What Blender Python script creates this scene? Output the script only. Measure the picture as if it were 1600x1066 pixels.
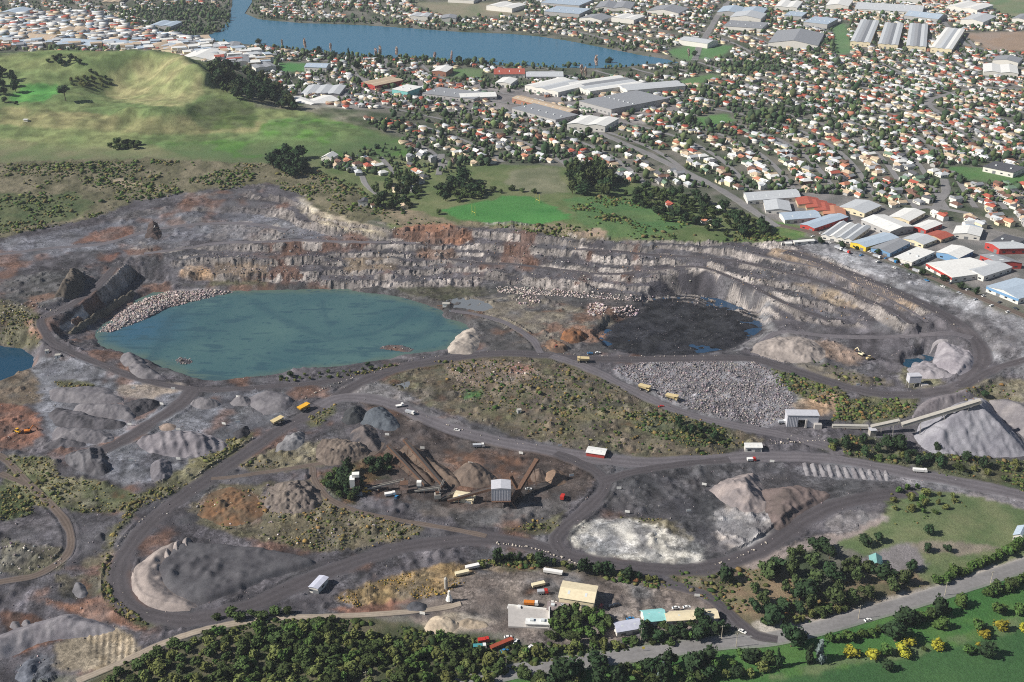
import bpy, math, random
import numpy as np
from mathutils import Vector
R = math.radians
rng = np.random.default_rng(7)
random.seed(7)
for o in list(bpy.data.objects): bpy.data.objects.remove(o)
scene = bpy.context.scene
COL = scene.collection

# ------------------------------------------------------------------ camera
CAM_H, PITCH, FPX, CX, CY = 392.0, R(25.7), 1700.0, 800.0, 533.0
cam = bpy.data.cameras.new('camera'); cam.sensor_width = 36.0; cam.lens = FPX / 1600 * 36
cam.clip_start = 5.0; cam.clip_end = 60000.0
cam_o = bpy.data.objects.new('camera', cam); COL.objects.link(cam_o)
cam_o.location = (0, 0, CAM_H); cam_o.rotation_euler = (math.pi/2 - PITCH, 0, 0)
scene.camera = cam_o

# ------------------------------------------------------------------ sky and sun
SUN_EL = R(37.0)
sun_dir = Vector((math.cos(SUN_EL)*0.985, math.cos(SUN_EL)*0.17, -math.sin(SUN_EL)))   # light travels +x, a little +y
world = bpy.data.worlds.new('World'); scene.world = world; world.use_nodes = True
nt = world.node_tree; nt.nodes.clear()
sky = nt.nodes.new('ShaderNodeTexSky'); sky.sky_type = 'NISHITA'; sky.sun_disc = False
sky.sun_elevation = SUN_EL; sky.sun_rotation = math.atan2(-sun_dir.x, -sun_dir.y)
sky.air_density = 1.0; sky.dust_density = 0.6; sky.ozone_density = 1.5
bg = nt.nodes.new('ShaderNodeBackground'); bg.inputs['Strength'].default_value = 0.05
wo = nt.nodes.new('ShaderNodeOutputWorld')
nt.links.new(sky.outputs[0], bg.inputs['Color']); nt.links.new(bg.outputs[0], wo.inputs['Surface'])
sl = bpy.data.lights.new('sun', 'SUN'); sl.energy = 4.8; sl.angle = R(0.53); sl.color = (1.0, 0.95, 0.87)
so = bpy.data.objects.new('sun', sl); COL.objects.link(so); so.location = (-400, 300, 900)
so.rotation_euler = sun_dir.to_track_quat('-Z', 'Y').to_euler()
vs = scene.view_settings; vs.view_transform = 'Standard'; vs.look = 'None'; vs.exposure = 0.42; vs.gamma = 1.0
vs.use_curve_mapping = False
scene.cycles.use_denoising = False; scene.cycles.filter_width = 1.05; scene.cycles.max_bounces = 5; scene.cycles.diffuse_bounces = 2; scene.cycles.glossy_bounces = 2
scene.cycles.transmission_bounces = 2; scene.cycles.volume_bounces = 0; scene.cycles.transparent_max_bounces = 4

# ------------------------------------------------------------------ survey: photo pixel <-> ground point
SP, CP = math.sin(PITCH), math.cos(PITCH)
def P(px, py, z=0.0):
    """world point at height z seen at photo pixel (px, py)"""
    px = np.asarray(px, float); py = np.asarray(py, float)
    a = (px - CX) / FPX; b = (CY - py) / FPX
    dy = CP + b * SP; dz = -SP + b * CP
    t = (z - CAM_H) / dz
    return a * t, dy * t
def proj(x, y, z):
    zc = y * CP - (z - CAM_H) * SP
    yc = y * SP + (z - CAM_H) * CP
    return CX + FPX * x / zc, CY - FPX * yc / zc

# ------------------------------------------------------------------ noise
def _hash(ix, iy, seed):
    h = (ix.astype(np.int64) * 374761393 + iy.astype(np.int64) * 668265263 + seed * 974711) & 0xffffffff
    h = ((h ^ (h >> 13)) * 1274126177) & 0xffffffff
    return ((h ^ (h >> 16)) & 0xffff) / 65535.0
def vnoise(x, y, seed=0):
    ix = np.floor(x); iy = np.floor(y); fx = x - ix; fy = y - iy
    fx = fx*fx*(3-2*fx); fy = fy*fy*(3-2*fy)
    a = _hash(ix, iy, seed); b = _hash(ix+1, iy, seed); c = _hash(ix, iy+1, seed); d = _hash(ix+1, iy+1, seed)
    return (a*(1-fx)+b*fx)*(1-fy) + (c*(1-fx)+d*fx)*fy
def fbm(x, y, scale, octv=4, seed=0, gain=0.5):
    v = 0; amp = 1; tot = 0; s = 1.0/scale
    for k in range(octv):
        v = v + amp*vnoise(x*s, y*s, seed+k*17); tot += amp; amp *= gain; s *= 2.03
    return v/tot                               # 0..1
def sstep(a, b, x):
    t = np.clip((x-a)/(b-a), 0, 1); return t*t*(3-2*t)
def s2l(c):
    c = np.asarray(c, float)/255.0
    return np.where(c <= 0.04045, c/12.92, ((c+0.055)/1.055)**2.4)
def inside(px, py, poly):
    poly = np.asarray(poly, float); r = np.zeros(px.shape, bool)
    x0, y0 = poly[-1]
    for x1, y1 in poly:
        if y0 != y1:
            c = ((y1 > py) != (y0 > py)) & (px < (x0-x1)*(py-y1)/(y0-y1)+x1)
            r ^= c
        x0, y0 = x1, y1
    return r
def seg_dist(x, y, pts, closed=False):
    """distance to a polyline and arc parameter of nearest point"""
    pts = np.asarray(pts, float); n = len(pts)
    best = np.full(x.shape, 1e9); par = np.zeros(x.shape)
    for i in range(n if closed else n-1):
        ax, ay = pts[i][:2]; bx, by = pts[(i+1) % n][:2]
        dx, dy = bx-ax, by-ay; L = dx*dx+dy*dy+1e-9
        t = np.clip(((x-ax)*dx+(y-ay)*dy)/L, 0, 1)
        d = np.hypot(x-ax-t*dx, y-ay-t*dy)
        m = d < best; best[m] = d[m]; par[m] = (i+t)[m]
    return best, par
def smooth_path(pts, step=3.0):
    """Catmull-Rom resample of a list of points (any dimension) at about `step` metres"""
    p = np.asarray(pts, float); p = np.vstack([2*p[0]-p[1], p, 2*p[-1]-p[-2]]); out = []
    for i in range(1, len(p)-2):
        n = max(1, int(np.hypot(*(p[i+1]-p[i])[:2])/step))
        for k in range(n):
            t = k/n
            out.append(0.5*((2*p[i])+(-p[i-1]+p[i+1])*t+(2*p[i-1]-5*p[i]+4*p[i+1]-p[i+2])*t*t+(-p[i-1]+3*p[i]-3*p[i+1]+p[i+2])*t**3))
    out.append(p[-2]); return np.array(out)
# ================================================================== GROUND: levels surveyed from the photograph
LAKE_Z, PIT_Z, LEFT_Z, MUD_Z, POOL_Z = 22.0, -4.0, -6.0, -5.0, 4.0
CTRL = []
def lev(z, *pts):
    for a, b in pts:
        x, y = P(a, b, z); CTRL.append((float(x), float(y), z))
lev(30, (468,308),(500,335),(560,350),(612,359),(660,354),(700,352),(750,352),(800,355),(850,365),(900,374),(950,376),(1000,377),(1050,378),(1100,378),(1150,380),(1200,386),(1240,394),(1300,414),(1350,432),(1400,452))
lev(20, (330,378),(400,378),(450,377),(500,377),(560,377),(610,379),(650,381),(700,379),(740,378),(790,384),(830,387),(870,389),(900,391),(980,398),(1040,401),(1100,405),(1150,411),(1200,420),(1250,432),(1300,446),(1340,459),(1380,475),(1415,500))
lev(10, (290,412),(340,412),(400,412),(460,411),(520,410),(570,409),(620,408),(670,406),(720,404),(760,407),(800,412),(840,416),(880,420),(920,424),(960,429),(1020,434),(1080,440),(1120,447),(1160,455),(1190,462),(1220,472),(1250,482),(1280,494),(1330,505))
lev(0, (400,441),(450,443),(500,444),(550,446),(600,447),(650,447),(700,445),(750,442),(800,441),(850,447),(900,452),(950,458),(1000,462),(1040,459),(1080,458),(1140,470),(1185,490),(1195,515),(1180,540))
lev(26, (1450,472),(1600,545),(1500,480)); lev(23, (1500,508),(1560,545)); lev(18, (1535,552),(1600,585),(1700,620)); lev(13,(1525,577),(1500,600)); lev(8,(1460,613),(1560,620)); lev(4,(1390,617),(1330,606)); lev(2,(1270,590),(1180,562),(1080,560),(960,562),(860,555))
lev(7, (1250,525),(1330,535),(1400,560),(1240,510)); lev(10,(1300,520),(1420,540),(1470,560)); lev(3,(1300,580),(1380,600))
lev(30, (620,330),(700,300),(850,320),(1000,340),(1000,290),(1100,320),(1180,370),(1250,370),(1350,350),(1450,420),(1560,470),(1600,480),(1700,520),(1600,300),(1450,300),(1300,250),(1100,200),(800,250),(900,180),(640,260),(560,300),(1200,120),(1500,120),(1800,200),(1000,140),(700,170),(1400,40),(1100,20),(1700,40),(900,20),(600,110),(450,90),(1900,380))
lev(24, (0,372),(100,352)); lev(27,(200,320),(180,330)); lev(31,(300,298),(400,288),(450,292)); lev(36,(0,262),(100,262),(200,258),(300,255),(400,255)); lev(33,(480,272),(540,300)); lev(30,(0,320),(100,310),(200,290))
lev(21,(300,345),(380,345),(430,350),(480,365),(250,355),(180,365)); lev(26,(380,322),(430,322),(300,325))
lev(17,(0,420),(60,420),(120,405),(200,392),(260,395)); lev(14,(0,460),(60,455),(110,440))
lev(13,(186,415),(172,428),(155,446),(130,466),(105,482),(80,495)); lev(10,(62,500),(0,500)); lev(8,(75,528)); lev(5,(105,550),(150,567),(30,520)); lev(3,(210,590),(270,604),(340,610))
lev(1,(232,443),(205,456),(180,468),(150,486),(115,513),(260,440),(310,436),(350,440),(95,530))
lev(2,(420,604),(520,598),(600,578),(690,563),(760,554),(830,553)); lev(1,(800,500),(850,520),(900,535),(760,480),(820,465),(900,475),(960,480),(740,470))
lev(1,(0,620),(0,700),(60,560),(100,600),(120,700),(250,680),(380,640),(450,660),(560,640),(620,620),(520,620))
lev(2,(700,600),(800,600),(900,630),(1000,620),(1150,600),(1200,640),(800,650),(950,680),(1100,690),(1250,660),(1350,660),(1400,700))
lev(0,(300,800),(200,870),(300,960),(480,900),(600,870),(640,690),(800,700),(950,720),(1100,720),(1250,720),(700,780),(850,780),(900,850),(1100,850),(1200,800),(1000,780),(500,760),(400,800),(420,720))
lev(2,(1450,740),(1600,775),(1600,700),(1500,690),(1550,650)); lev(6,(1400,800),(1500,820),(1600,820),(1450,900),(1300,900),(1800,900)); lev(5,(1600,890),(1300,975),(1100,1010),(900,1035),(1150,950),(1250,930)); lev(2,(900,960),(750,930),(1000,950),(700,960),(600,960)); lev(4,(800,1050),(500,1040),(300,1050),(400,1000)); lev(6,(1500,1050),(1300,1060),(1700,1000)); lev(0,(0,900),(0,800),(60,960),(120,1020),(0,1066),(-300,900),(-300,700))
# the grassy volcanic cone with its crater
lev(38,(0,236),(100,240),(200,240),(320,238),(430,238),(520,238)); lev(44,(0,212),(100,216),(200,217),(300,214),(400,211),(470,210)); lev(40,(540,220)); lev(34,(600,238),(650,250))
lev(51,(0,187),(100,191),(200,193),(300,191),(380,189),(450,190)); lev(45,(520,203)); lev(38,(590,215))
lev(59,(60,169),(150,171),(200,172),(250,172),(300,167),(0,167),(-80,170)); lev(54,(350,173),(400,173))
lev(67,(318,146),(330,134)); lev(80,(322,118)); lev(88,(306,100),(287,90)); lev(58,(338,122),(345,130),(328,106)); lev(88,(240,85),(200,83),(150,82)); lev(84,(100,83),(60,82),(20,86),(-60,90),(-140,92))
lev(50,(178,145),(160,148),(205,152)); lev(56,(225,138),(255,154)); lev(57,(135,143)); lev(66,(200,170),(240,170),(285,163)); lev(71,(240,106),(285,125),(160,112),(200,108)); lev(60,(60,146),(20,150),(110,151),(-60,150)); lev(69,(95,118),(40,115),(-60,118))
lev(60,(370,152),(352,140)); lev(52,(430,166)); lev(48,(480,180))
bx_, by_ = P(np.array([-140,-60, 60,150,240,310,350,400]), np.array([92,90,82,82,85,102,138,160]), np.array([84,84,84,88,88,82,64,54]))
for i in range(8):
    for dd, zz in ((110, 62), (200, 40), (300, 30)):
        if i < 6 or dd > 110: CTRL.append((float(bx_[i])+(30 if i > 4 else 0), float(by_[i])+dd*(1 if i < 5 else .6), zz if i < 6 else min(zz, 36)))
# the far lagoon and its banks
LAKE = [(318,58),(345,47),(358,30),(362,8),(366,-18),(392,-20),(398,4),(388,22),(410,31),(470,36),(560,39),(640,44),(720,50),(800,53),(850,58),(900,66),(950,76),(1000,86),(1045,93),(1062,99),(1010,100),(985,104),(930,107),(870,106),(800,103),(740,99),(690,96),(630,91),(580,89),(530,85),(480,79),(430,74),(390,70),(345,66)]
for i, q in enumerate(LAKE):
    if i % 2 == 0: lev(LAKE_Z+1, q)
for x in (-1800, -900, -300, 300, 900, 1800):
    for y in (2700, 3300): CTRL.append((x, y, 28))
for x in (-1500, 1500):
    for y in (500, 900, 1400, 2000): CTRL.append((x, y, 6 if y < 800 else 30))
for x in (-500, 0, 500): CTRL.append((x, 300, 4))
C = np.array(CTRL)
# linear-kernel interpolation
D = np.hypot(C[:,0][:,None]-C[:,0], C[:,1][:,None]-C[:,1])
n = len(C); A = np.zeros((n+1, n+1)); A[:n,:n] = -np.sqrt(D*D+36) - np.eye(n)*0.6*-1; A[:n,n] = 1; A[n,:n] = 1
W = np.linalg.solve(A, np.append(C[:,2], 0))
GX = np.arange(-1900, 1901, 6.0); GY = np.arange(300, 3301, 6.0)
gx, gy = np.meshgrid(GX, GY); base = np.zeros(gx.shape)
for i in range(n): base += W[i]*-np.sqrt((gx-C[i,0])**2+(gy-C[i,1])**2+36)
base += W[n]
def grid_sample(arr, x, y):
    u = np.clip((x-GX[0])/6.0, 0, len(GX)-1.001); v = np.clip((y-GY[0])/6.0, 0, len(GY)-1.001)
    i = u.astype(int); j = v.astype(int); fu = u-i; fv = v-j
    fu = fu*fu*(3-2*fu)*.5+fu*.5; fv = fv*fv*(3-2*fv)*.5+fv*.5
    return (arr[j,i]*(1-fu)+arr[j,i+1]*fu)*(1-fv)+(arr[j+1,i]*(1-fu)+arr[j+1,i+1]*fu)*fv

# ------------------------------------------------------------------ one ground sheet, finer near the quarry, out to the horizon
ys = [-60.0, 0.0, 60.0, 110.0, 160.0, 200.0, 240.0, 270.0, 300.0, 325.0, 345.0, 360.0, 370.0, 378.0]
while ys[-1] < 14000:
    y = ys[-1]
    ys.append(y + (1.2 if y < 1010 else 1.2 + (y-1010)*0.0078 if y < 2900 else (y-2900)*0.1 + 15.9))
YS = np.array(ys); NC = 850
def halfw(y): return 1.36*800/FPX*(y*CP+CAM_H*SP)
US = np.linspace(-1, 1, NC)
VX = US[None,:]*halfw(YS)[:,None]; VY = np.repeat(YS[:,None], NC, 1)
NR = len(YS)
H = grid_sample(base, VX, VY)
H[VY > 3290] = 28
# ---- worked benches of the pit wall: rising bands cut into 10 m steps
pxm, pym = proj(VX, VY, H)
WALL = [(170,345),(300,300),(440,288),(480,300),(500,330),(612,352),(800,348),(960,372),(1200,376),(1310,408),(1400,450),(1470,492),(1440,520),(1380,515),(1300,508),(1220,500),(1190,500),(1140,480),(1000,468),(900,458),(800,446),(600,450),(400,446),(300,440),(250,400),(170,380)]
sel = (VY > 700) & (VY < 1400)
wm = np.zeros(H.shape); wm[sel] = inside(pxm[sel]+8*(fbm(VX[sel],VY[sel],30,2,5)-.5), pym[sel], WALL)
far_left = sstep(470, 330, pxm)*sstep(400, 380, pym); wm *= 1-.75*far_left*(H > 12)
for _ in range(4):                                          # soften the edge of the band
    wm[1:-1,1:-1] = (wm[1:-1,1:-1]*2+wm[:-2,1:-1]+wm[2:,1:-1]+wm[1:-1,:-2]+wm[1:-1,2:])/6
warp = 0.8*(fbm(VX,VY,80,2,11)-.5) + 0.14*(fbm(VX,VY,18,3,13)-.5) + 0.10*(fbm(VX,VY,6,2,12)-.5)
t = H/7.6 + warp
fl = np.floor(t); fr = t-fl
wid = 0.12+0.42*fbm(VX,VY,60,2,14)                          # how much of each lift is face, the rest is bench
step = 7.6*(fl + np.clip(fr/wid, 0, 1)**0.85*0.86 + 0.14*fr - warp*.35)
t2 = H/4.1 + warp*1.6+.3; f2 = t2-np.floor(t2); step2 = 4.1*(np.floor(t2)+np.clip(f2/.42,0,1)*.8+.2*f2 - warp*.5-.3)
mixk = sstep(.40, .56, fbm(VX,VY,48,3,16)); step = step*(1-mixk)+step2*mixk                          # here tall lifts, there low broken ledges
wm_ = wm*(.72+.28*sstep(.35,.6,fbm(VX,VY,26,2,17)))
H = H*(1-wm_) + step*wm_
FACE = wm*np.where(mixk > .5, (f2 < .42) & (f2 > .02), (fr < wid) & (fr > 0.02))

# the steep-sided road spur beside the pit lake: crest kept, its flank cut down to the water's edge
crest = np.stack(P(np.array([192,176,158,134,108,86]), np.array([413,428,447,468,485,499]), 13.0), 1)
m = (VX > crest[:,0].min()-15) & (VX < crest[:,0].max()+60) & (VY > crest[:,1].min()-50) & (VY < crest[:,1].max()+40)
x_, y_ = VX[m], VY[m]; d, par = seg_dist(x_, y_, crest); q_ = np.clip(par.astype(int), 0, len(crest)-2)
tx_, ty_ = crest[q_+1,0]-crest[q_,0], crest[q_+1,1]-crest[q_,1]; side = tx_*(y_-crest[q_,1])-ty_*(x_-crest[q_,0])
rgh = fbm(x_, y_, 9, 3, 15)
cutz = 12.5-13.0*sstep(3.0, 9.5, d+6*(rgh-.5))
use = (side > 0) & (d < 42) & (par > .02) & (par < len(crest)-1.02)
H[m] = np.where(use, np.minimum(H[m], np.maximum(cutz, -1.5+.04*d)), H[m]); SPUR = np.zeros(H.shape); SPUR[m] = use & (d > 2.5) & (d < 11)
FACE = np.maximum(FACE, SPUR)
# ------------------------------------------------------------------ ground cover zones: outline in photo pixels, two colours, patch size (m), relief (m)
Z = []
def zone(poly, a, b, s=12, rough=0.0): Z.append((poly, a, b, s, rough))
zone([(-900,-400),(2500,-400),(2500,2000),(-900,2000)], (66,78,56), (116,112,104), 22)                                   # town ground
zone([(-900,60),(0,85),(60,78),(150,78),(285,80),(330,105),(350,140),(400,165),(470,172),(560,197),(625,215),(670,248),(640,262),(480,268),(250,255),(0,262),(-900,262)], (112,122,64), (84,108,52), 40)
zone([(0,165),(120,175),(230,185),(320,180),(420,190),(440,205),(300,212),(180,208),(60,200),(0,195)], (124,118,70), (92,102,54), 25)
zone([(165,150),(158,118),(215,92),(285,88),(316,118),(316,150),(285,168),(235,168),(190,162)], (142,134,84), (112,122,66), 18)
zone([(108,118),(150,112),(180,122),(178,138),(140,142),(112,136)], (84,92,58), (70,84,50), 12)
zone([(10,150),(40,135),(92,132),(98,146),(62,160),(22,158)], (62,118,58), (74,122,60), 20)
zone([(-300,212),(0,216),(60,222),(120,230),(230,228),(330,232),(330,246),(200,252),(60,254),(-300,256)], (98,116,58), (118,118,72), 20)
zone([(230,222),(330,222),(400,208),(420,186),(470,178),(560,198),(620,216),(650,242),(560,248),(450,244),(300,248)], (72,112,48), (92,116,56), 25)
zone([(300,168),(340,150),(400,168),(400,200),(330,205),(300,190)], (80,92,52), (66,82,46), 18)
zone([(-900,252),(0,254),(120,250),(250,247),(330,252),(480,258),(560,285),(612,335),(560,352),(500,335),(470,305),(420,288),(300,300),(220,312),(130,347),(60,357),(0,372),(-900,420)], (92,90,54), (124,114,80), 14, .8)
zone([(-900,300),(0,300),(60,310),(110,300),(150,318),(110,345),(40,352),(0,362),(-900,400)], (72,92,44), (98,106,54), 10, .6)
zone([(175,283),(190,278),(205,285),(230,286),(205,292),(190,291)], (178,160,128), (160,140,110), 6)
zone([(480,262),(600,250),(700,255),(900,262),(1060,300),(1200,345),(1240,378),(1150,380),(960,376),(880,372),(800,354),(700,352),(612,358),(560,300)], (84,104,58), (112,118,78), 18, .2)
zone([(880,310),(960,305),(1040,330),(1080,352),(1000,374),(930,368),(900,340)], (74,112,62), (92,118,68), 14, .2)
zone([(585,318),(650,330),(690,340),(720,352),(640,354),(600,348)], (150,128,92), (118,110,74), 12, .4)
zone([(800,265),(870,262),(890,300),(840,305),(790,290)], (128,128,88), (104,112,70), 12)
zone([(688,328),(742,317),(800,304),(826,306),(868,324),(895,342),(840,350),(770,349),(716,343)], (60,122,56), (72,130,62), 30)
zone([(720,345),(800,351),(880,347),(930,368),(960,376),(880,373),(800,357),(720,355)], (132,116,82), (102,98,64), 8, .6)
zone([(895,365),(930,356),(950,364),(940,370),(910,372)], (186,164,140), (158,132,108), 6)
# the quarry as a whole
zone([(-900,430),(0,371),(60,356),(130,346),(220,311),(300,300),(420,286),(470,303),(500,334),(560,351),(612,359),(700,353),(800,356),(900,374),(1000,377),(1100,378),(1200,379),(1240,374),(1300,377),(1400,415),(1500,460),(1600,500),(2300,780),(2300,900),(1600,790),(1500,770),(1420,765),(1390,800),(1330,832),(1240,850),(1150,895),(1130,940),(1165,985),(1060,985),(930,1010),(850,1012),(780,990),(700,972),(600,962),(420,965),(260,1005),(150,1050),(60,1066),(-900,1200)], (114,106,109), (92,85,88), 16, .35)
zone([(1240,378),(1300,378),(1400,415),(1500,460),(1600,500),(2300,780),(2300,880),(1600,590),(1545,560),(1530,530),(1480,490),(1400,448),(1300,412)], (170,164,164), (148,142,143), 14, .1)
zone([(1440,470),(1500,480),(1560,510),(1600,545),(1600,580),(1540,545),(1500,510)], (138,130,130), (108,102,104), 8, .1)
zone([(0,378),(100,360),(220,340),(330,330),(420,335),(470,355),(560,372),(400,374),(330,376),(250,380),(120,395),(0,412)], (140,136,142), (116,112,118), 18, .2)
zone([(0,440),(60,425),(130,420),(150,440),(100,470),(60,480),(0,490)], (116,110,108), (92,88,84), 10, .5)
zone([(-300,470),(0,470),(40,475),(62,495),(60,540),(30,545),(0,538),(-300,520)], (104,100,62), (132,124,86), 8, .5)
zone([(35,500),(48,498),(68,525),(62,530)], (196,138,98), (176,120,82), 6)
zone([(120,376),(150,360),(205,352),(209,366),(180,378),(108,383)], (158,96,62), (128,90,76), 8, .3)
zone([(195,389),(250,384),(256,396),(200,399)], (150,92,62), (122,84,66), 6, .3)
zone([(150,398),(186,394),(178,408),(154,409)], (152,84,54), (128,76,52), 6, .3)
zone([(280,432),(292,415),(312,415),(345,432),(300,440)], (196,146,86), (170,138,104), 6, .5)
zone([(330,408),(420,410),(420,430),(380,436),(340,428)], (158,128,96), (130,110,92), 8, .5)
zone([(540,402),(620,405),(620,420),(540,425)], (146,122,92), (128,112,98), 8, .3)
zone([(612,360),(640,352),(700,350),(738,360),(735,378),(690,384),(640,380),(618,374)], (180,112,62), (136,88,58), 7, .8)
zone([(650,386),(705,388),(720,400),(690,408),(655,402)], (164,112,74), (126,98,82), 7, .5)
zone([(468,306),(500,330),(545,345),(590,353),(615,366),(590,376),(545,362),(500,352),(470,330)], (206,190,160), (160,146,128), 7, .4)
zone([(1205,386),(1260,398),(1330,425),(1400,458),(1440,480),(1420,486),(1350,450),(1280,420),(1205,398)], (182,146,104), (150,128,108), 8, .3)
zone([(1240,440),(1300,452),(1350,480),(1330,486),(1270,462)], (196,168,128), (150,132,120), 7, .3)
# floor of the pit
zone([(220,445),(400,443),(600,449),(800,442),(900,452),(1000,462),(1000,490),(940,520),(960,552),(860,555),(760,553),(735,515),(690,485),(600,460),(400,453)], (106,98,94), (86,82,80), 10, .3)
zone([(610,446),(700,447),(790,452),(770,462),(690,470),(640,462)], (78,80,60), (92,88,74), 7, .2)
zone([(330,436),(420,440),(420,447),(330,446)], (96,92,62), (112,106,90), 6)
zone([(720,468),(800,462),(870,470),(930,490),(1020,500),(1010,520),(930,525),(860,540),(800,520),(740,490)], (140,130,112), (112,104,98), 7, .5)
zone([(870,515),(905,508),(945,520),(935,535),(890,535)], (186,124,78), (146,104,76), 6, .8)
zone([(960,495),(1030,490),(1040,498),(990,512),(960,508)], (168,112,78), (136,110,92), 6, .3)
zone([(940,522),(960,503),(1000,490),(1010,464),(1080,458),(1135,470),(1182,490),(1192,515),(1150,546),(1080,557),(1000,557),(950,546)], (40,40,46), (66,64,68), 5, .2)
zone([(1150,455),(1215,470),(1200,500),(1215,520),(1180,545),(1150,550),(1195,515),(1185,488)], (164,156,152), (132,126,126), 8, .3)
zone([(1170,530),(1240,522),(1290,540),(1290,570),(1230,568),(1180,552)], (152,142,140), (132,124,120), 7, .4)
zone([(1260,535),(1300,532),(1350,552),(1340,575),(1290,560)], (176,136,104), (140,118,104), 6, .5)
zone([(1230,560),(1300,570),(1370,590),(1400,605),(1330,603),(1260,582)], (122,112,90), (108,100,92), 6, .4)
zone([(1410,575),(1450,575),(1480,600),(1430,608),(1400,590)], (120,116,74), (112,104,90), 6, .2)
zone([(1480,612),(1560,590),(1700,600),(1700,640),(1600,630),(1500,630)], (126,120,80), (122,112,98), 8, .3)
# lower floor: left stock yard
zone([(50,560),(130,560),(260,600),(310,610),(280,640),(200,690),(80,700),(60,640),(40,600)], (150,147,152), (122,119,125), 12, .1)
zone([(320,615),(440,612),(455,640),(420,660),(330,710),(270,745),(200,760),(120,740),(190,690),(280,640)], (146,143,148), (112,109,115), 12, .1)
zone([(84,596),(130,594),(148,602),(135,608),(90,604)], (120,118,62), (84,90,46), 5, .3)
zone([(185,600),(280,598),(292,608),(230,622),(188,618)], (172,156,142), (150,138,130), 7)
zone([(-300,635),(40,630),(58,655),(62,682),(40,702),(-300,710)], (168,100,62), (122,78,56), 8, .5)
zone([(0,575),(45,565),(60,600),(60,632),(0,632),(-300,640),(-300,600)], (128,104,76), (116,106,92), 8, .5)
zone([(10,712),(78,715),(95,745),(165,755),(215,776),(200,798),(130,802),(60,790),(10,770)], (96,106,52), (142,132,86), 9, .4)
zone([(-300,765),(20,760),(55,785),(50,805),(0,815),(-300,830)], (92,106,48), (70,88,42), 8, .4)
zone([(402,670),(392,690),(335,730),(275,770),(220,792),(185,830),(168,880),(160,870),(170,830),(200,790),(250,755),(310,715),(370,680)], (136,126,70), (104,104,60), 6, .5)
zone([(0,845),(50,850),(98,860),(95,890),(40,905),(0,895)], (120,116,92), (98,92,78), 5, .6)
zone([(120,880),(165,862),(180,850),(176,875),(130,888)], (164,140,104), (136,122,84), 5, .3)
zone([(90,900),(160,900),(165,930),(100,935)], (92,88,80), (112,104,84), 6, .5)
zone([(62,932),(110,945),(160,932),(190,960),(240,975),(225,985),(160,972),(100,955)], (186,112,56), (142,86,50), 5, .7)
zone([(0,955),(60,960),(80,975),(0,985)], (122,76,54), (96,70,58), 6, .3)
zone([(15,1010),(60,995),(115,996),(70,1010),(25,1022)], (172,98,52), (134,84,52), 5, .6)
zone([(80,1012),(135,988),(190,985),(215,1000),(222,1025),(150,1045),(90,1055)], (176,154,120), (152,134,104), 8, .1)
zone([(20,1045),(60,1020),(90,1035),(85,1066),(20,1070)], (112,112,118), (92,92,98), 6, .5)
zone([(160,880),(172,880),(172,930),(200,955),(250,978),(240,985),(190,965),(160,930)], (76,92,46), (112,112,66), 5, .5)
# middle: scrub, plant yard
zone([(590,598),(680,562),(760,555),(850,556),(900,572),(960,600),(1010,628),(1060,650),(1140,672),(1200,690),(1120,712),(1000,716),(900,702),(800,680),(720,650),(640,625),(610,612)], (124,106,82), (98,96,64), 9, .5)
zone([(690,570),(760,562),(830,568),(850,590),(780,610),(720,600)], (152,124,98), (132,118,100), 7, .6)
zone([(790,570),(820,566),(835,580),(800,585)], (176,108,80), (150,110,88), 6, .3)
zone([(720,610),(750,610),(758,620),(725,624)], (74,118,58), (84,110,60), 6)
zone([(860,636),(980,636),(985,656),(880,655)], (146,126,74), (116,110,66), 6, .5)
zone([(980,645),(1060,645),(1130,668),(1150,690),(1080,700),(990,670)], (78,92,50), (112,108,64), 7, .6)
zone([(540,604),(590,598),(625,610),(655,626),(600,629),(530,622)], (164,150,144), (136,126,124), 7)
zone([(560,628),(620,630),(680,655),(760,690),(900,712),(935,740),(915,775),(860,800),(740,806),(640,790),(560,770),(520,745),(560,715),(600,700),(600,660)], (104,90,84), (82,70,66), 12, .2)
zone([(630,632),(690,650),(760,678),(800,692),(720,678),(650,655)], (142,132,132), (120,112,112), 7, .1)
zone([(640,780),(700,790),(760,802),(700,812),(640,800)], (128,118,114), (104,96,92), 6)
zone([(300,790),(340,760),(420,755),(490,750),(520,790),(580,810),(660,825),(650,840),(560,858),(500,862),(430,848),(360,832),(310,820)], (134,118,80), (104,98,64), 7, .7)
zone([(310,785),(340,765),(400,768),(420,790),(400,815),(340,815)], (176,122,78), (144,108,74), 7, .5)
zone([(420,760),(480,755),(500,790),(450,800),(415,785)], (132,118,114), (108,98,98), 5, .9)
zone([(370,730),(440,695),(520,690),(580,705),(560,720),(470,733),(400,742)], (134,124,92), (120,112,98), 7, .5)
zone([(480,650),(520,630),(530,640),(500,665),(480,672)], (104,106,62), (120,112,74), 5, .4)
zone([(500,740),(560,722),(600,720),(610,745),(560,765),(560,790),(520,780)], (66,76,42), (84,86,54), 6, .5)
zone([(700,800),(800,795),(880,770),(890,790),(860,825),(780,828),(720,824)], (118,110,106), (98,92,90), 7, .2)
zone([(780,830),(850,815),(885,795),(870,830),(840,838)], (112,108,70), (98,94,72), 6, .4)
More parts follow.
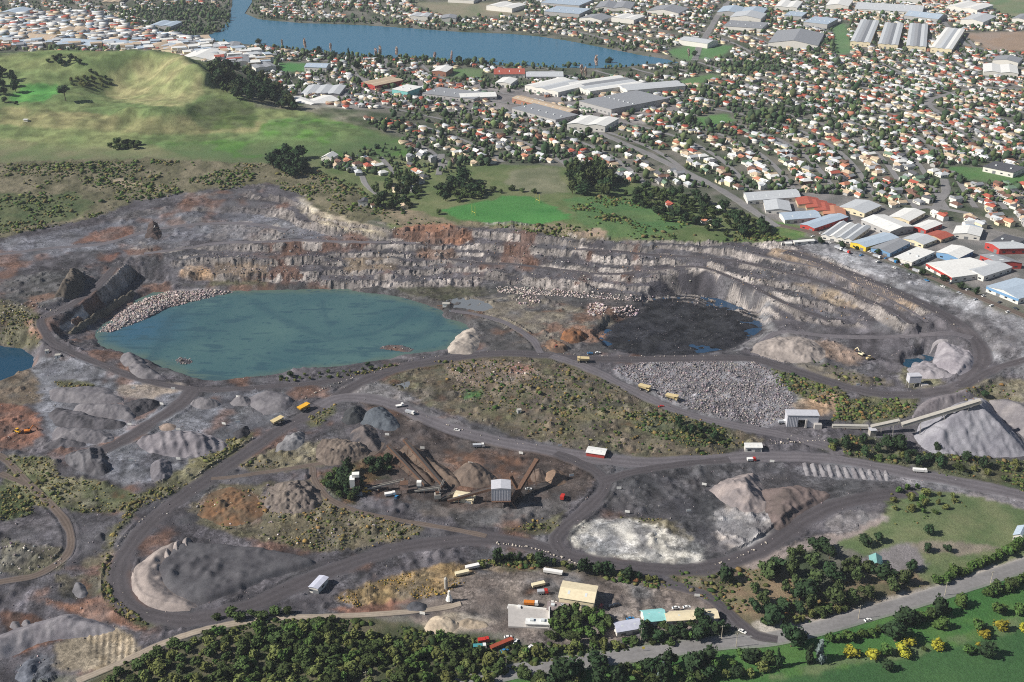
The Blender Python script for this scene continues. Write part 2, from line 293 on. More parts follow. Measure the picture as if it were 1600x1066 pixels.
# dark yards right of centre
zone([(950,745),(1020,730),(1120,722),(1220,722),(1260,740),(1230,790),(1200,850),(1110,880),(1000,830),(950,800),(935,775)], (96,91,92), (78,74,77), 14, .1)
zone([(1250,740),(1400,742),(1400,760),(1300,790),(1220,850),(1180,870),(1130,880),(1160,850),(1230,790)], (110,104,104), (90,85,86), 10, .1)
zone([(1112,800),(1140,780),(1195,785),(1212,826),(1196,854),(1160,862),(1122,850)], (184,172,164), (142,132,130), 5, .9)
zone([(888,850),(895,822),(930,808),(990,812),(1050,820),(1085,845),(1108,872),(1080,882),(1000,878),(930,872)], (214,206,192), (158,152,146), 6, .4)
zone([(905,835),(960,840),(1000,865),(940,870),(905,850)], (184,179,175), (166,161,158), 6, .2)
zone([(960,808),(1050,812),(1090,842),(1075,845),(1030,822)], (128,116,84), (110,104,88), 6, .4)
zone([(1160,880),(1240,850),(1330,826),(1390,795),(1395,815),(1340,840),(1250,865),(1180,900),(1120,905)], (152,138,132), (124,114,112), 7, .2)
zone([(1290,820),(1320,800),(1380,795),(1390,812),(1340,826),(1320,842)], (160,150,146), (134,124,122), 7, .3)
zone([(1240,730),(1330,722),(1400,735),(1395,750),(1260,752)], (150,144,146), (124,118,120), 7, .2)
zone([(1395,735),(1470,745),(1600,775),(2000,870),(2000,900),(1600,798),(1480,768),(1395,755)], (164,154,154), (136,128,130), 8, .1)
zone([(1205,576),(1260,590),(1315,610),(1330,625),(1290,632),(1235,630),(1212,604)], (98,104,62), (124,116,76), 7, .4)
zone([(1235,635),(1260,620),(1310,614),(1330,630),(1300,650),(1250,648)], (188,142,94), (146,118,80), 7, .4)
zone([(1310,625),(1360,622),(1440,622),(1425,650),(1380,662),(1300,660)], (112,108,64), (92,96,56), 6, .6)
zone([(1280,700),(1330,680),(1400,690),(1440,708),(1520,715),(1600,720),(2000,800),(2000,880),(1600,770),(1480,742),(1400,728),(1320,712)], (72,90,44), (112,108,64), 8, .5)
zone([(950,578),(1000,566),(1180,565),(1215,585),(1245,622),(1234,655),(1190,670),(1130,657),(1060,636),(1010,610)], (160,152,154), (136,128,132), 6, .3)
zone([(146,522),(190,484),(262,454),(335,450),(370,457),(262,484),(175,524)], (166,154,150), (136,126,124), 6, .3)
# public side: verges, depot, park
zone([(525,935),(600,905),(680,885),(730,880),(745,895),(710,925),(640,940),(560,950)], (178,136,58), (150,122,58), 6, .6)
zone([(520,955),(560,946),(640,938),(668,945),(640,958),(560,962)], (172,104,66), (140,92,66), 6, .3)
zone([(620,948),(690,935),(720,900),(770,890),(860,895),(960,905),(1080,925),(1118,950),(1130,985),(1000,985),(930,1012),(850,1012),(790,992),(700,985),(640,970)], (150,136,126), (118,106,100), 12, .05)
zone([(660,975),(690,962),(730,962),(770,975),(740,985),(690,988)], (186,172,150), (160,144,126), 6)
zone([(730,880),(800,870),(900,882),(980,893),(1060,915),(1030,920),(960,905),(880,895),(780,890)], (110,106,60), (134,106,68), 6, .4)
zone([(1040,890),(1140,885),(1240,890),(1240,980),(1200,985),(1160,970),(1120,930),(1060,912)], (140,112,74), (118,110,64), 7, .4)
zone([(150,1055),(260,1008),(420,968),(560,965),(700,985),(860,1015),(900,1030),(780,1055),(760,1200),(-100,1300)], (70,80,42), (106,98,66), 8, .3)
zone([(840,1012),(940,1015),(1080,1000),(1150,990),(1130,1000),(950,1025),(800,1045)], (84,112,52), (74,100,46), 8, .1)
zone([(1385,775),(1420,765),(1500,772),(1600,795),(2300,900),(2300,1000),(1600,870),(1500,905),(1440,915),(1400,880),(1330,860),(1300,850),(1345,836),(1390,812)], (88,114,52), (114,124,66), 12, .1)
zone([(1405,855),(1440,845),(1530,850),(1570,858),(1500,865),(1440,862)], (138,128,112), (118,110,98), 7)
zone([(1335,880),(1390,855),(1420,850),(1450,880),(1440,895),(1380,890)], (132,126,128), (116,112,112), 8)
zone([(1150,960),(1240,950),(1340,900),(1420,890),(1450,915),(1350,955),(1270,980),(1210,990)], (92,92,54), (128,106,72), 6, .3)
zone([(740,1075),(860,1052),(1000,1036),(1130,1015),(1210,1004),(1280,990),(1430,946),(1600,893),(2300,700),(2300,1500),(740,1500)], (58,104,48), (78,116,54), 16, .05)
zone([(1190,1066),(1300,1050),(1450,1020),(1600,985),(2300,850),(2300,1500),(1100,1500)], (54,92,50), (64,100,54), 30, 0)
zone([(1190,1056),(1320,1030),(1470,1000),(1600,960),(1600,985),(1450,1020),(1300,1050),(1200,1064)], (104,124,62), (72,112,52), 14, 0)
zone([(1180,972),(1270,967),(1350,944),(1430,922),(1500,900),(1600,868),(2000,734),(2000,755),(1600,884),(1430,938),(1270,984),(1190,992)], (178,170,160), (154,146,138), 8)
# town: parks, yards, fields
zone([(1035,82),(1090,68),(1145,72),(1128,90),(1070,94)], (82,126,72), (92,130,78), 30)
zone([(1082,184),(1135,177),(1148,190),(1100,198)], (92,134,72), (80,120,64), 30)
zone([(1055,128),(1110,115),(1130,120),(1080,134)], (96,130,78), (84,118,68), 30)
zone([(432,98),(505,100),(505,112),(438,112)], (72,128,66), (82,126,68), 30)
zone([(690,108),(755,108),(752,122),(690,120)], (92,126,74), (104,122,84), 30)
zone([(1500,52),(1620,48),(2200,60),(2200,95),(1620,80),(1545,78)], (158,132,110), (146,124,104), 40)
zone([(1525,-10),(2200,-10),(2200,40),(1600,32),(1560,20)], (96,122,82), (128,128,98), 40)
zone([(1475,260),(1560,265),(1640,278),(1640,292),(1520,282)], (78,122,64), (92,122,72), 20)
zone([(1300,40),(1322,36),(1330,84),(1306,86)], (88,128,78), (98,126,84), 20)
zone([(1200,345),(1250,350),(1265,372),(1215,378)], (82,118,58), (104,120,70), 10)
zone([(640,4),(820,4),(820,24),(700,28)], (112,120,92), (136,128,106), 40)
zone([(560,120),(760,130),(900,150),(1060,150),(1060,190),(900,200),(760,180),(560,160)], (148,142,140), (112,108,108), 30)
zone([(460,140),(600,130),(640,155),(560,172),(480,168)], (140,136,136), (112,110,112), 20)
zone([(1160,300),(1260,290),(1420,330),(1600,370),(2300,520),(2300,740),(1600,480),(1450,420),(1300,370),(1200,340)], (142,136,134), (104,104,102), 14)

# ------------------------------------------------------------------ carve the water bodies
PIT = [(146,530),(156,512),(180,497),(212,470),(238,457),(300,456),(350,455),(400,453),(470,452),(540,453),(600,459),(650,470),(692,485),(736,515),(722,534),(700,549),(640,558),(600,566),(540,576),(480,579),(440,586),(400,593),(350,600),(300,591),(250,571),(200,556),(165,546)]
LEFTP = [(-420,520),(0,540),(35,545),(52,558),(47,580),(20,592),(0,600),(-420,700)]
MUD = [(936,528),(950,508),(985,497),(1012,468),(1060,460),(1120,466),(1182,490),(1192,512),(1150,545),(1080,556),(1000,556),(950,547)]
POOL = [(1408,562),(1440,553),(1462,560),(1450,570),(1425,580),(1410,574)]
PUD1 = [(700,470),(730,464),(765,472),(772,482),(740,490),(705,486)]
PUD2 = [(612,602),(638,596),(660,612),(672,622),(640,620)]
def wpoly(pts, z): return np.stack(P(np.array([p[0] for p in pts]), np.array([p[1] for p in pts]), z), 1)
def carve(pts, z, depth, slope, bank=9.0, noise=0.0):
    w = wpoly(pts, z); x0, y0 = w.min(0)-bank-4; x1, y1 = w.max(0)+bank+4
    m = (VX > x0) & (VX < x1) & (VY > y0) & (VY < y1); x = VX[m]; y = VY[m]
    x = x + 5*(fbm(x, y, 14, 3, 31)-.5); y = y + 5*(fbm(x, y, 14, 3, 32)-.5)
    ins = inside(x, y, w); d, _ = seg_dist(x, y, w, True)
    h = H[m]
    below = z - (np.minimum(depth, 0.15+d*slope) if depth > 0 else .12+depth*2*sstep(2, 9, d)) + noise*(fbm(x*.35, y, 9, 4, 40)-.5)
    out = z + 0.25 + d*0.18
    k = sstep(0, bank, d)
    h = np.where(ins, below, np.minimum(h, 1e9)*k + np.maximum(out, np.minimum(h, out+2*k))*(1-k))
    H[m] = h
carve(LAKE, LAKE_Z, 5, .1, 30); carve(PIT, PIT_Z, 5, .35, 8); carve(LEFTP, LEFT_Z, 4, .4, 9); carve(MUD, MUD_Z, -.42, .06, 8, 1.7)
carve(POOL, POOL_Z, 1, .2, 4); carve(PUD1, 0.6, .6, .1, 4, .3); carve(PUD2, 0.8, .5, .1, 4, .2)

def raise_ground(pts, z, top, slope):
    w = wpoly(pts, z); x0, y0 = w.min(0)-3; x1, y1 = w.max(0)+3
    m = (VX > x0) & (VX < x1) & (VY > y0) & (VY < y1); x = VX[m]; y = VY[m]
    d, _ = seg_dist(x, y, w, True); ins = inside(x, y, w)
    H[m] = np.where(ins, np.maximum(H[m], z-.4+np.minimum(d*slope, top)), H[m])
SPIT = [(150,520),(168,505),(190,486),(225,468),(262,456),(335,452),(368,457),(312,470),(262,482),(222,503),(175,522)]
ISLE = [(264,563),(280,557),(300,560),(306,568),(285,572)]
ISLE2 = [(588,545),(610,538),(630,540),(655,546),(640,552),(612,548)]
raise_ground(SPIT, PIT_Z, 2.2, .3); raise_ground(ISLE, PIT_Z, 1.2, .3); raise_ground(ISLE2, PIT_Z, .7, .3)
# ------------------------------------------------------------------ height sampling on the sheet
def Hs(x, y):
    x = np.asarray(x, float); y = np.asarray(y, float)
    j = np.clip(np.searchsorted(YS, y)-1, 0, NR-2); fy = np.clip((y-YS[j])/(YS[j+1]-YS[j]), 0, 1)
    u = np.clip((x/halfw(y)+1)/2*(NC-1), 0, NC-1.001); i = u.astype(int); fx = u-i
    return (H[j,i]*(1-fx)+H[j,i+1]*fx)*(1-fy)+(H[j+1,i]*(1-fx)+H[j+1,i+1]*fx)*fy
def G(px, py):
    """ground point seen at a photo pixel"""
    px = np.asarray(px, float); py = np.asarray(py, float); z = np.full(np.broadcast(px, py).shape, 15.0)
    for k in range(40):
        x, y = P(px, py, z); z = z*.55 + Hs(x, y)*.45
    return x, y, z

# ------------------------------------------------------------------ roads: centre line in photo pixels, width in metres
ROADS = [
 ('haul_road', 14, [(1228,392),(1300,416),(1400,453),(1480,497),(1520,525),(1536,550),(1530,575),(1503,599),(1460,613),(1400,619),(1340,609),(1280,593),(1220,573),(1170,561),(1080,560),(980,562),(900,560),(840,554),(760,553),(690,563),(620,577),(560,600),(520,625),(490,645),(440,670),(390,705),(330,745),(270,787),(225,828),(195,868),(184,900),(190,934),(215,955),(260,967),(310,968),(370,953),(430,930),(480,908),(540,884),(600,864),(660,851),(740,843),(800,846),(870,864),(940,881),(1010,889),(1080,891),(1150,876),(1200,853),(1240,824),(1285,798),(1340,780),(1400,772),(1430,768)], 'dark'),
 ('haul_road', 9, [(178,418),(150,448),(112,474),(72,490),(63,504),(78,530),(110,550),(160,570),(210,590),(270,604),(340,609),(420,604),(500,598),(560,586),(612,578)], 'dark'),
 ('haul_road', 15, [(300,610),(280,632),(232,664),(190,690),(150,708),(110,720)], 'dark'),
 ('haul_road', 15, [(500,636),(530,622),(570,622),(612,632),(660,652),(720,675),(790,692),(860,704),(930,716),(1000,723),(1080,720),(1180,714),(1280,716),(1360,727),(1430,741),(1500,754),(1600,777),(1800,830)], 'mid'),
 ('haul_road', 10, [(868,708),(915,728),(943,748),(942,768),(915,797),(888,818),(868,842),(880,868)], 'dark'),
 ('haul_road', 9, [(942,752),(990,738),(1060,726),(1140,718)], 'dark'),
 ('quarry_track', 5, [(330,748),(360,746),(430,736),(500,725),(555,718),(585,708),(598,692)], 'brown'),
 ('quarry_track', 5, [(488,730),(492,752),(515,780),(560,800),(630,814),(700,826),(760,838)], 'brown'),
 ('haul_road', 11, [(862,556),(920,576),(980,606),(1040,635),(1100,655),(1180,672),(1240,684),(1300,700),(1310,712)], 'mid'),
 ('haul_road', 10, [(1750,520),(1660,545),(1600,560),(1548,583),(1508,604)], 'dark'),
 ('haul_road', 8, [(1180,556),(1195,535),(1222,520),(1300,524),(1400,527),(1480,520),(1520,526)], 'mid'),
 ('haul_road', 7, [(845,552),(830,530),(790,505),(745,492),(705,486)], 'mid'),
 ('bench_track', 6, [(900,391),(985,397),(1100,404),(1200,419),(1300,446),(1380,478),(1425,508)], 'dark'),
 ('bench_track', 6, [(700,404),(800,412),(880,420),(960,429),(1080,439),(1160,453),(1230,476),(1295,500)], 'dark'),
 ('bench_track', 4, [(1180,398),(1260,416),(1340,444),(1400,474),(1450,505)], 'mid'),
 ('bench_road', 7, [(225,398),(290,390),(330,381),(400,378),(500,377),(600,379),(650,381)], 'mid'),
 ('bench_road', 8, [(-200,418),(0,398),(80,388),(160,382),(230,362),(300,352),(380,350),(450,360)], 'mid'),
 ('public_road', 11, [(640,1090),(780,1055),(860,1040),(950,1029),(1050,1015),(1130,1004),(1200,999),(1270,985),(1350,962),(1430,939),(1500,917),(1600,885),(1800,815)], 'asphalt'),
 ('entrance_road', 8, [(1215,1000),(1180,992),(1155,972),(1132,950),(1100,930),(1050,915),(980,900),(940,890)], 'dark'),
 ('quarry_track', 6, [(-60,690),(0,712),(40,752),(85,795),(108,828),(106,866),(60,898),(0,910),(-150,935)], 'brown'),
 ('quarry_track', 4.5, [(120,1066),(180,1040),(260,1004),(340,980),(440,966),(560,962),(660,955),(720,945)], 'pale'),
 ('quarry_track', 5, [(40,758),(0,740)], 'brown'),
 ('town_road', 10, [(1215,352),(1300,372),(1400,409),(1500,454),(1600,494),(1800,575)], 'brown'),
 ('town_road', 11, [(930,205),(1000,235),(1060,264),(1110,288),(1150,312),(1200,345),(1215,355)], 'asphalt'),
 ('town_road', 12, [(1085,95),(1095,70),(1110,45),(1125,20),(1140,2)], 'asphalt'),
 ('town_road', 14, [(100,28),(150,50),(200,62),(250,76),(300,88)], 'pale'),
 ('town_road', 9, [(1465,175),(1450,160),(1480,148),(1530,138),(1600,140)], 'asphalt'),
 ('town_road', 9, [(1460,330),(1470,312),(1478,298),(1475,280)], 'asphalt'),
 ('town_road', 9, [(1290,380),(1420,330),(1460,325),(1520,335)], 'asphalt'),
 ('town_road', 10, [(1540,78),(1510,70),(1490,50),(1470,30)], 'asphalt'),
 ('town_road', 8, [(685,275),(690,258),(690,240)], 'asphalt'),
 ('town_road', 6, [(566,275),(572,290),(590,305)], 'asphalt'),
]
road_paths = []
for nm, w, pts, c in ROADS:
    x, y, z = G([p[0] for p in pts], [p[1] for p in pts])
    pth = smooth_path(np.stack([x, y], 1), 2.5 if nm != 'town_road' else 5.0)
    zz = Hs(pth[:,0], pth[:,1])
    k = 14 if not nm.startswith('bench') else 8
    zp = np.pad(zz, (k, k), 'edge'); zz = np.convolve(zp, np.ones(2*k+1)/(2*k+1), 'valid')
    road_paths.append((nm, w, pth, zz, c))
for nm, w, pth, zz, c in road_paths:                              # level the ground under each road
    sp = pth[::4] if (len(pth)-1) % 4 == 0 else np.vstack([pth[::4], pth[-1:]])
    zs = np.append(zz[::4], zz[-1:]) if (len(pth)-1) % 4 else zz[::4]
    reach = w/2+(7 if nm != 'bench_track' else 3.5)
    for a in range(0, len(sp)-1, 6):
        seg = sp[a:a+7]; x0, y0 = seg.min(0)-reach; x1, y1 = seg.max(0)+reach
        j0, j1 = np.searchsorted(YS, [y0, y1])
        if j1 <= j0: continue
        sub = (slice(j0, j1), slice(None)); m = (VX[sub] > x0) & (VX[sub] < x1)
        if not m.any(): continue
        jj, ii = np.nonzero(m); jj = jj+j0
        d, par = seg_dist(VX[jj,ii], VY[jj,ii], seg)
        q = np.clip(par.astype(int), 0, len(seg)-2); f = par-q
        zt = zs[a+q]*(1-f)+zs[np.minimum(a+q+1, len(zs)-1)]*f
        k = 1-sstep(w/2+.5, reach, d)
        H[jj,ii] = H[jj,ii]*(1-k)+zt*k
road_mask = np.zeros(H.shape, np.float32); berm = np.zeros(H.shape, np.float32)
for nm, w, pth, zz, c in road_paths:
    sp = pth[::3]; reach = w/2+6
    for a in range(0, len(sp)-1, 8):
        seg = sp[a:a+9]; x0, y0 = seg.min(0)-reach; x1, y1 = seg.max(0)+reach
        j0, j1 = np.searchsorted(YS, [y0, y1])
        if j1 <= j0: continue
        m = (VX[j0:j1] > x0) & (VX[j0:j1] < x1); jj, ii = np.nonzero(m); jj = jj+j0
        if len(jj) == 0 or len(seg) < 2: continue
        d, _ = seg_dist(VX[jj,ii], VY[jj,ii], seg)
        if nm in ('haul_road','bench_road','quarry_track'): berm[jj,ii] = np.maximum(berm[jj,ii], np.exp(-((d-w/2-1.9)/.95)**2)*(1.25 if nm == 'haul_road' else .7))
        road_mask[jj,ii] = np.maximum(road_mask[jj,ii], 1-sstep(w/2-1, w/2+2.5, d))

# ------------------------------------------------------------------ colours and small relief of the sheet
pxm, pym = proj(VX, VY, H)
zcv = VY*CP - (H-CAM_H)*SP; mpp = zcv/FPX                                  # metres per photo pixel
n1 = fbm(VX, VY, 10, 4, 50)-.5; n2 = fbm(VX, VY, 10, 4, 60)-.5
jit = rng.normal(0, 1, H.shape); jit2 = rng.normal(0, 1, H.shape)
n3 = fbm(VX, VY, 3.2, 2, 65)-.5; n4 = fbm(VX, VY, 3.2, 2, 66)-.5
wx = pxm + (n1*9+n3*4+jit*1.0)/mpp; wy = pym + (n2*9+n4*4+jit2*1.0)/mpp*.45
colr = np.zeros(H.shape+(3,), np.float32); rough = np.zeros(H.shape, np.float32); veg = np.zeros(H.shape, np.float32)
QPOLY = np.array(next(z[0] for z in Z if z[0][0] == (-900,430))); QIN = inside(wx, wy, QPOLY)
QIN &= VY < 1250
for k, (poly, a, b, s, rg) in enumerate(Z):
    p = np.array(poly); m = (wx >= p[:,0].min()) & (wx <= p[:,0].max()) & (wy >= p[:,1].min()) & (wy <= p[:,1].max())
    if k == 0: m[:] = True
    else:
        jj, ii = np.nonzero(m); r = inside(wx[jj,ii], wy[jj,ii], p); m = (jj[r], ii[r])
    x, y = VX[m], VY[m]
    t = np.clip((fbm(x, y, s, 4, 100+k)-.5)*2.6+.5, 0, 1)[...,None]
    colr[m] = s2l(a)*(1-t)+s2l(b)*t; rough[m] = rg
# dusty spill and mixing between neighbouring covers inside the quarry
lum = colr.mean(-1, keepdims=True)
mean_q = lum*np.array([1.03, .99, .99])
qk = (np.clip((fbm(VX, VY, 18, 4, 68)-.42)*3, 0, 1)*.55)[...,None]*QIN[...,None]
colr = colr*(1-qk)+mean_q*qk
colr = colr*.84+colr.mean(-1, keepdims=True)*.16
colr = np.where(QIN[...,None], colr*np.where(colr.mean(-1, keepdims=True) > .42, np.array([.95,.95,.95]), np.where((colr[...,0:1] < colr[...,2:3]*1.22), np.array([.67,.70,.735]), np.array([.78,.77,.76]))), colr)
vq = np.clip((fbm(VX, VY, 9, 5, 75, .58)-.5)*1.6, -.34, .22)*QIN; colr = colr*(1+vq)[...,None]
rk = (colr[...,0:1] > 1.9*colr[...,2:3])*.3; colr = colr*(1-rk)+colr.mean(-1, keepdims=True)*rk
# patches of pale dust and of dark wet fines, and wheel tracks on the worked floors
qm = QIN & ~inside(pxm, pym, np.array(MUD)) & (np.abs(colr[...,0]-colr[...,2]) < .03)
pal = (np.clip((fbm(VX, VY, 24, 6, 69, .62)-.55)*9, 0, 1)*.1*qm)[...,None]; colr = colr*(1-pal)+s2l((150,141,140))*pal
drk = (np.clip((fbm(VX, VY, 19, 6, 70, .62)-.55)*9, 0, 1)*.4*qm)[...,None]; colr = colr*(1-drk)+s2l((66,62,65))*drk
ru_ = (np.clip((fbm(VX, VY, 30, 5, 77, .6)-.575)*9, 0, 1)*.42*qm*(pxm < 1000))[...,None]; colr = colr*(1-ru_)+s2l((132,92,66))*ru_
TY = [(310,640,40,90),(180,680,50,50),(560,660,60,40),(720,720,60,60),(850,740,40,40),(1060,770,90,60),(900,720,80,20),(1300,760,80,30),(150,600,60,30),(350,800,40,60),(350,900,90,40),(600,890,60,30),(800,910,80,25),(850,920,60,25),(1000,935,60,20),(100,380,90,25),(350,345,80,20),(60,430,60,25),(1450,460,90,40),(1500,500,60,40),(1350,400,60,20),(800,530,60,25),(70,860,40,60),(60,780,40,50),(1300,525,90,20),(1100,640,90,20),(240,600,60,20)]
for k in range(420):
    c0 = TY[k % len(TY)]; qx, qy, qz = G([c0[0]+random.uniform(-1,1)*c0[2]], [c0[1]+random.uniform(-1,1)*c0[3]])
    hd = random.uniform(0, 6.28); cv = random.uniform(-.03,.03); L_ = []; x_, y_ = float(qx[0]), float(qy[0])
    for q_ in range(random.randint(10,26)):
        L_.append((x_, y_)); hd += cv*4+random.gauss(0,.05); x_ += math.cos(hd)*4; y_ += math.sin(hd)*4
    L_ = np.array(L_); wd = random.uniform(.5,1.3); gainc = random.choice([.62,.7,.76,1.22,1.35])
    x0, y0 = L_.min(0)-4; x1, y1 = L_.max(0)+4; j0, j1 = np.searchsorted(YS, [y0, y1])
    if j1 <= j0: continue
    mm = (VX[j0:j1] > x0) & (VX[j0:j1] < x1) & qm[j0:j1]; jj, ii = np.nonzero(mm); jj = jj+j0
    if len(jj) == 0: continue
    d, _ = seg_dist(VX[jj,ii], VY[jj,ii], L_); d = np.abs(d-1.1); k_ = (1-sstep(wd*.5, wd*1.2, d))[:,None]
    colr[jj,ii] *= 1+(gainc-1)*k_
for _ in range(2):
    cc = colr[1:-1,1:-1]*.4+.15*(colr[:-2,1:-1]+colr[2:,1:-1]+colr[1:-1,:-2]+colr[1:-1,2:]); colr[1:-1,1:-1] = cc
colr = np.where(QIN[...,None], colr*np.array([.975,1.0,1.015]), colr)
# stock tracks along the contour and worn patches on the grassy cone
hm_ = (sstep(36, 44, H)*(VY > 1180)*(pxm < 640))[...,None]; tr_ = (np.sin(H*2.4+5*fbm(VX, VY, 50, 2, 92)) > .55)*.13+np.clip((fbm(VX, VY, 13, 4, 93, .6)-.5)*1.6,-.25,.25)
colr = colr*(1-hm_*tr_[...,None])*(1+hm_*np.array([.40,.42,.2]))
# rock faces are paler than the trodden benches, streaked down the face
st = fbm(VX*1.0, VY*0.15, 4.5, 3, 71)
fc = np.clip(FACE, 0, 1)[...,None]*0.75
tone = np.clip((fbm(VX, VY, 30, 3, 72)-.3)*2, 0, 1)[...,None]
facecol = s2l((170,162,156))*(1-tone)+s2l((112,106,104))*tone
st2 = fbm(VX*1.0, VY*0.3, 2.2, 2, 73)
facecol = facecol*(0.3+0.6*st[...,None]+.75*st2[...,None])*(.7+.7*np.clip((fbm(VX, VY, 22, 3, 76)-.35)*2.5,0,1))[...,None]
redness = colr[...,0:1]/np.maximum(colr[...,2:3], 1e-4)
colr = colr*(1-fc*(redness < 1.6)) + facecol*fc*(redness < 1.6)
inq = rough*(1-road_mask)
def ridged(x, y, s, o, seed): return 1-np.abs(fbm(x, y, s, o, seed)-.5)*2
H += inq*(fbm(VX, VY, 7, 3, 80)-.5)*2.4 + inq*(ridged(VX, VY, 16, 3, 81)-.7)*1.6
blocky = np.floor(fbm(VX*1.0, VY*.45, 6, 2, 83)*9)/9
st3 = fbm(VX*1.0, VY*.12, 7, 2, 74)
H += FACE*((st-.5)*2.0 + (np.abs(st3-.5)*2-.3)*2.2 + (st2-.5)*2.6)*(1-road_mask)
inside_q = QIN*(1-road_mask)
gate = sstep(.40, .52, fbm(VX, VY, 17, 3, 95)); H += berm*gate*(1-sstep(.05,.6,road_mask))*(.6+.9*fbm(VX, VY, 2.5, 2, 96))*(VY < 1150)
# tipped loads, rock heaps and pushed-up spoil: small cones in drifts
jq, iq = np.nonzero(QIN & (colr.mean(-1) < .36) & (road_mask < .05) & (VY > 380)); xq, yq = VX[jq,iq], VY[jq,iq]
gq = fbm(xq, yq, 40, 3, 97)+.12*(rough[jq,iq] > .45); okq = gq > .50; jq, iq, xq, yq, gq = jq[okq], iq[okq], xq[okq], yq[okq], gq[okq]
hcone = np.zeros(len(xq)); tint = np.ones(len(xq)); cell = 6.5; ci = np.floor(xq/cell); cj = np.floor(yq/cell)
for a_ in (-1,0,1):
    for b_ in (-1,0,1):
        hx = _hash(ci+a_, cj+b_, 901); hy = _hash(ci+a_, cj+b_, 902); hr = _hash(ci+a_, cj+b_, 903); hk = _hash(ci+a_, cj+b_, 904)
        rr = 1.6+2.6*hr*hr; dd = np.hypot(xq-(ci+a_+hx)*cell, (yq-(cj+b_+hy)*cell)*.8); v = np.clip(1-dd/rr, 0, 1)*rr*.62*(hk > .45)
        up_ = v > hcone; hcone[up_] = v[up_]; tint[up_] = (.72+.6*hk)[up_]
kq = sstep(.50, .58, gq)*(1-(pym[jq,iq] > 0)*0); wet = H[jq,iq] < -2.5; kq = kq*~wet
H[jq,iq] += hcone*kq; colr[jq,iq] *= (1+(tint-1)*(kq*np.clip(hcone*2,0,1)))[:,None]
H += inside_q*((fbm(VX, VY, 26, 3, 84)-.5)*2.6 + (fbm(VX, VY, 2.6, 2, 85)-.5)*.7)
veg = (colr[...,1] > colr[...,0]*0.96).astype(np.float32)
fu = inside(pxm, pym, np.array([(128,992),(185,988),(214,1002),(220,1024),(160,1040),(140,1010)])); H += fu*.35*np.sin((VX*.96+VY*.28)*1.9)
# grazed terracettes and gullies on the cone
hillm = sstep(38, 55, H)*(VY > 1000)
H += hillm*((fbm(VX, VY, 60, 3, 90)-.5)*10 + (ridged(VX, VY, 28, 2, 91)-.7)*2.5)

# ------------------------------------------------------------------ materials helpers
def new_mat(name):
    m = bpy.data.materials.new(name); m.use_nodes = True
    nt = m.node_tree; return m, nt, nt.nodes['Principled BSDF']
def N(nt, kind, **kw):
    nd = nt.nodes.new(kind)
    for k, v in kw.items(): setattr(nd, k, v)
    return nd
def mul_color(nt, col_socket, fac_socket, lo, hi):
    """colour * map(fac, lo..hi)"""
    mr = N(nt, 'ShaderNodeMapRange'); mr.inputs[1].default_value = .25; mr.inputs[2].default_value = .75
    mr.inputs[3].default_value = lo; mr.inputs[4].default_value = hi; nt.links.new(fac_socket, mr.inputs[0])
    vm = N(nt, 'ShaderNodeVectorMath', operation='SCALE'); nt.links.new(col_socket, vm.inputs[0]); nt.links.new(mr.outputs[0], vm.inputs['Scale'])
    return vm.outputs[0]
def noise_tex(nt, scale, detail=4, rough=.6, vec=None):
    n = N(nt, 'ShaderNodeTexNoise'); n.inputs['Scale'].default_value = scale; n.inputs['Detail'].default_value = detail; n.inputs['Roughness'].default_value = rough
    if vec is not None: nt.links.new(vec, n.inputs['Vector'])
    return n
def geo_pos(nt): return N(nt, 'ShaderNodeNewGeometry').outputs['Position']
def attr_mat(name, attr='Col', grain=((1.2,.7,1.3),(.16,.85,1.15)), rough=.95, bump=None, spec=.1):
    m, nt, b = new_mat(name); pos = geo_pos(nt)
    at = N(nt, 'ShaderNodeAttribute', attribute_name=attr); c = at.outputs['Color']
    for s, lo, hi in grain:
        c = mul_color(nt, c, noise_tex(nt, s, 5, .65, pos).outputs[0], lo, hi)
    nt.links.new(c, b.inputs['Base Color']); b.inputs['Roughness'].default_value = rough; b.inputs['Specular IOR Level'].default_value = spec
    if bump:
        s, st_, di = bump; bn = N(nt, 'ShaderNodeBump'); bn.inputs['Strength'].default_value = st_; bn.inputs['Distance'].default_value = di
        nt.links.new(noise_tex(nt, s, 6, .7, pos).outputs[0], bn.inputs['Height']); nt.links.new(bn.outputs[0], b.inputs['Normal'])
    return m
def plain(name, rgb, rough=.8, grain=None, spec=.3, metal=0.0, bump=None, rnd=0.0):
    m, nt, b = new_mat(name); lin = s2l(rgb)
    cn = N(nt, 'ShaderNodeRGB'); cn.outputs[0].default_value = (*[float(v) for v in lin], 1); c = cn.outputs[0]
    if grain or bump: pos = geo_pos(nt)
    if grain:
        for s, lo, hi in grain: c = mul_color(nt, c, noise_tex(nt, s, 4, .6, pos).outputs[0], lo, hi)
    if rnd:
        oi = N(nt, 'ShaderNodeObjectInfo'); c2 = N(nt, 'ShaderNodeHueSaturation'); nt.links.new(c, c2.inputs['Color'])
        mr = N(nt, 'ShaderNodeMapRange'); mr.inputs[3].default_value = 1-rnd; mr.inputs[4].default_value = 1+rnd
        nt.links.new(oi.outputs['Random'], mr.inputs[0]); nt.links.new(mr.outputs[0], c2.inputs['Value']); c = c2.outputs[0]
    nt.links.new(c, b.inputs['Base Color']); b.inputs['Roughness'].default_value = rough; b.inputs['Specular IOR Level'].default_value = spec; b.inputs['Metallic'].default_value = metal
    if bump:
        s, st_, di = bump; bn = N(nt, 'ShaderNodeBump'); bn.inputs['Strength'].default_value = st_; bn.inputs['Distance'].default_value = di
        nt.links.new(noise_tex(nt, s, 5, .65, pos).outputs[0], bn.inputs['Height']); nt.links.new(bn.outputs[0], b.inputs['Normal'])
    return m

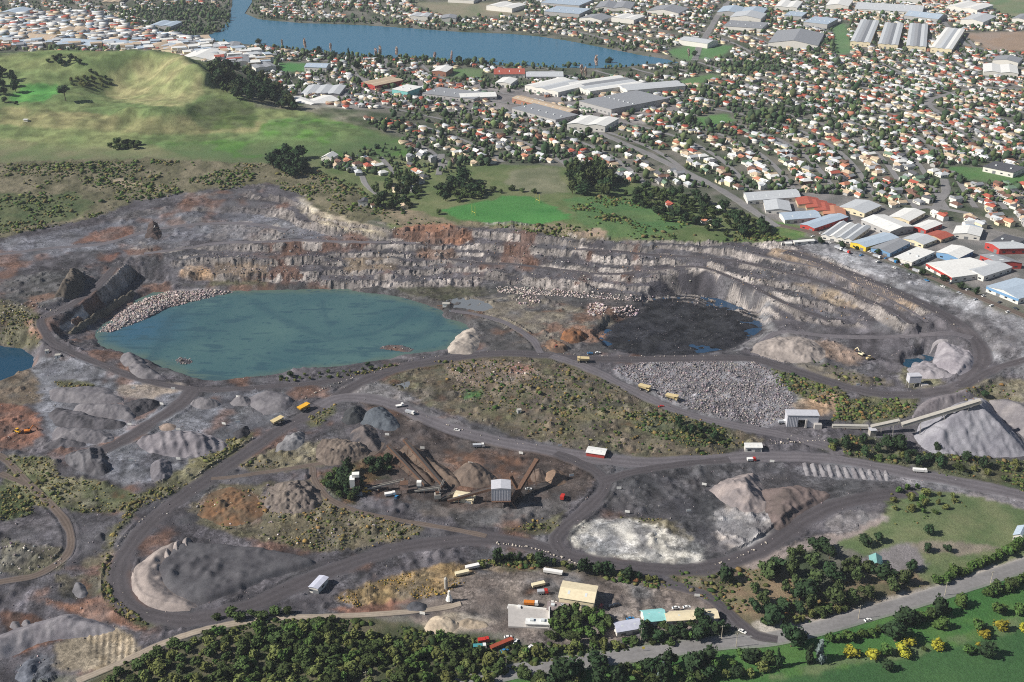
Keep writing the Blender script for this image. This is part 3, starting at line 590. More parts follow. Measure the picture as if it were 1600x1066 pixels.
# ------------------------------------------------------------------ mesh helpers
def mesh_np(name, V, F, mat=None, col=None, smooth=False):
    """mesh from numpy arrays; F is (n,3) or (n,4) or a list of such"""
    me = bpy.data.meshes.new(name); V = np.asarray(V, np.float32)
    Fs = F if isinstance(F, list) else [F]
    Fs = [np.asarray(f, np.int32) for f in Fs if len(f)]
    loops = np.concatenate([f.ravel() for f in Fs]); tot = np.concatenate([np.full(len(f), f.shape[1], np.int32) for f in Fs])
    st_ = np.concatenate([[0], np.cumsum(tot)[:-1]]).astype(np.int32)
    me.vertices.add(len(V)); me.vertices.foreach_set('co', V.ravel())
    me.loops.add(len(loops)); me.loops.foreach_set('vertex_index', loops)
    me.polygons.add(len(tot)); me.polygons.foreach_set('loop_start', st_); me.polygons.foreach_set('loop_total', tot)
    if smooth: me.polygons.foreach_set('use_smooth', np.ones(len(tot), bool))
    me.update(calc_edges=True); me.validate()
    if col is not None:
        ca = me.color_attributes.new('Col', 'FLOAT_COLOR', 'POINT'); c4 = np.ones((len(V), 4), np.float32); c4[:,:3] = col
        ca.data.foreach_set('color', c4.ravel())
    if mat: me.materials.append(mat)
    return me
def link(name, me, parent=None, **props):
    o = bpy.data.objects.new(name, me); COL.objects.link(o)
    if parent is not None: o.parent = parent
    for k, v in props.items(): o[k] = v
    return o
def grid_faces(nr, nc):
    i = np.arange(nr-1)[:,None]*nc+np.arange(nc-1)[None,:]; i = i.ravel()
    return np.stack([i, i+1, i+nc+1, i+nc], 1)

def rubble_layer(m, attr='Rock'):
    nt = m.node_tree; b = nt.nodes['Principled BSDF']; src = b.inputs['Base Color'].links[0].from_socket; pos = geo_pos(nt)
    wn = noise_tex(nt, .5, 3, .6, pos); vm = N(nt, 'ShaderNodeVectorMath', operation='MULTIPLY_ADD'); vm.inputs[1].default_value = (2.2,2.2,2.2); nt.links.new(wn.outputs['Color'], vm.inputs[0]); nt.links.new(pos, vm.inputs[2])
    c = src
    for sc, lo, hi in ((.62,.72,1.28),(.24,.86,1.14)):
        v = N(nt, 'ShaderNodeTexVoronoi'); v.inputs['Scale'].default_value = sc; nt.links.new(vm.outputs[0], v.inputs['Vector'])
        sx = N(nt, 'ShaderNodeSeparateColor'); nt.links.new(v.outputs['Color'], sx.inputs[0]); c = mul_color(nt, c, sx.outputs[0], lo, hi)
    mx = N(nt, 'ShaderNodeMix', data_type='RGBA'); at = N(nt, 'ShaderNodeAttribute', attribute_name=attr)
    nt.links.new(at.outputs['Fac'], mx.inputs[0]); nt.links.new(src, mx.inputs[6]); nt.links.new(c, mx.inputs[7]); nt.links.new(mx.outputs[2], b.inputs['Base Color'])
gm = attr_mat('ground_cover', grain=((1.1,.7,1.28),(.33,.82,1.18),(.03,.92,1.08)), bump=(.9,.9,.6))
me = mesh_np('ground', np.stack([VX, VY, H], -1).reshape(-1,3), grid_faces(NR, NC), gm, colr.reshape(-1,3), True)
rubble_layer(gm); ra = me.attributes.new('Rock', 'FLOAT', 'POINT'); ra.data.foreach_set('value', (QIN*np.clip(.35+2.2*(fbm(VX, VY, 14, 3, 78)-.4), .15, 1)).astype(np.float32).ravel())
crag = ((FACE > .3) | (rough > .45))[:-1,:-1].ravel(); me.polygons.foreach_set('use_smooth', ~crag)   # broken rock keeps its edges
link('ground', me, kind='structure')

# roads: draped strips just above the ground
RC = {'dark': (76,72,75), 'mid': (98,94,98), 'brown': (98,87,80), 'asphalt': (124,122,122), 'pale': (152,140,126)}
def road_mat(key):
    m, nt, b = new_mat('road_'+key); at = N(nt, 'ShaderNodeAttribute', attribute_name='Col'); pos = geo_pos(nt)
    c = mul_color(nt, at.outputs['Color'], noise_tex(nt, .5, 5, .65, pos).outputs[0], .82, 1.18)
    c = mul_color(nt, c, noise_tex(nt, .06, 3, .5, pos).outputs[0], .88, 1.12)
    nt.links.new(c, b.inputs['Base Color']); b.inputs['Roughness'].default_value = .9; b.inputs['Specular IOR Level'].default_value = .2
    return m
rmats = {k: road_mat(k) for k in RC}
for ri, (nm, w, pth, zz, c) in enumerate(road_paths):
    tg = np.gradient(pth, axis=0); tg /= np.hypot(tg[:,0], tg[:,1])[:,None]+1e-9; nrm = np.stack([-tg[:,1], tg[:,0]], 1)
    K = 11; u = np.linspace(-1, 1, K)
    wob = 1 + (0.0 if nm in ('public_road',) else 0.22)*(fbm(pth[:,0], pth[:,1], 16, 2, 200+ri)-.5)*2
    sw = np.where(u[None,:] > 0, fbm(pth[:,0], pth[:,1], 7, 3, 220+ri)[:,None], fbm(pth[:,0], pth[:,1], 7, 3, 240+ri)[:,None])-.5
    ww = wob[:,None]*(1+sw*(.45 if nm != 'public_road' else .05)); X = pth[:,0][:,None]+nrm[:,0][:,None]*u*w/2*ww; Y = pth[:,1][:,None]+nrm[:,1][:,None]*u*w/2*ww
    ZZ = Hs(X, Y) + 0.16 + 0.012*ri
    ZZ[:,0] -= .2; ZZ[:,-1] -= .2
    lanes = {'dark': .12, 'mid': .14, 'brown': .2, 'asphalt': .04, 'pale': .15}[c]
    prof = 1 + lanes*np.cos(u*math.pi*3)*(np.abs(u) < .95)
    edge = np.where(np.abs(u) > .8, 1.1 if c != 'asphalt' else 1.45, 1.0)
    base_c = s2l(RC[c])[None,None,:]*(prof*edge)[None,:,None]*(0.9+0.25*fbm(X, Y, 25, 3, 300+ri))[...,None]
    jn = np.clip(np.searchsorted(YS, Y)-1, 0, NR-1); in_ = np.clip(np.rint((X/halfw(Y)+1)/2*(NC-1)).astype(int), 0, NC-1); gcol = colr[jn, in_]
    blend = np.where(np.abs(u) > .95, .95, np.where(np.abs(u) > .7, .35, 0.))[None,:,None]*(1 if c != 'asphalt' else .5); base_c = base_c*(1-blend)+gcol*blend
    me = mesh_np(nm, np.stack([X, Y, ZZ], -1).reshape(-1,3), grid_faces(len(pth), K)[:, ::-1], rmats[c], base_c.reshape(-1,3), True)
    link(nm, me, kind='structure')

# water sheets
def water_mat(name, rgb, rough=.12, bump=.15, attr=False, spec=.5):
    m, nt, b = new_mat(name); pos = geo_pos(nt)
    if attr: nt.links.new(N(nt, 'ShaderNodeAttribute', attribute_name='Col').outputs['Color'], b.inputs['Base Color'])
    else: b.inputs['Base Color'].default_value = (*[float(v) for v in s2l(rgb)], 1)
    b.inputs['Roughness'].default_value = rough; b.inputs['IOR'].default_value = 1.33; b.inputs['Specular IOR Level'].default_value = spec
    bn = N(nt, 'ShaderNodeBump'); bn.inputs['Strength'].default_value = bump; bn.inputs['Distance'].default_value = .15
    nt.links.new(noise_tex(nt, .6, 4, .6, pos).outputs[0], bn.inputs['Height']); nt.links.new(bn.outputs[0], b.inputs['Normal'])
    return m
def water(name, pts, z, mat, grow=4, res=0, colf=None, **props):
    w = wpoly(pts, z); c = w.mean(0)
    if res:
        x0, y0 = w.min(0)-grow; x1, y1 = w.max(0)+grow
        xs = np.arange(x0, x1, res); yy = np.arange(y0, y1, res); X, Y = np.meshgrid(xs, yy)
        d, _ = seg_dist(X.ravel(), Y.ravel(), w, True); ins = (inside(X.ravel(), Y.ravel(), w) | (d < grow)).reshape(X.shape)
        F = grid_faces(*X.shape); keep = ins.ravel()[F].all(1); F = F[keep]
        used = np.unique(F); mp = np.full(X.size, -1); mp[used] = np.arange(len(used))
        V = np.stack([X.ravel(), Y.ravel(), np.full(X.size, z)], 1)[used]
        me = mesh_np(name, V, mp[F], mat, colf(V[:,0], V[:,1]))
    else:
        d = w-c; L = np.hypot(d[:,0], d[:,1])[:,None]; w2 = c+d*(1+grow/L)
        me = bpy.data.meshes.new(name); me.from_pydata([(float(a), float(b), z) for a, b in w2], [], [tuple(range(len(w2)))]); me.materials.append(mat)
        if me.polygons[0].normal.z < 0: me.flip_normals()
    return link(name, me, kind='structure')
water('lagoon_water', LAKE, LAKE_Z, water_mat('lagoon', (58,106,132), .25, .1), 12)
STREAKS = [([(395,470),(425,490),(455,505),(490,520),(520,530)],3.2),([(520,530),(580,522),(620,508),(650,485)],2.6),([(690,490),(680,510),(660,525),(600,545)],5),([(505,470),(505,490),(515,510)],2.2),([(255,530),(262,505),(290,480),(330,465)],4.5),([(240,560),(252,535),(256,515)],4),([(480,545),(520,552),(570,550),(620,540),(660,520)],3.5),([(400,555),(440,565),(480,570)],2)]
def pit_col(x, y):
    px, py = proj(x, y, PIT_Z); n = fbm(x, y, 35, 4, 400); c = s2l((52,84,92))*(1-n[:,None]) + s2l((80,108,106))*n[:,None]
    dk = np.zeros(len(x))
    xx = x+6*(fbm(x, y, 12, 3, 401)-.5); yy = y+6*(fbm(x, y, 12, 3, 402)-.5)
    for pts, w in STREAKS:
        q = wpoly(pts, PIT_Z); d, _ = seg_dist(xx, yy, q); dk = np.maximum(dk, (1-sstep(w*.3, w*2.0, d))*.5*(.4+1.2*fbm(x, y, 8, 3, 413)))
    sp = fbm(x*.4, y*1.6, 9, 3, 410); dk = np.maximum(dk, sstep(.62, .72, sp)*.75); sp2 = fbm(x, y*2.2, 5, 2, 411); dk = np.maximum(dk, sstep(.74, .8, sp2)*.8)
    w = wpoly(PIT, PIT_Z); d, _ = seg_dist(x, y, w, True); ins = inside(x, y, w)
    blue = sstep(60, 0, np.hypot(x-wpoly([(215,515)], PIT_Z)[0,0], y-wpoly([(215,515)], PIT_Z)[0,1]))[:,None]
    c = c*(1-blue)+s2l((52,88,108))*blue
    shal = ((1-sstep(1, 14, d+8*(fbm(x, y, 10, 3, 412)-.5)))*.55)[:,None]; c = c*(1-shal)+s2l((92,104,88))*shal; dk = dk[:,None]
    return c*(1-dk)+s2l((50,78,88))*dk
water('pit_lake_water', PIT, PIT_Z, water_mat('pit_lake', (60,120,125), .25, .06, True, .3), 5, 1.6, pit_col)
wb = water_mat('pond_water', (24,62,84), .12, .08)
water('pond_water', LEFTP, LEFT_Z, wb); water('pond_water', POOL, POOL_Z, wb, 2)
water('pond_water', MUD, MUD_Z, water_mat('mud_pond', (40,66,92), .15, .08), 2)
wg = water_mat('puddle_water', (112,116,120), .1, .05)
water('puddle_water', PUD1, .6, wg, 2); water('puddle_water', PUD2, .8, wg, 2)
# ================================================================== building blocks
MATS = {}
def pm(name, rgb, **k):
    if name not in MATS: MATS[name] = plain(name, rgb, **k)
    return MATS[name]
class MB:
    """collects simple solids; build() links them as one mesh object"""
    def __init__(s): s.v = []; s.f = []
    def add(s, v, f): n = len(s.v); s.v += [tuple(map(float, q)) for q in v]; s.f += [tuple(i+n for i in q) for q in f]; return s
    def box(s, x0, x1, y0, y1, z0, z1):
        return s.add([(x0,y0,z0),(x1,y0,z0),(x1,y1,z0),(x0,y1,z0),(x0,y0,z1),(x1,y0,z1),(x1,y1,z1),(x0,y1,z1)], [(0,3,2,1),(4,5,6,7),(0,1,5,4),(1,2,6,5),(2,3,7,6),(3,0,4,7)])
    def hexa(s, v): return s.add(v, [(0,3,2,1),(4,5,6,7),(0,1,5,4),(1,2,6,5),(2,3,7,6),(3,0,4,7)])
    def prism(s, prof, y0, y1):
        """profile in x,z swept along y"""
        n = len(prof); v = [(x,y0,z) for x,z in prof]+[(x,y1,z) for x,z in prof]
        return s.add(v, [tuple(range(n))[::1], tuple(range(2*n-1, n-1, -1))]+[((i+1) % n, i, i+n, (i+1) % n+n) for i in range(n)])
    def cyl(s, a, b, r0, r1=None, n=8):
        r1 = r0 if r1 is None else r1; a = Vector(a); b = Vector(b); d = (b-a).normalized()
        u = d.orthogonal().normalized(); w = d.cross(u); v = []
        for c, r in ((a, r0), (b, r1)):
            for k in range(n): v.append(c+(u*math.cos(k*2*math.pi/n)+w*math.sin(k*2*math.pi/n))*r)
        return s.add(v, [tuple(range(n-1,-1,-1)), tuple(range(n, 2*n))]+[(k, (k+1) % n, n+(k+1) % n, n+k) for k in range(n)])
    def beam(s, a, b, w, h):
        a = Vector(a); b = Vector(b); d = (b-a).normalized(); sd = d.cross(Vector((0,0,1)))
        sd = (sd if sd.length > 1e-3 else Vector((1,0,0))).normalized(); up = sd.cross(d)
        v = [c+sd*(i*w/2)+up*(j*h/2) for c in (a, b) for i, j in ((-1,-1),(1,-1),(1,1),(-1,1))]
        return s.add(v, [(0,1,2,3),(7,6,5,4),(0,4,5,1),(1,5,6,2),(2,6,7,3),(3,7,4,0)])
    def mesh(s, name, mat, smooth=False):
        me = bpy.data.meshes.new(name); me.from_pydata(s.v, [], s.f); me.materials.append(mat)
        if smooth: me.polygons.foreach_set('use_smooth', [True]*len(me.polygons))
        return me
    def build(s, name, mat, parent=None, smooth=False): return link(name, s.mesh(name, mat, smooth), parent)
def thing(name, label, cat, loc, rz=0.0, group=None, scale=1.0):
    o = bpy.data.objects.new(name, None); COL.objects.link(o); o.location = [float(v) for v in loc]; o.rotation_euler = (0,0,float(rz)); o.scale = (scale,)*3
    o.empty_display_size = .5; o['label'] = label; o['category'] = cat
    if group: o['group'] = group
    return o
def at(px, py):
    x, y, z = G([px], [py]); return float(x[0]), float(y[0]), float(z[0])
def heading(a, b):
    p = at(*a); q = at(*b); return math.atan2(q[1]-p[1], q[0]-p[0])
def copy_thing(proto, loc, rz=0.0, label=None, group=None, scale=None):
    c = proto.copy(); COL.objects.link(c); c.location = [float(v) for v in loc]; c.rotation_euler = (0,0,float(rz))
    if scale is not None: c.scale = (scale,)*3 if np.isscalar(scale) else scale
    if label: c['label'] = label
    if group: c['group'] = group
    for ch in proto.children:
        d = ch.copy(); COL.objects.link(d); d.parent = c
        for g in ch.children:
            e = g.copy(); COL.objects.link(e); e.parent = d
    return c

def ico(sub):
    import bmesh
    bm = bmesh.new(); bmesh.ops.create_icosphere(bm, subdivisions=sub, radius=1.0); bm.verts.ensure_lookup_table()
    V = np.array([v.co[:] for v in bm.verts]); F = np.array([[v.index for v in f.verts] for f in bm.faces]); bm.free(); return V, F
ICO1, ICO1F = ico(1); ICO2, ICO2F = ico(2); ICO3, ICO3F = ico(3)
def scatter_mesh(name, protos, pos, scl, rot, col, mat):
    """many small bodies joined in one mesh; protos = list of (V, F), scl (n,3)"""
    n = len(pos); which = rng.integers(0, len(protos), n); Vs = []; Fs = []; Cs = []; off = 0
    for k, (pv, pf) in enumerate(protos):
        idx = np.nonzero(which == k)[0]
        if not len(idx): continue
        v = pv[None]*scl[idx][:,None,:]; c = np.cos(rot[idx])[:,None]; s = np.sin(rot[idx])[:,None]
        x = v[...,0]*c-v[...,1]*s; y = v[...,0]*s+v[...,1]*c
        v = np.stack([x, y, v[...,2]], -1)+pos[idx][:,None,:]
        Vs.append(v.reshape(-1,3)); Fs.append((pf[None]+(np.arange(len(idx))*len(pv))[:,None,None]+off).reshape(-1, pf.shape[1])); off += len(idx)*len(pv)
        Cs.append(np.repeat(col[idx], len(pv), 0)*(0.8+0.4*rng.random((len(idx)*len(pv),1))))
    return mesh_np(name, np.vstack(Vs), np.vstack(Fs), mat, np.vstack(Cs))
def in_zone(poly, n_per_100, zguess=2.0, extra=None, cap=12000):
    """world-uniform random ground points inside a photo-traced outline"""
    p = np.array(poly, float); x, y = P(p[:,0], p[:,1], zguess); x0, x1 = x.min()-10, x.max()+10; y0, y1 = y.min()-25, y.max()+25
    n = int((x1-x0)*(y1-y0)/100*n_per_100); n = min(n, cap*6)
    X = rng.uniform(x0, x1, n); Y = rng.uniform(y0, y1, n); zz = Hs(X, Y); a, b = proj(X, Y, zz)
    m = inside(a, b, p)
    return np.stack([X[m], Y[m], zz[m]], 1)[:cap]
def jitter_palette(cols, n, var=.18):
    c = np.array([s2l(q) for q in cols])[rng.integers(0, len(cols), n)]
    return c*(1+rng.normal(0, var, (n,1)))*(1+rng.normal(0, .05, (n,3)))

# ------------------------------------------------------------------ rocks
def rock_proto(seed):
    r = np.random.default_rng(seed); V = ICO1.copy()*(1+r.normal(0, .16, (12,1)))*np.array([1,.8,.7]); return V, ICO1F
ROCKS = [rock_proto(k) for k in range(6)]
rock_m = attr_mat('boulder_rock', grain=((1.5,.75,1.25),), rough=.9)
def rocks(name, label, zones, size, cols, cat='rocks', zg=0.0):
    pts = np.vstack([in_zone(z, d, zg) for z, d in zones]); n = len(pts)
    s = rng.uniform(size[0], size[1], n)**1.0; s = s*rng.choice([.7,1,1.4], n, p=[.5,.38,.12])
    pts[:,2] += s*.35
    me = scatter_mesh(name, ROCKS, pts, np.stack([s,s,s], 1)*rng.uniform(.8,1.25,(n,3)), rng.uniform(0, 6.3, n), jitter_palette(cols, n), rock_m)
    link(name, me, kind='stuff', label=label, category=cat)
GREY = [(142,134,134),(128,121,122),(156,148,146),(106,100,103)]
FIELD = [(956,576),(1000,567),(1100,565),(1180,566),(1212,585),(1240,620),(1232,652),(1190,668),(1130,655),(1060,634),(1010,608)]
rocks('boulder_field', 'field of loose grey boulders spread beside the haul road', [(FIELD, 60)], (.35,.8), GREY, 'boulders')
rocks('boulder_bank', 'bank of pale blasted boulders running into the teal pit lake', [(SPIT, 44)], (.6,1.15), [(186,172,166),(164,150,146),(146,136,134)], 'boulders', PIT_Z)
rocks('boulder_windrow', 'long windrow of pale boulders on the pit floor below the benches', [([(775,448),(850,450),(930,457),(1015,465),(1022,472),(930,467),(850,462),(780,458)], 40)], (.5,1.0), [(190,178,172),(164,152,148)], 'boulders')
rocks('boulder_heap', 'heaps of pale boulders beside the orange soil on the pit floor', [([(915,478),(935,472),(948,480),(945,492),(920,494)], 34),([(955,482),(985,478),(1000,484),(995,494),(960,496)], 34),([(800,465),(830,460),(850,470),(830,480),(805,475)], 12)], (.7,1.3), [(186,170,166),(160,146,144)], 'boulders')
rocks('broken_rock', 'broken rock scattered over knolls, islets and road edges of the quarry', [(ISLE, 18),(ISLE2, 6),([(420,760),(480,755),(500,790),(450,800),(415,785)], 10),([(0,470),(60,468),(110,485),(100,500),(0,492)], 5),([(495,690),(560,690),(575,705),(530,722),(498,715)], 12),([(1195,684),(1290,678),(1290,688),(1210,694)], 8),([(300,790),(420,755),(520,790),(650,830),(500,860),(340,825)], 2.2),([(0,845),(98,855),(95,890),(0,900)], 5),([(690,570),(830,565),(850,592),(720,602)], 6),([(600,385),(800,392),(1000,405),(1200,430),(1200,460),(1000,455),(700,440),(420,438),(420,415)], 1.6),([(20,1045),(60,1020),(75,1030),(60,1066),(20,1066)], 8),([(330,395),(420,400),(420,435),(300,430)], 4)], (.4,.95), GREY+[(190,180,168)], 'rocks')
WALLZ = [(300,400),(420,376),(500,340),(612,356),(800,352),(960,374),(1200,380),(1310,410),(1400,452),(1450,500),(1300,505),(1190,495),(1000,464),(800,444),(600,448),(400,443)]
rocks('fallen_rock', 'angular rock fallen along the benches of the pit wall', [(WALLZ, 4)], (.35,.85), GREY+[(168,160,156),(84,80,82),(150,128,106)], 'rocks', 15)
QUARRY_ALL = [(0,375),(220,315),(420,290),(500,335),(700,355),(960,378),(1200,382),(1400,420),(1600,505),(1600,780),(1400,765),(1240,850),(1120,900),(700,880),(420,960),(200,980),(0,1060)]
rocks('loose_stones', 'loose stones strewn across the quarry floor', [(QUARRY_ALL, 1.3)], (.22,.5), GREY+[(92,88,90)], 'stones')

# ------------------------------------------------------------------ shrubs as ground cover
def shrub_proto(seed):
    r = np.random.default_rng(seed); V = ICO1.copy()*(1+r.normal(0, .22, (12,1))); V[:,2] = V[:,2]*.75+.35; return V, ICO1F
SHRUBS = [shrub_proto(20+k) for k in range(6)]
shrub_m = attr_mat('scrub_leaf', grain=((2.2,.55,1.4),(.5,.8,1.2)), rough=.9, bump=(3.0,.9,.4))
def scrub(name, label, zones, size, cols, zg=2.0, cat='scrub'):
    pts = np.vstack([in_zone(z, d*6.5, zg) for z, d in zones])
    k = fbm(pts[:,0], pts[:,1], 34, 4, 500, .6); pts = pts[k+rng.normal(0,.05,len(pts)) > .52]; n = len(pts)
    s = rng.uniform(size[0], size[1], n)*rng.choice([.5,.85,1.4], n, p=[.55,.35,.10])
    me = scatter_mesh(name, SHRUBS, pts, np.stack([s,s,s*.8], 1)*rng.uniform(.75,1.3,(n,3)), rng.uniform(0, 6.3, n), jitter_palette(cols, n), shrub_m)
    link(name, me, kind='stuff', label=label, category=cat)
OLIVE = [(88,92,54),(104,100,62),(74,84,46),(114,104,70)]; GREEN = [(66,88,44),(80,100,50),(58,78,42),(98,108,58)]
scrub('scrub', 'low scrub covering the slope behind the quarry benches', [([(-200,258),(0,256),(250,250),(480,260),(560,290),(600,335),(520,335),(470,305),(420,290),(300,302),(220,314),(130,347),(0,370),(-200,385)], 1.8)], (1.0,2.2), OLIVE+GREEN, 32)
scrub('scrub', 'rough scrub on the open ground below the sports field', [([(880,310),(960,305),(1040,330),(1080,352),(1000,374),(930,368),(900,340)], 2.2),([(560,300),(640,335),(700,350),(600,352)], 1.5),([(720,350),(900,352),(960,374),(880,371),(740,355)], 2.5),([(1000,368),(1200,360),(1240,376),(1050,378)], 3)], (.9,2.0), OLIVE+GREEN, 30)
scrub('scrub', 'weedy scrub and rank grass between the two haul roads', [([(600,600),(680,564),(850,558),(960,602),(1060,652),(1200,690),(1120,712),(1000,716),(880,698),(800,680),(700,640)], 1.5),([(860,636),(985,636),(985,656),(880,655)], 3),([(985,645),(1060,645),(1130,668),(1150,695),(1080,700),(990,670)], 4)], (.6,1.5), OLIVE+[(128,110,70),(66,88,44),(58,78,42)])
scrub('scrub', 'gorse and weeds along the haul road by the stockpile yard', [([(402,670),(335,730),(275,770),(220,792),(185,830),(168,880),(160,870),(200,790),(250,755),(310,715),(370,680)], 7),([(10,712),(78,715),(95,745),(165,755),(215,776),(200,798),(130,802),(60,790),(10,770)], 4),([(0,765),(55,785),(50,805),(0,815)], 6),([(160,880),(172,880),(175,930),(240,980),(190,965),(160,930)], 8),([(0,845),(98,855),(95,890),(0,900)], 4),([(84,596),(148,602),(135,608),(90,604)], 6),([(0,470),(60,495),(60,540),(0,538)], 5),([(480,650),(525,632),(500,668)], 6),([(420,605),(450,590),(560,580),(620,570),(700,556),(620,572),(560,588),(480,600)], 7)], (.5,1.3), OLIVE+[(134,122,76)])
scrub('scrub', 'dry brown and green weeds on the knoll beside the plant yard', [([(300,790),(420,755),(490,750),(520,790),(660,825),(650,840),(560,858),(500,862),(360,832)], 4.5),([(370,730),(440,695),(580,705),(470,733)], 3),([(785,830),(885,795),(870,830)], 5),([(960,808),(1050,812),(1090,842),(1030,822)], 5)], (.5,1.3), OLIVE+[(146,120,74)])
scrub('scrub', 'golden dry grass tussocks on the bank above the depot yard', [([(525,935),(600,905),(680,885),(730,880),(745,895),(710,925),(640,940),(560,950)], 12)], (.35,.7), [(158,126,62),(140,116,58),(170,138,72),(112,104,56)])
scrub('scrub', 'mixed green and rusty scrub along the road verge', [([(730,880),(800,870),(900,882),(980,893),(1060,915),(1030,920),(880,895)], 9),([(1040,890),(1240,890),(1240,980),(1160,970),(1060,912)], 5),([(1205,576),(1315,610),(1330,625),(1290,632),(1212,604)], 6),([(1310,625),(1440,622),(1425,650),(1300,660)], 8),([(1280,700),(1330,680),(1440,708),(1600,720),(1600,768),(1400,728)], 7),([(1150,960),(1340,900),(1450,915),(1210,990)], 6),([(1390,770),(1500,772),(1520,790),(1400,830)], 5),([(1260,560),(1400,600),(1330,603)], 3),([(1490,610),(1600,595),(1600,630),(1500,630)], 4)], (.6,1.6), GREEN+OLIVE+[(124,96,62)])
scrub('undergrowth', 'dense green undergrowth beneath the roadside bush', [([(150,1055),(260,1008),(420,968),(560,970),(700,990),(860,1015),(880,1030),(780,1055),(760,1080),(150,1090)], 8),([(830,1005),(940,1012),(1080,1000),(1130,995),(950,1022),(830,1040)], 5)], (.8,1.8), [(54,68,36),(66,80,42),(84,90,50),(44,58,34)], 4, 'undergrowth')

# ------------------------------------------------------------------ tree kinds (trunk + crown of leaf clumps), shared between copies
def leaf_mat(name, rgb, rnd=.25, var=.35):
    m, nt, b = new_mat(name); oi = N(nt, 'ShaderNodeObjectInfo'); tc = N(nt, 'ShaderNodeTexCoord')
    cn = N(nt, 'ShaderNodeRGB'); cn.outputs[0].default_value = (*[float(v) for v in s2l(rgb)], 1); c = cn.outputs[0]
    pos = geo_pos(nt)
    c = mul_color(nt, c, noise_tex(nt, 1.4, 4, .6, pos).outputs[0], 1-var, 1+var); c = mul_color(nt, c, noise_tex(nt, .25, 2, .5, pos).outputs[0], .8, 1.2)
    hs = N(nt, 'ShaderNodeHueSaturation'); nt.links.new(c, hs.inputs['Color'])
    for inp, lo, hi in (('Value', 1-rnd, 1+rnd), ('Hue', .485, .515)):
        mr = N(nt, 'ShaderNodeMapRange'); mr.inputs[3].default_value = lo; mr.inputs[4].default_value = hi; nt.links.new(oi.outputs['Random'], mr.inputs[0]); nt.links.new(mr.outputs[0], hs.inputs[inp])
    nt.links.new(hs.outputs[0], b.inputs['Base Color']); b.inputs['Roughness'].default_value = .85; b.inputs['Specular IOR Level'].default_value = .15
    return m
def crown_mesh(name, mat, seed, rx, rz, zc, lobes=9, leaves=360, leaf=.36, conic=0.0):
    """one crown: uneven lobed core wrapped in small leaf clumps"""
    r = np.random.default_rng(seed); V = []; F = []; C = []
    lp = r.normal(0, 1, (lobes,3)); lp /= np.linalg.norm(lp, axis=1)[:,None]; lp *= r.uniform(.2,.8,(lobes,1)); ls = r.uniform(.28,.62,lobes)
    if conic:
        h = np.linspace(-.8, .85, lobes); lp = np.stack([r.normal(0,.14,lobes)*(1-h), r.normal(0,.14,lobes)*(1-h), h], 1); ls = .62*(1-(h+.8)/1.75*conic)
    surf = []; off = 0
    for p, s in zip(lp, ls):
        v = ICO1*(1+r.normal(0,.13,(12,1)))*s*.86+p; V.append(v); F.append(ICO1F+off); off += 12
        d = r.normal(0,1,(leaves//lobes,3)); d /= np.linalg.norm(d, axis=1)[:,None]; surf.append(np.concatenate([p+d*s*r.uniform(.8,1.28,(len(d),1)), d], 1))
    surf = np.vstack(surf); lf = r.uniform(.6,1.4,len(surf))*leaf
    rnd = r.normal(0,1,(len(surf),3)); nn = surf[:,3:]+rnd*.55; nn /= np.linalg.norm(nn, axis=1)[:,None]
    u = np.cross(nn, r.normal(0,1,(len(surf),3))); u /= np.linalg.norm(u, axis=1)[:,None]; w = np.cross(nn, u)
    k = len(surf); q = np.empty((k,4,3))
    for j, (a, b) in enumerate(((-1,-.7),(1,-.5),(.7,.9),(-.6,.8))): q[:,j] = surf[:,:3]+(u*a+w*b)*(lf*.5)[:,None]+nn*lf[:,None]*.08*(-1)**j
    VV = np.vstack(V+[q.reshape(-1,3)])*np.array([rx, rx, rz])+np.array([0,0,zc])
    quads = np.arange(k*4).reshape(k,4)+off
    return mesh_np(name, VV, [np.vstack(F), quads], mat)
bark = pm('bark', (96,82,66), rough=.95, grain=((2.0,.7,1.2),))
def tree_proto(name, mat, seed, rx, rz, zc, th, tr, **k):
    cm = crown_mesh(name+'_crown', mat, seed, rx, rz, zc, **k)
    t = MB(); t.cyl((0,0,-.6), (.15*rx*.2,0,th), tr, tr*.6, 7)
    for a in range(3): t.cyl((0,0,th*.6), (math.cos(a*2.1+seed)*rx*.45, math.sin(a*2.1+seed)*rx*.45, th+rz*.25), tr*.5, tr*.2, 5)
    return cm, t.mesh(name+'_trunk', bark)
LM = {'bush': leaf_mat('leaf_bush', (66,80,44), .35), 'bright': leaf_mat('leaf_bright', (72,94,46)), 'dark': leaf_mat('leaf_dark', (46,64,40), .2), 'pine': leaf_mat('leaf_pine', (66,78,46), .28),
      'gold': leaf_mat('leaf_gold', (142,136,46), .15, .3), 'blue': leaf_mat('leaf_blue', (112,124,122), .1), 'bare': leaf_mat('leaf_bare', (186,164,152), .1), 'olive': leaf_mat('leaf_olive', (98,104,58))}
KINDS = {}
def kind(key, mat, n, rx, rz, zc, th, tr, **k): KINDS[key] = [tree_proto(key, LM[mat], 31*len(KINDS)+i, rx, rz, zc, th, tr, **k) for i in range(n)]
kind('bush', 'bush', 4, 3.4, 2.6, 3.2, 2.4, .22); kind('bright', 'bright', 3, 3.2, 2.6, 3.1, 2.4, .2); kind('olive', 'olive', 2, 3.2, 2.3, 2.8, 2.0, .2)
kind('dark', 'dark', 4, 5.0, 5.0, 6.0, 4.0, .4, lobes=9, leaves=330, leaf=.28); kind('pine', 'pine', 3, 4.6, 5.6, 7.2, 6.0, .35, lobes=9, leaves=330, leaf=.28)
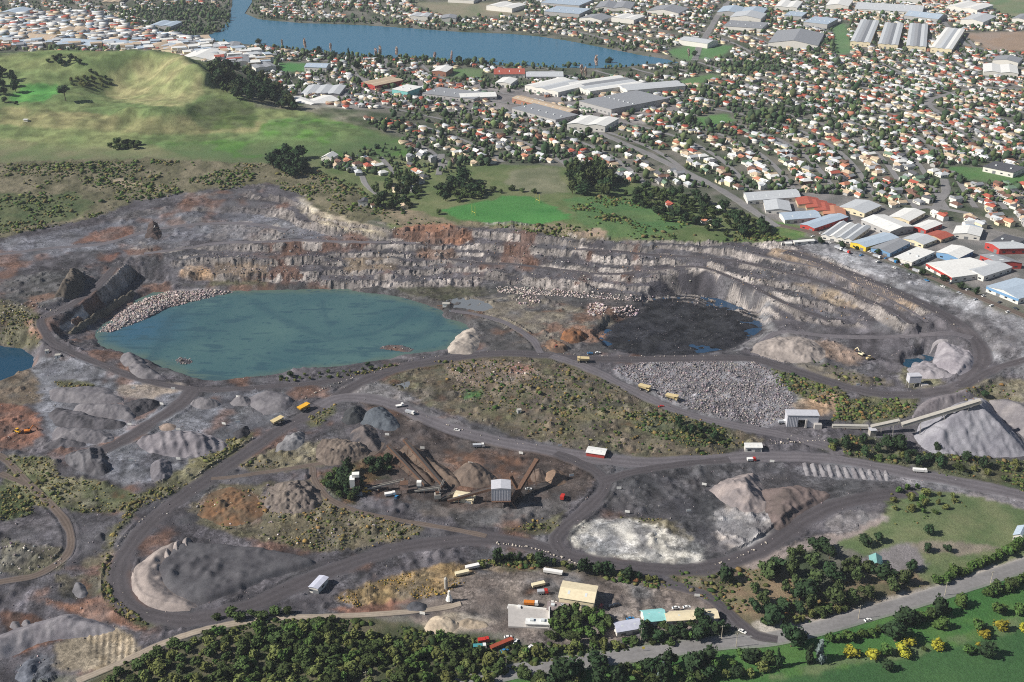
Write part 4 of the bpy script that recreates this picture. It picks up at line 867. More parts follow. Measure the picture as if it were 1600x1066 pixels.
kind('conifer', 'dark', 2, 3.0, 7.0, 7.0, 5.0, .3, lobes=8, conic=.8, leaves=300, leaf=.3); kind('spruce', 'blue', 1, 2.6, 6.5, 6.6, 5.0, .3, lobes=8, conic=.75, leaves=300, leaf=.3)
kind('gold', 'gold', 2, 2.6, 2.0, 2.1, 1.2, .18, leaf=.26, leaves=300); kind('bare', 'bare', 2, 2.6, 7.5, 9.0, 8.0, .3, lobes=8, leaves=260, leaf=.3); kind('hedge', 'bright', 3, 2.6, 2.7, 2.6, 1.5, .2); kind('umbrella', 'dark', 1, 7.0, 3.2, 13.0, 11.5, .5, lobes=10, leaves=330)
def tree(key, name, label, x, y, s=1.0, group=None, z=None, cat='tree', sz=None):
    cm, tm = KINDS[key][random.randrange(len(KINDS[key]))]
    o = thing(name, label, cat, (x, y, float(Hs(x, y)) if z is None else z), random.uniform(0, 6.28), group, s)
    o.scale = (s*random.uniform(.75,1.3), s*random.uniform(.75,1.3), s*random.uniform(.75,1.2)); o.rotation_euler = (random.uniform(-.08,.08), random.uniform(-.08,.08), random.uniform(0,6.28))
    link('crown', cm, o); link('trunk', tm, o); return o
ADJ = {'bush': 'dull green', 'bright': 'bright green', 'olive': 'olive green', 'dark': 'dark green', 'pine': 'shaggy green', 'hedge': 'fresh green'}
def say(key, k, s, label): return ('small ' if k < s[0]+(s[1]-s[0])/3 else 'large ' if k > s[1]-(s[1]-s[0])/3 else 'medium ')+ADJ[key]+' '+label
def trees_at(key, name, label, pix, s=(.9,1.2), group=None, cat='tree'):
    for q in pix:
        x, y, z = at(q[0], q[1]); k = q[2] if len(q) > 2 else random.uniform(*s); tree(key, name, label, x, y, k, group, cat=cat)
def grove(keys, name, label, poly, gap, s=(.8,1.2), group=None, zg=4.0, cap=200, cat='tree'):
    pts = in_zone(poly, 400/gap**2, zg); rng.shuffle(pts); keep = []
    for p in pts:
        if all((p[0]-q[0])**2+(p[1]-q[1])**2 > gap*gap for q in keep): keep.append(p)
        if len(keep) >= cap: break
    for p in keep: kk = random.choice(keys); k_ = random.uniform(*s); tree(kk, name, say(kk, k_, s, label), p[0], p[1], k_, group, cat=cat)
    return len(keep)
def row(keys, name, label, a_list, gap, s=(.8,1.1), group=None, cat='tree', jit=.6):
    x, y, z = G([q[0] for q in a_list], [q[1] for q in a_list]); pth = smooth_path(np.stack([x, y], 1), 1.0); acc = 0
    for i in range(1, len(pth)):
        acc += np.hypot(*(pth[i]-pth[i-1]))
        if acc >= gap:
            acc = 0; kk = random.choice(keys); k_ = random.uniform(*s); tree(kk, name, say(kk, k_, s, label), pth[i,0]+random.uniform(-jit,jit), pth[i,1]+random.uniform(-jit,jit), k_, group, cat=cat)
grove(['bush','bush','olive','olive','bush','bright'], 'bush_tree', 'tree in the dense bush below the depot track', [(170,1062),(262,1015),(330,988),(420,988),(520,980),(570,995),(640,1010),(700,1002),(740,1010),(790,1040),(775,1066),(740,1085),(160,1095)], 5.0, (.5,1.2), 'bush trees beside the quarry depot', 4, 240)
trees_at('bush','bush_tree','round leafy tree on the strip between the haul loop and depot track',[(340,968),(360,962),(375,970),(395,962),(412,968),(430,960),(450,958),(500,975),(515,972)],(.6,.9),'bush trees on the track edge')
grove(['bright','bright','bush'], 'yard_tree', 'tree in the clump beside the cream depot shed', [(856,996),(868,966),(900,956),(934,960),(952,978),(942,996),(880,1004)], 4.0, (.8,1.1), 'trees in the clump beside the depot shed', 3, 24)
grove(['dark','bright','bush'], 'screen_tree', 'tree screening the white and cream buildings from the road', [(1003,975),(1040,972),(1090,975),(1120,972),(1138,985),(1100,1000),(1010,1012),(1000,1000)], 4.4, (.55,.8), 'screen trees in front of the depot offices', 4, 26)
row(['bush','hedge','olive'], 'roadside_tree', 'tree in the roadside row north of the public road', [(800,1035),(850,1024),(900,1016),(950,1010),(995,1004)], 4, (.7,1.0), 'roadside trees by the public road', jit=2.0)
row(['dark','bush','olive'], 'verge_tree', 'verge tree in the lower row south of the public road', [(820,1075),(900,1072),(1000,1066),(1080,1062),(1150,1055),(1200,1050)], 5, (.7,1.0), 'lower verge row south of the public road', jit=3)
row(['dark','bush','bright'], 'verge_tree', 'verge tree south of the public road', [(800,1062),(870,1060),(930,1050),(1000,1052),(1060,1046),(1120,1040),(1180,1030),(1215,1030)], 5, (.75,1.1), 'verge trees south of the public road', jit=3)
trees_at('dark','verge_tree','big dark spreading tree at the road junction verge',[(1236,1010,1.35)]); trees_at('conifer','verge_tree','narrow dark green conifer on the junction verge',[(1262,1036,.8),(1216,1042,.75)],group='conifers on the junction verge')
trees_at('spruce','spruce_tree','tall blue grey spruce on the junction verge',[(1280,1032,1.25)]); trees_at('spruce','spruce_tree','blue grey spruce among the verge trees below the depot',[(1032,1064,1.0)])
PW = [(1165,945),(1190,910),(1215,885),(1240,868),(1280,862),(1310,878),(1340,885),(1380,898),(1420,905),(1440,915),(1400,925),(1340,945),(1280,958),(1230,975),(1190,970)]
grove(['pine','pine','dark'], 'pine_tree', 'pine in the wood beside the public road', PW, 7.8, (.6,1.25), 'pines in the roadside wood', 6, 80)
row(['bush','olive'], 'wood_edge_shrub', 'rounded shrub at the edge of the pine wood', [(1180,975),(1230,975),(1290,960),(1330,952)], 4.5, (.6,.9), 'shrubs along the pine wood edge', 'shrub')
row(['hedge','hedge','bright'], 'hedge_tree', 'clipped hedge tree on the bank above the public road', [(1455,915),(1490,903),(1530,885),(1570,866),(1600,850),(1660,830)], 4, (.8,1.15), 'hedge trees above the public road', jit=1.2)
row(['hedge','bright','bush'], 'park_hedge_shrub', 'hedge shrub along the park side of the road', [(1285,1005),(1320,1000),(1350,995),(1380,985)], 4.2, (.75,1.0), 'park side hedge shrubs', 'shrub')
row(['hedge','bush','dark'], 'park_hedge_shrub', 'tall hedge shrub between the road and the yellow bushes', [(1400,978),(1425,975),(1450,966),(1480,955)], 4.0, (.9,1.15), 'tall hedge shrubs by the park', 'shrub')
row(['hedge','hedge','bush'], 'park_hedge_shrub', 'bushy hedge shrub beside the lawn at the road bend', [(1535,935),(1560,925),(1585,915),(1620,900),(1680,880)], 3.6, (1.0,1.3), 'hedge shrubs beside the lawn', 'shrub', jit=1.5)
trees_at('gold','golden_shrub','round bright yellow shrub on the park lawn',[(1329,1024,1.4),(1363,1028,1.3),(1409,1024,1.45),(1421,1008,1.1),(1464,1013,1.4),(1538,996,1.15),(1564,985,1.4),(1598,986,1.2),(1529,1009,.7)],group='yellow shrubs on the park lawn',cat='shrub')
trees_at('bright','park_tree','round green lawn tree standing among the yellow shrubs',[(1470,983,1.2),(1526,984,1.3),(1514,1020,1.0),(1560,958,1.2),(1590,960,1.1),(1384,1026,1.1)],group='green trees on the park lawn')
trees_at('bright','park_tree','large round tree at the park edge beside the road',[(1501,945,1.25)]); trees_at('dark','park_tree','dark green shrubby tree casting shade on the lawn',[(1541,1024,.95),(1398,1002,1.3),(1386,1046,.65)],group='dark trees on the park lawn')
trees_at('bush','park_tree','tiny low bush on the open lawn',[(1443,1016,.35)],cat='shrub')
trees_at('dark','paddock_tree','dark round tree on the green paddock beside the quarry',[(1449,835,.6),(1350,852,.8),(1370,846,.6),(1450,862,.5),(1480,862,.5),(1133,910,1.0),(1425,890,.8)],group='trees on the paddock')
grove(['bush','olive','dark'], 'scrub_tree', 'bushy tree in the green belt below the grey stockpile', [(1290,705),(1330,690),(1380,690),(1400,708),(1450,712),(1520,718),(1600,722),(1640,735),(1600,760),(1500,740),(1400,722)], 7.5, (.55,.95), 'bushy trees below the grey stockpile', 3, 60)
trees_at('dark','scrub_tree','dark rounded tree beside the stockpile conveyor',[(1300,697,.65),(1395,705,1.1),(1405,695,.9),(1385,700,.8),(1537,620,.6),(1462,705,.6)],group='dark trees by the conveyor')
grove(['dark','bush'], 'scrub_tree', 'tree in the thicket between the haul roads', [(1050,662),(1080,665),(1120,680),(1142,690),(1130,698),(1090,690),(1055,675)], 5, (.4,.65), 'thicket trees between the haul roads', 2, 22)
grove(['bush','dark'], 'plant_tree', 'bushy tree at the edge of the screening plant yard', [(505,745),(530,735),(555,742),(565,765),(555,785),(530,778),(512,762)], 4.2, (.6,.9), 'trees beside the screening plant', 1, 26)
grove(['dark','bush'], 'plant_tree', 'tree behind the plant hopper tower', [(578,725),(600,715),(612,728),(605,742),(580,740)], 4.2, (.55,.8), 'trees behind the hopper tower', 1, 10)
trees_at('dark','lakeside_tree','small dark tree on the grassy edge of the pit lake',[(453,588,.5),(440,592,.35),(575,572,.35)],group='trees on the pit lake edge')
grove(['bush','olive'], 'lakeside_shrub', 'weedy shrub on the grassy edge of the pit lake', [(425,598),(470,586),(540,580),(600,572),(620,572),(560,585),(500,594)], 5, (.3,.5), 'shrubs on the pit lake edge', 0, 25, 'shrub')
grove(['olive','bright'], 'paddock_shrub', 'leafy shrub on the scrubby strip between pale road and paddock', [(1395,770),(1430,762),(1500,775),(1480,800),(1430,805),(1395,800)], 6, (.5,.8), 'shrubs between the pale road and paddock', 5, 26, 'shrub')
row(['bush','dark','olive'], 'verge_shrub', 'shrub in the strip between depot yard and haul road', [(740,888),(800,874),(850,880),(900,890),(960,900),(1000,905),(1030,912)], 5, (.55,.85), 'shrubs between the depot and haul road', 'shrub', 1.8)
# woods and clumps beyond the pit
grove(['dark','dark','pine'], 'wood_tree', 'tree of the wood on the flank of the grassy hill', [(325,118),(345,108),(385,118),(430,140),(460,160),(465,176),(430,168),(390,165),(350,148)], 8, (1.1,1.8), 'wood on the hill flank', 52, 75)
grove(['dark'], 'hill_tree', 'tree in the clump on the shoulder of the grassy hill', [(-10,125),(5,112),(30,120),(40,135),(30,146),(0,150),(-30,150)], 9, (.9,1.3), 'hill clump beside the bright green flat', 60, 10)
grove(['dark','bush'], 'hill_tree', 'tree on the crest of the hill', [(70,98),(85,86),(100,92),(132,97),(130,103),(95,104)], 8, (.6,1.0), 'trees on the hill crest', 70, 12)
grove(['bush'], 'hill_shrub', 'low shrub in the patch at the foot of the hill', [(166,228),(190,222),(218,226),(215,233),(175,234)], 7, (.9,1.3), 'low patch at the hill foot', 40, 12, 'shrub')
grove(['bush','olive'], 'crater_shrub', 'shrub on the slope inside the crater', [(110,125),(140,113),(168,120),(175,135),(140,140),(115,135)], 8, (.7,1.1), 'shrubs in the crater', 60, 26, 'shrub')
trees_at('umbrella','hill_tree','lone umbrella shaped tree on the grassy hill',[(103,158,1.0)])
trees_at('dark','hill_tree','small dark tree on the grassy hill below the clump',[(8,160,.7),(25,164,.45)],group='small trees on the hill')
grove(['dark','dark','bush'], 'rim_tree', 'tree in the clump behind the quarry rim', [(425,272),(432,248),(455,235),(472,245),(480,268),(455,280)], 8, (1.1,1.6), 'clump behind the quarry rim', 34, 18)
grove(['dark','bush','pine'], 'garden_tree', 'tree around the houses by the sports field', [(580,322),(590,300),(610,285),(640,280),(665,295),(650,315),(640,335),(600,335)], 8.5, (.7,1.15), 'trees around the field houses', 30, 30)
grove(['dark','dark','bush'], 'field_tree', 'tree in the belt at the end of the sports field', [(680,318),(690,285),(720,280),(750,292),(760,308),(720,315)], 8, (.9,1.4), 'belt at the end of the sports field', 30, 26)
grove(['dark','pine'], 'field_tree', 'tree in the clump behind the sports field', [(886,302),(890,278),(905,265),(935,270),(958,295),(950,308),(910,310)], 8, (1.0,1.5), 'clump behind the sports field', 30, 26)
trees_at('bush','field_tree','small round tree by the sports field touchline',[(770,300),(782,302),(800,298),(816,300),(834,302),(685,335)],(.7,1.0),'touchline trees')
grove(['bush','dark','bush'], 'belt_tree', 'tree in the bushy belt between scrubland and industrial sheds', [(975,305),(1010,295),(1060,302),(1100,312),(1150,332),(1195,350),(1210,372),(1160,375),(1100,362),(1040,345),(1000,325)], 7.5, (.7,1.2), 'bushy belt by the industrial sheds', 30, 95)
row(['bush','dark'], 'street_tree', 'street tree between the railway line and the coloured sheds', [(1270,372),(1300,385),(1345,392),(1370,400),(1420,418),(1440,428),(1475,442),(1500,452),(1530,465)], 17, (.5,.85), 'street trees by the coloured sheds', jit=3)
# ================================================================== stockpiles: heaps at the angle of repose on traced outlines
pile_m = attr_mat('heaped_stone', grain=((2.0,.7,1.28),(.35,.82,1.16)), rough=.95, bump=(2.5,.5,.25))
def pile(label, pts, h, rgb, rgb2=None, slope=.68, rough=.45, flat=1.0, ridges=0, name='stockpile', group=None, grow=1.0, lump=0.0, tilt=None, topcol=None):
    x, y, z = G([p[0] for p in pts], [p[1] for p in pts]); w = np.stack([x, y], 1); c = w.mean(0); w = c+(w-c)*grow
    w = smooth_path(np.vstack([w, w[:1]]), 1.5)[:-1]
    x0, y0 = w.min(0)-1.5; x1, y1 = w.max(0)+1.5; res = max(.55, max(x1-x0, y1-y0)/75)
    X, Y = np.meshgrid(np.arange(x0, x1+res, res), np.arange(y0, y1+res, res)); sh = X.shape; X = X.ravel(); Y = Y.ravel()
    sd = abs(hash((round(float(c[0])), round(float(c[1]))))) % 9999
    xx = X+1.6*(fbm(X, Y, 6, 3, sd)-.5); yy = Y+1.6*(fbm(X, Y, 6, 3, sd+5)-.5)
    d, _ = seg_dist(xx, yy, w, True); ins = inside(xx, yy, w)
    d = np.where(ins, d, -d); hh = d*slope; top = h*flat
    if tilt: top = top*np.clip(.3+.9*((X-c[0])*tilt[0]+(Y-c[1])*tilt[1])/max(x1-x0, y1-y0)+.4, .15, 1.3)
    k = 1.2; hh = -np.log(np.exp(-np.clip(hh, -8, 40)/k)+np.exp(-top/k))*k                      # soft minimum: slopes meet a worked top
    up = np.clip(hh/2.0, 0, 1)
    hh = hh + up*rough*3*(fbm(X, Y, 5, 4, sd+9)-.5) + up*rough*1.6*(fbm(X, Y, 1.6, 2, sd+11)-.5)
    if ridges: hh = hh - up*ridges*np.abs(np.sin((X*.8+Y*.35+3*fbm(X, Y, 9, 2, sd+3))*.55))
    if lump: hh = hh + up*lump*(np.floor(fbm(X, Y, 4, 2, sd+13)*7)/7-.5)*3
    g = Hs(X, Y); V = np.stack([X, Y, g+np.maximum(hh, -.4)], 1)
    F = grid_faces(*sh); keep = (hh > -.35)[F].any(1); F = F[keep]; used = np.unique(F); mp = np.full(len(X), -1); mp[used] = np.arange(len(used)); V = V[used]
    org = np.array([c[0], c[1], float(Hs(c[0], c[1]))]); a = s2l(rgb); b = s2l(rgb2 if rgb2 else tuple(q*.84 for q in rgb))
    a = a*(np.array([.78,.81,.84]) if a[0] < a[2]*1.22 else .86); b = b*(np.array([.78,.81,.84]) if b[0] < b[2]*1.22 else .86)
    t = np.clip((fbm(X, Y, 7, 4, sd+21)-.5)*2.4+.5, 0, 1)[used][:,None]
    cc = a*(1-t)+b*t
    if topcol is not None:
        kt = sstep(.55, .85, (hh/h))[used][:,None]; cc = cc*(1-kt)+s2l(topcol)*kt*(.85+.3*t)
    me = mesh_np(name, V-org, mp[F], pile_m, cc, True); o = link(name, me); o.location = org
    o['label'] = label; o['category'] = 'stockpile'
    if group: o['group'] = group
    return o
LG, MG, DG, BL = (140,134,135), (114,109,112), (80,77,80), (100,104,109)
pile('long light grey gravel ridge beside the weedy hummock', [(76,616),(86,608),(165,606),(178,616),(192,622),(182,630),(90,628)], 5, LG, MG)
pile('long grey gravel ridge next to the dark broken rubble', [(112,642),(128,632),(200,634),(212,646),(202,656),(130,650)], 5, LG, MG)
pile('dark broken rubble heap at the end of the gravel ridges', [(192,630),(215,624),(238,624),(252,632),(228,646),(205,651)], 6, DG, (70,68,72), lump=1.2)
pile('grey gravel heap with a jagged dark crest', [(76,646),(95,638),(150,650),(195,660),(182,671),(100,669),(80,656)], 4.5, MG, DG, lump=.8)
pile('low pale gravel ridge between the striped heap and jagged heap', [(80,680),(95,668),(165,674),(178,688),(152,694),(90,691)], 4.5, LG, MG)
pile('small low gravel mound behind the striped heap', [(66,692),(100,686),(132,691),(126,699),(76,701)], 3, MG)
pile('dark striped heap of tipped stone loads', [(102,712),(130,702),(158,699),(168,712),(175,732),(155,745),(115,732),(102,722)], 7, (120,116,118), (80,77,80), ridges=1.4)
pile('big gullied grey gravel heap beside the haul road verge', [(212,692),(230,680),(265,674),(322,678),(358,697),(332,708),(300,714),(235,708)], 9, (152,144,146), (120,114,118), ridges=1.2)
pile('smooth round grey gravel cone on the yard floor', [(233,738),(241,722),(258,718),(270,732),(263,747),(240,752)], 7, (136,130,134))
pile('small pale gravel cone behind the stock yard road', [(297,630),(314,621),(335,624),(345,633),(322,640),(300,635)], 5, LG)
pile('small grey cone beside the white sign board', [(358,630),(374,618),(392,624),(388,634),(365,634)], 5, LG)
pile('low spread of pale gravel below the stock yard road', [(388,622),(420,611),(452,619),(454,636),(420,648),(395,637)], 3, LG, MG, rough=.1)
pile('tiny tan gravel mound on the dark yard', [(247,667),(262,661),(275,664),(273,671),(255,674)], 2.2, (172,154,142))
pile('small dark heap near the road verge', [(362,677),(385,666),(390,678),(372,686)], 3.5, DG)
pile('grey spoil bank tipped toward the pit lake', [(186,562),(205,555),(232,572),(252,586),(240,592),(214,590)], 5, (138,132,132), MG)
pile('grey spoil finger beside the pit lake', [(205,560),(222,566),(246,582),(236,586)], 5, (120,114,116))
pile('pale gravel heap beside the haul road bend', [(430,706),(436,692),(458,678),(474,676),(474,692),(458,704)], 5, (150,146,146))
pile('brown rocky mound beside the plant track', [(492,716),(498,694),(520,686),(550,689),(580,700),(568,717),(520,728)], 7, (134,122,112), (104,94,88), lump=1.0, rough=.6)
pile('dark grey tipped cone above the plant yard', [(545,698),(552,672),(582,666),(596,702),(575,704)], 8, (122,112,108), DG)
pile('blue grey stone stack beside the yard road', [(562,662),(574,642),(600,638),(625,664),(612,674),(590,670)], 4.5, BL, (96,100,106))
pile('steep dark stone heap next to the blue grey stack', [(533,658),(542,640),(560,634),(574,645),(564,660),(545,664)], 7, (84,84,84), (66,66,68))
pile('long narrow brown ridge under the stacker line', [(624,703),(644,695),(694,728),(722,752),(706,761),(664,742)], 9, (122,106,94), (94,82,74), ridges=.5)
pile('second brown ridge beside the stacker line', [(598,706),(616,701),(662,734),(680,754),(664,758),(626,732)], 6, (104,90,80), (84,72,66))
pile('tall brown grey cone of crushed stone by the screening tower', [(703,742),(720,728),(737,722),(762,734),(776,750),(752,762),(715,758)], 11, (136,120,108), (108,96,88), ridges=.4)
pile('tan crushed stone cone east of the screening tower', [(848,750),(858,736),(876,736),(886,750),(870,760)], 6, (150,126,108))
pile('low brown cone under the inclined conveyor', [(826,742),(840,732),(852,738),(854,750),(836,755)], 5, (124,108,98))
pile('pale cone of crushed stone spilling across the dark yard', [(1108,766),(1128,752),(1160,742),(1184,744),(1194,768),(1200,792),(1170,800),(1135,788)], 9, (166,154,150), (138,128,126), rough=.5, slope=.6, ridges=.4)
pile('brown ridged heap beside the pale stone fan', [(1186,766),(1240,760),(1276,766),(1296,775),(1256,800),(1216,830),(1198,802)], 8, (120,107,104), (96,87,84), ridges=.7)
pile('huge grey crushed stone mountain under the conveyor gallery', [(1428,682),(1440,660),(1475,640),(1520,622),(1545,630),(1575,665),(1606,702),(1590,714),(1530,714),(1470,710),(1440,698)], 24, (164,160,164), (140,136,142), rough=.6, slope=.8, ridges=.6)
pile('grey stone ridge behind the crushed stone mountain', [(1424,655),(1436,634),(1480,616),(1516,612),(1520,624),(1470,640)], 12, (146,138,138), (124,116,118))
pile('pale stone ridge beyond the crushed stone mountain', [(1545,626),(1580,625),(1650,655),(1680,700),(1620,700),(1580,665)], 12, (154,146,144), (126,120,122))
pile('pale gravel heap inside the haul road bend', [(1455,572),(1464,548),(1490,539),(1518,554),(1518,577),(1496,584),(1468,582)], 7, (172,164,166), (146,138,142))
pile('low pale gravel tongue beside the small blue pool', [(1417,578),(1430,566),(1470,574),(1488,586),(1460,592),(1428,588)], 4, (166,158,160))
pile('flat pale gravel bank above the bend heap', [(1450,546),(1462,532),(1480,530),(1478,540),(1462,550)], 3.5, (168,160,160))
pile('pale rubble hump inside the lower bench road', [(1172,550),(1190,532),(1240,526),(1284,542),(1284,562),(1230,566)], 6, (166,156,150), (134,126,122), rough=.8, slope=.4)
pile('steep white gravel tip at the edge of the pit lake', [(700,552),(699,540),(714,525),(736,514),(750,530),(738,553)], 3.6, (188,177,166), (156,147,139), rough=.6)
pile('dark soil heap on the orange patch of the pit floor', [(874,530),(886,515),(908,516),(918,530),(896,537)], 4.5, (150,104,72), (96,74,60), lump=.8)
pile('small brown soil heap beside the pit floor road', [(850,540),(862,530),(885,540),(885,550),(862,550)], 3.5, (140,112,92), (92,78,70), lump=.8)
pile('pale crescent tip face inside the haul road loop', [(205,905),(212,885),(238,864),(258,852),(280,850),(272,864),(258,888),(264,918),(300,938),(306,950),(262,956),(228,945),(208,925)], 5, (172,160,154), (146,136,132), slope=.55, rough=.2)
pile('dark flat topped tip behind the pale crescent face', [(244,892),(258,872),(290,850),(350,852),(420,860),(480,872),(488,884),(420,904),(352,932),(300,944),(262,922)], 3.0, (102,99,101), (84,81,84), slope=1.4, rough=.14)
pile('grey quarry waste heap beside the orange trench', [(-40,1020),(10,988),(70,970),(110,960),(162,974),(178,986),(120,997),(60,1006),(-10,1034)], 6, (160,153,154), (124,118,122), rough=.5)
for k, q in enumerate([(23,976),(41,974),(58,977)]):
    pile('small pale tipped cone in the row by the orange trench', [(q[0]-9,q[1]+4),(q[0]-4,q[1]-5),(q[0]+5,q[1]-5),(q[0]+9,q[1]+4),(q[0],q[1]+8)], 3.5, LG, group='tipped cones by the trench')
pile('cream sand heap in the depot yard', [(662,982),(674,965),(700,963),(718,977),(697,992),(670,990)], 4, (206,190,168), (182,166,146))
pile('low cream sand heap beside the larger depot heap', [(712,975),(730,966),(755,970),(765,980),(735,983)], 2.4, (184,168,148))
pile('dark slate stone heap at the end of the orange bank', [(634,956),(640,942),(655,940),(668,946),(664,957)], 3, (110,108,112), (80,80,84), lump=.6)
pile('small grey heap near the corner of the brown tracks', [(145,842),(155,832),(166,836),(162,846)], 3.5, (122,120,122), DG)
pile('smooth grey heap beside the orange stream bank', [(112,925),(118,910),(132,914),(138,928),(125,936)], 4, (134,130,132))
pile('blue grey boulder spoil at the corner beside the ploughed dirt', [(22,1062),(34,1040),(54,1028),(64,1032),(56,1050),(44,1070)], 5, (126,128,136), (96,98,106), lump=1.2)
pile('dark rocky knoll above the ridge road', [(84,466),(100,440),(118,424),(132,430),(132,448),(118,466)], 10, (112,104,96), (84,78,72), lump=1.6, rough=.9, slope=1.3)
pile('narrow rocky spoil ridge standing in the edge of the pit lake', [(104,520),(130,502),(165,478),(202,458),(210,462),(178,484),(140,508),(112,523)], 6, (128,120,106), (92,88,80), rough=.9, slope=1.4, lump=1.0)
pile('brown rocky knoll with grey outcrop beside the plant track', [(412,790),(420,762),(450,752),(490,756),(504,786),(470,802),(430,802)], 7, (130,120,112), (102,94,92), lump=1.3, rough=.8, slope=.45)
pile('low rusty broken earth on the weedy knoll', [(305,806),(330,770),(370,762),(400,775),(412,806),(360,824)], 2.2, (134,102,76), (104,90,74), slope=.2, rough=.9, lump=1.0)
pile('dark soil heap beside the orange upper bench', [(226,372),(232,350),(244,348),(252,362),(248,374)], 5, (98,84,80), (74,66,64), lump=.8)
for k in range(11):                                                                   # loads tipped side by side
    x = 1258+k*12.6; y = 733+k*1.2
    pile('pale truckload heap in the row of tipped loads beside the pale road', [(x-5,y-9),(x+2,y-10),(x+10,y+6),(x+8,y+11-k*.4),(x+1,y+11-k*.4)], 3.2, (158,152,152), (130,124,126), group='row of tipped truckloads')
for k, q in enumerate([(262,866),(277,858),(292,852)]):
    pile('pale tipped load on the rim of the pale crescent face', [(q[0]-9,q[1]+9),(q[0]-6,q[1]-8),(q[0]+4,q[1]-11),(q[0]+10,q[1]+9),(q[0]+1,q[1]+15)], 7.5, (170,159,154), (140,131,128), slope=1.1, rough=.2, group='tipped loads on the crescent rim')
# ================================================================== town beyond the quarry
roof_grain = ((.5,.85,1.12),)
ROOFS = {'white': (222,221,217), 'pale grey': (186,189,192), 'grey': (142,144,148), 'red': (166,88,72), 'orange': (184,126,100), 'brown': (116,88,76), 'green': (110,132,112), 'blue': (168,182,196), 'charcoal': (88,88,92), 'tan': (186,166,142)}
WALLS = {'white': (216,212,204), 'cream': (222,208,176), 'grey': (168,166,164), 'brick': (158,112,92), 'red': (172,66,60), 'blue': (112,150,186), 'yellow': (224,188,66), 'teal': (122,184,180), 'tan': (190,168,140)}
def roof_mat(c): return pm('roof_'+c, ROOFS[c], rough=.6, grain=roof_grain)
def wall_mat(c): return pm('wall_'+c, WALLS[c], rough=.8)
glass_m = pm('window_glass', (46,54,62), rough=.15, spec=.6); door_m = pm('shed_door', (120,122,124), rough=.6); dark_m = pm('dark_opening', (44,42,42), rough=.9)
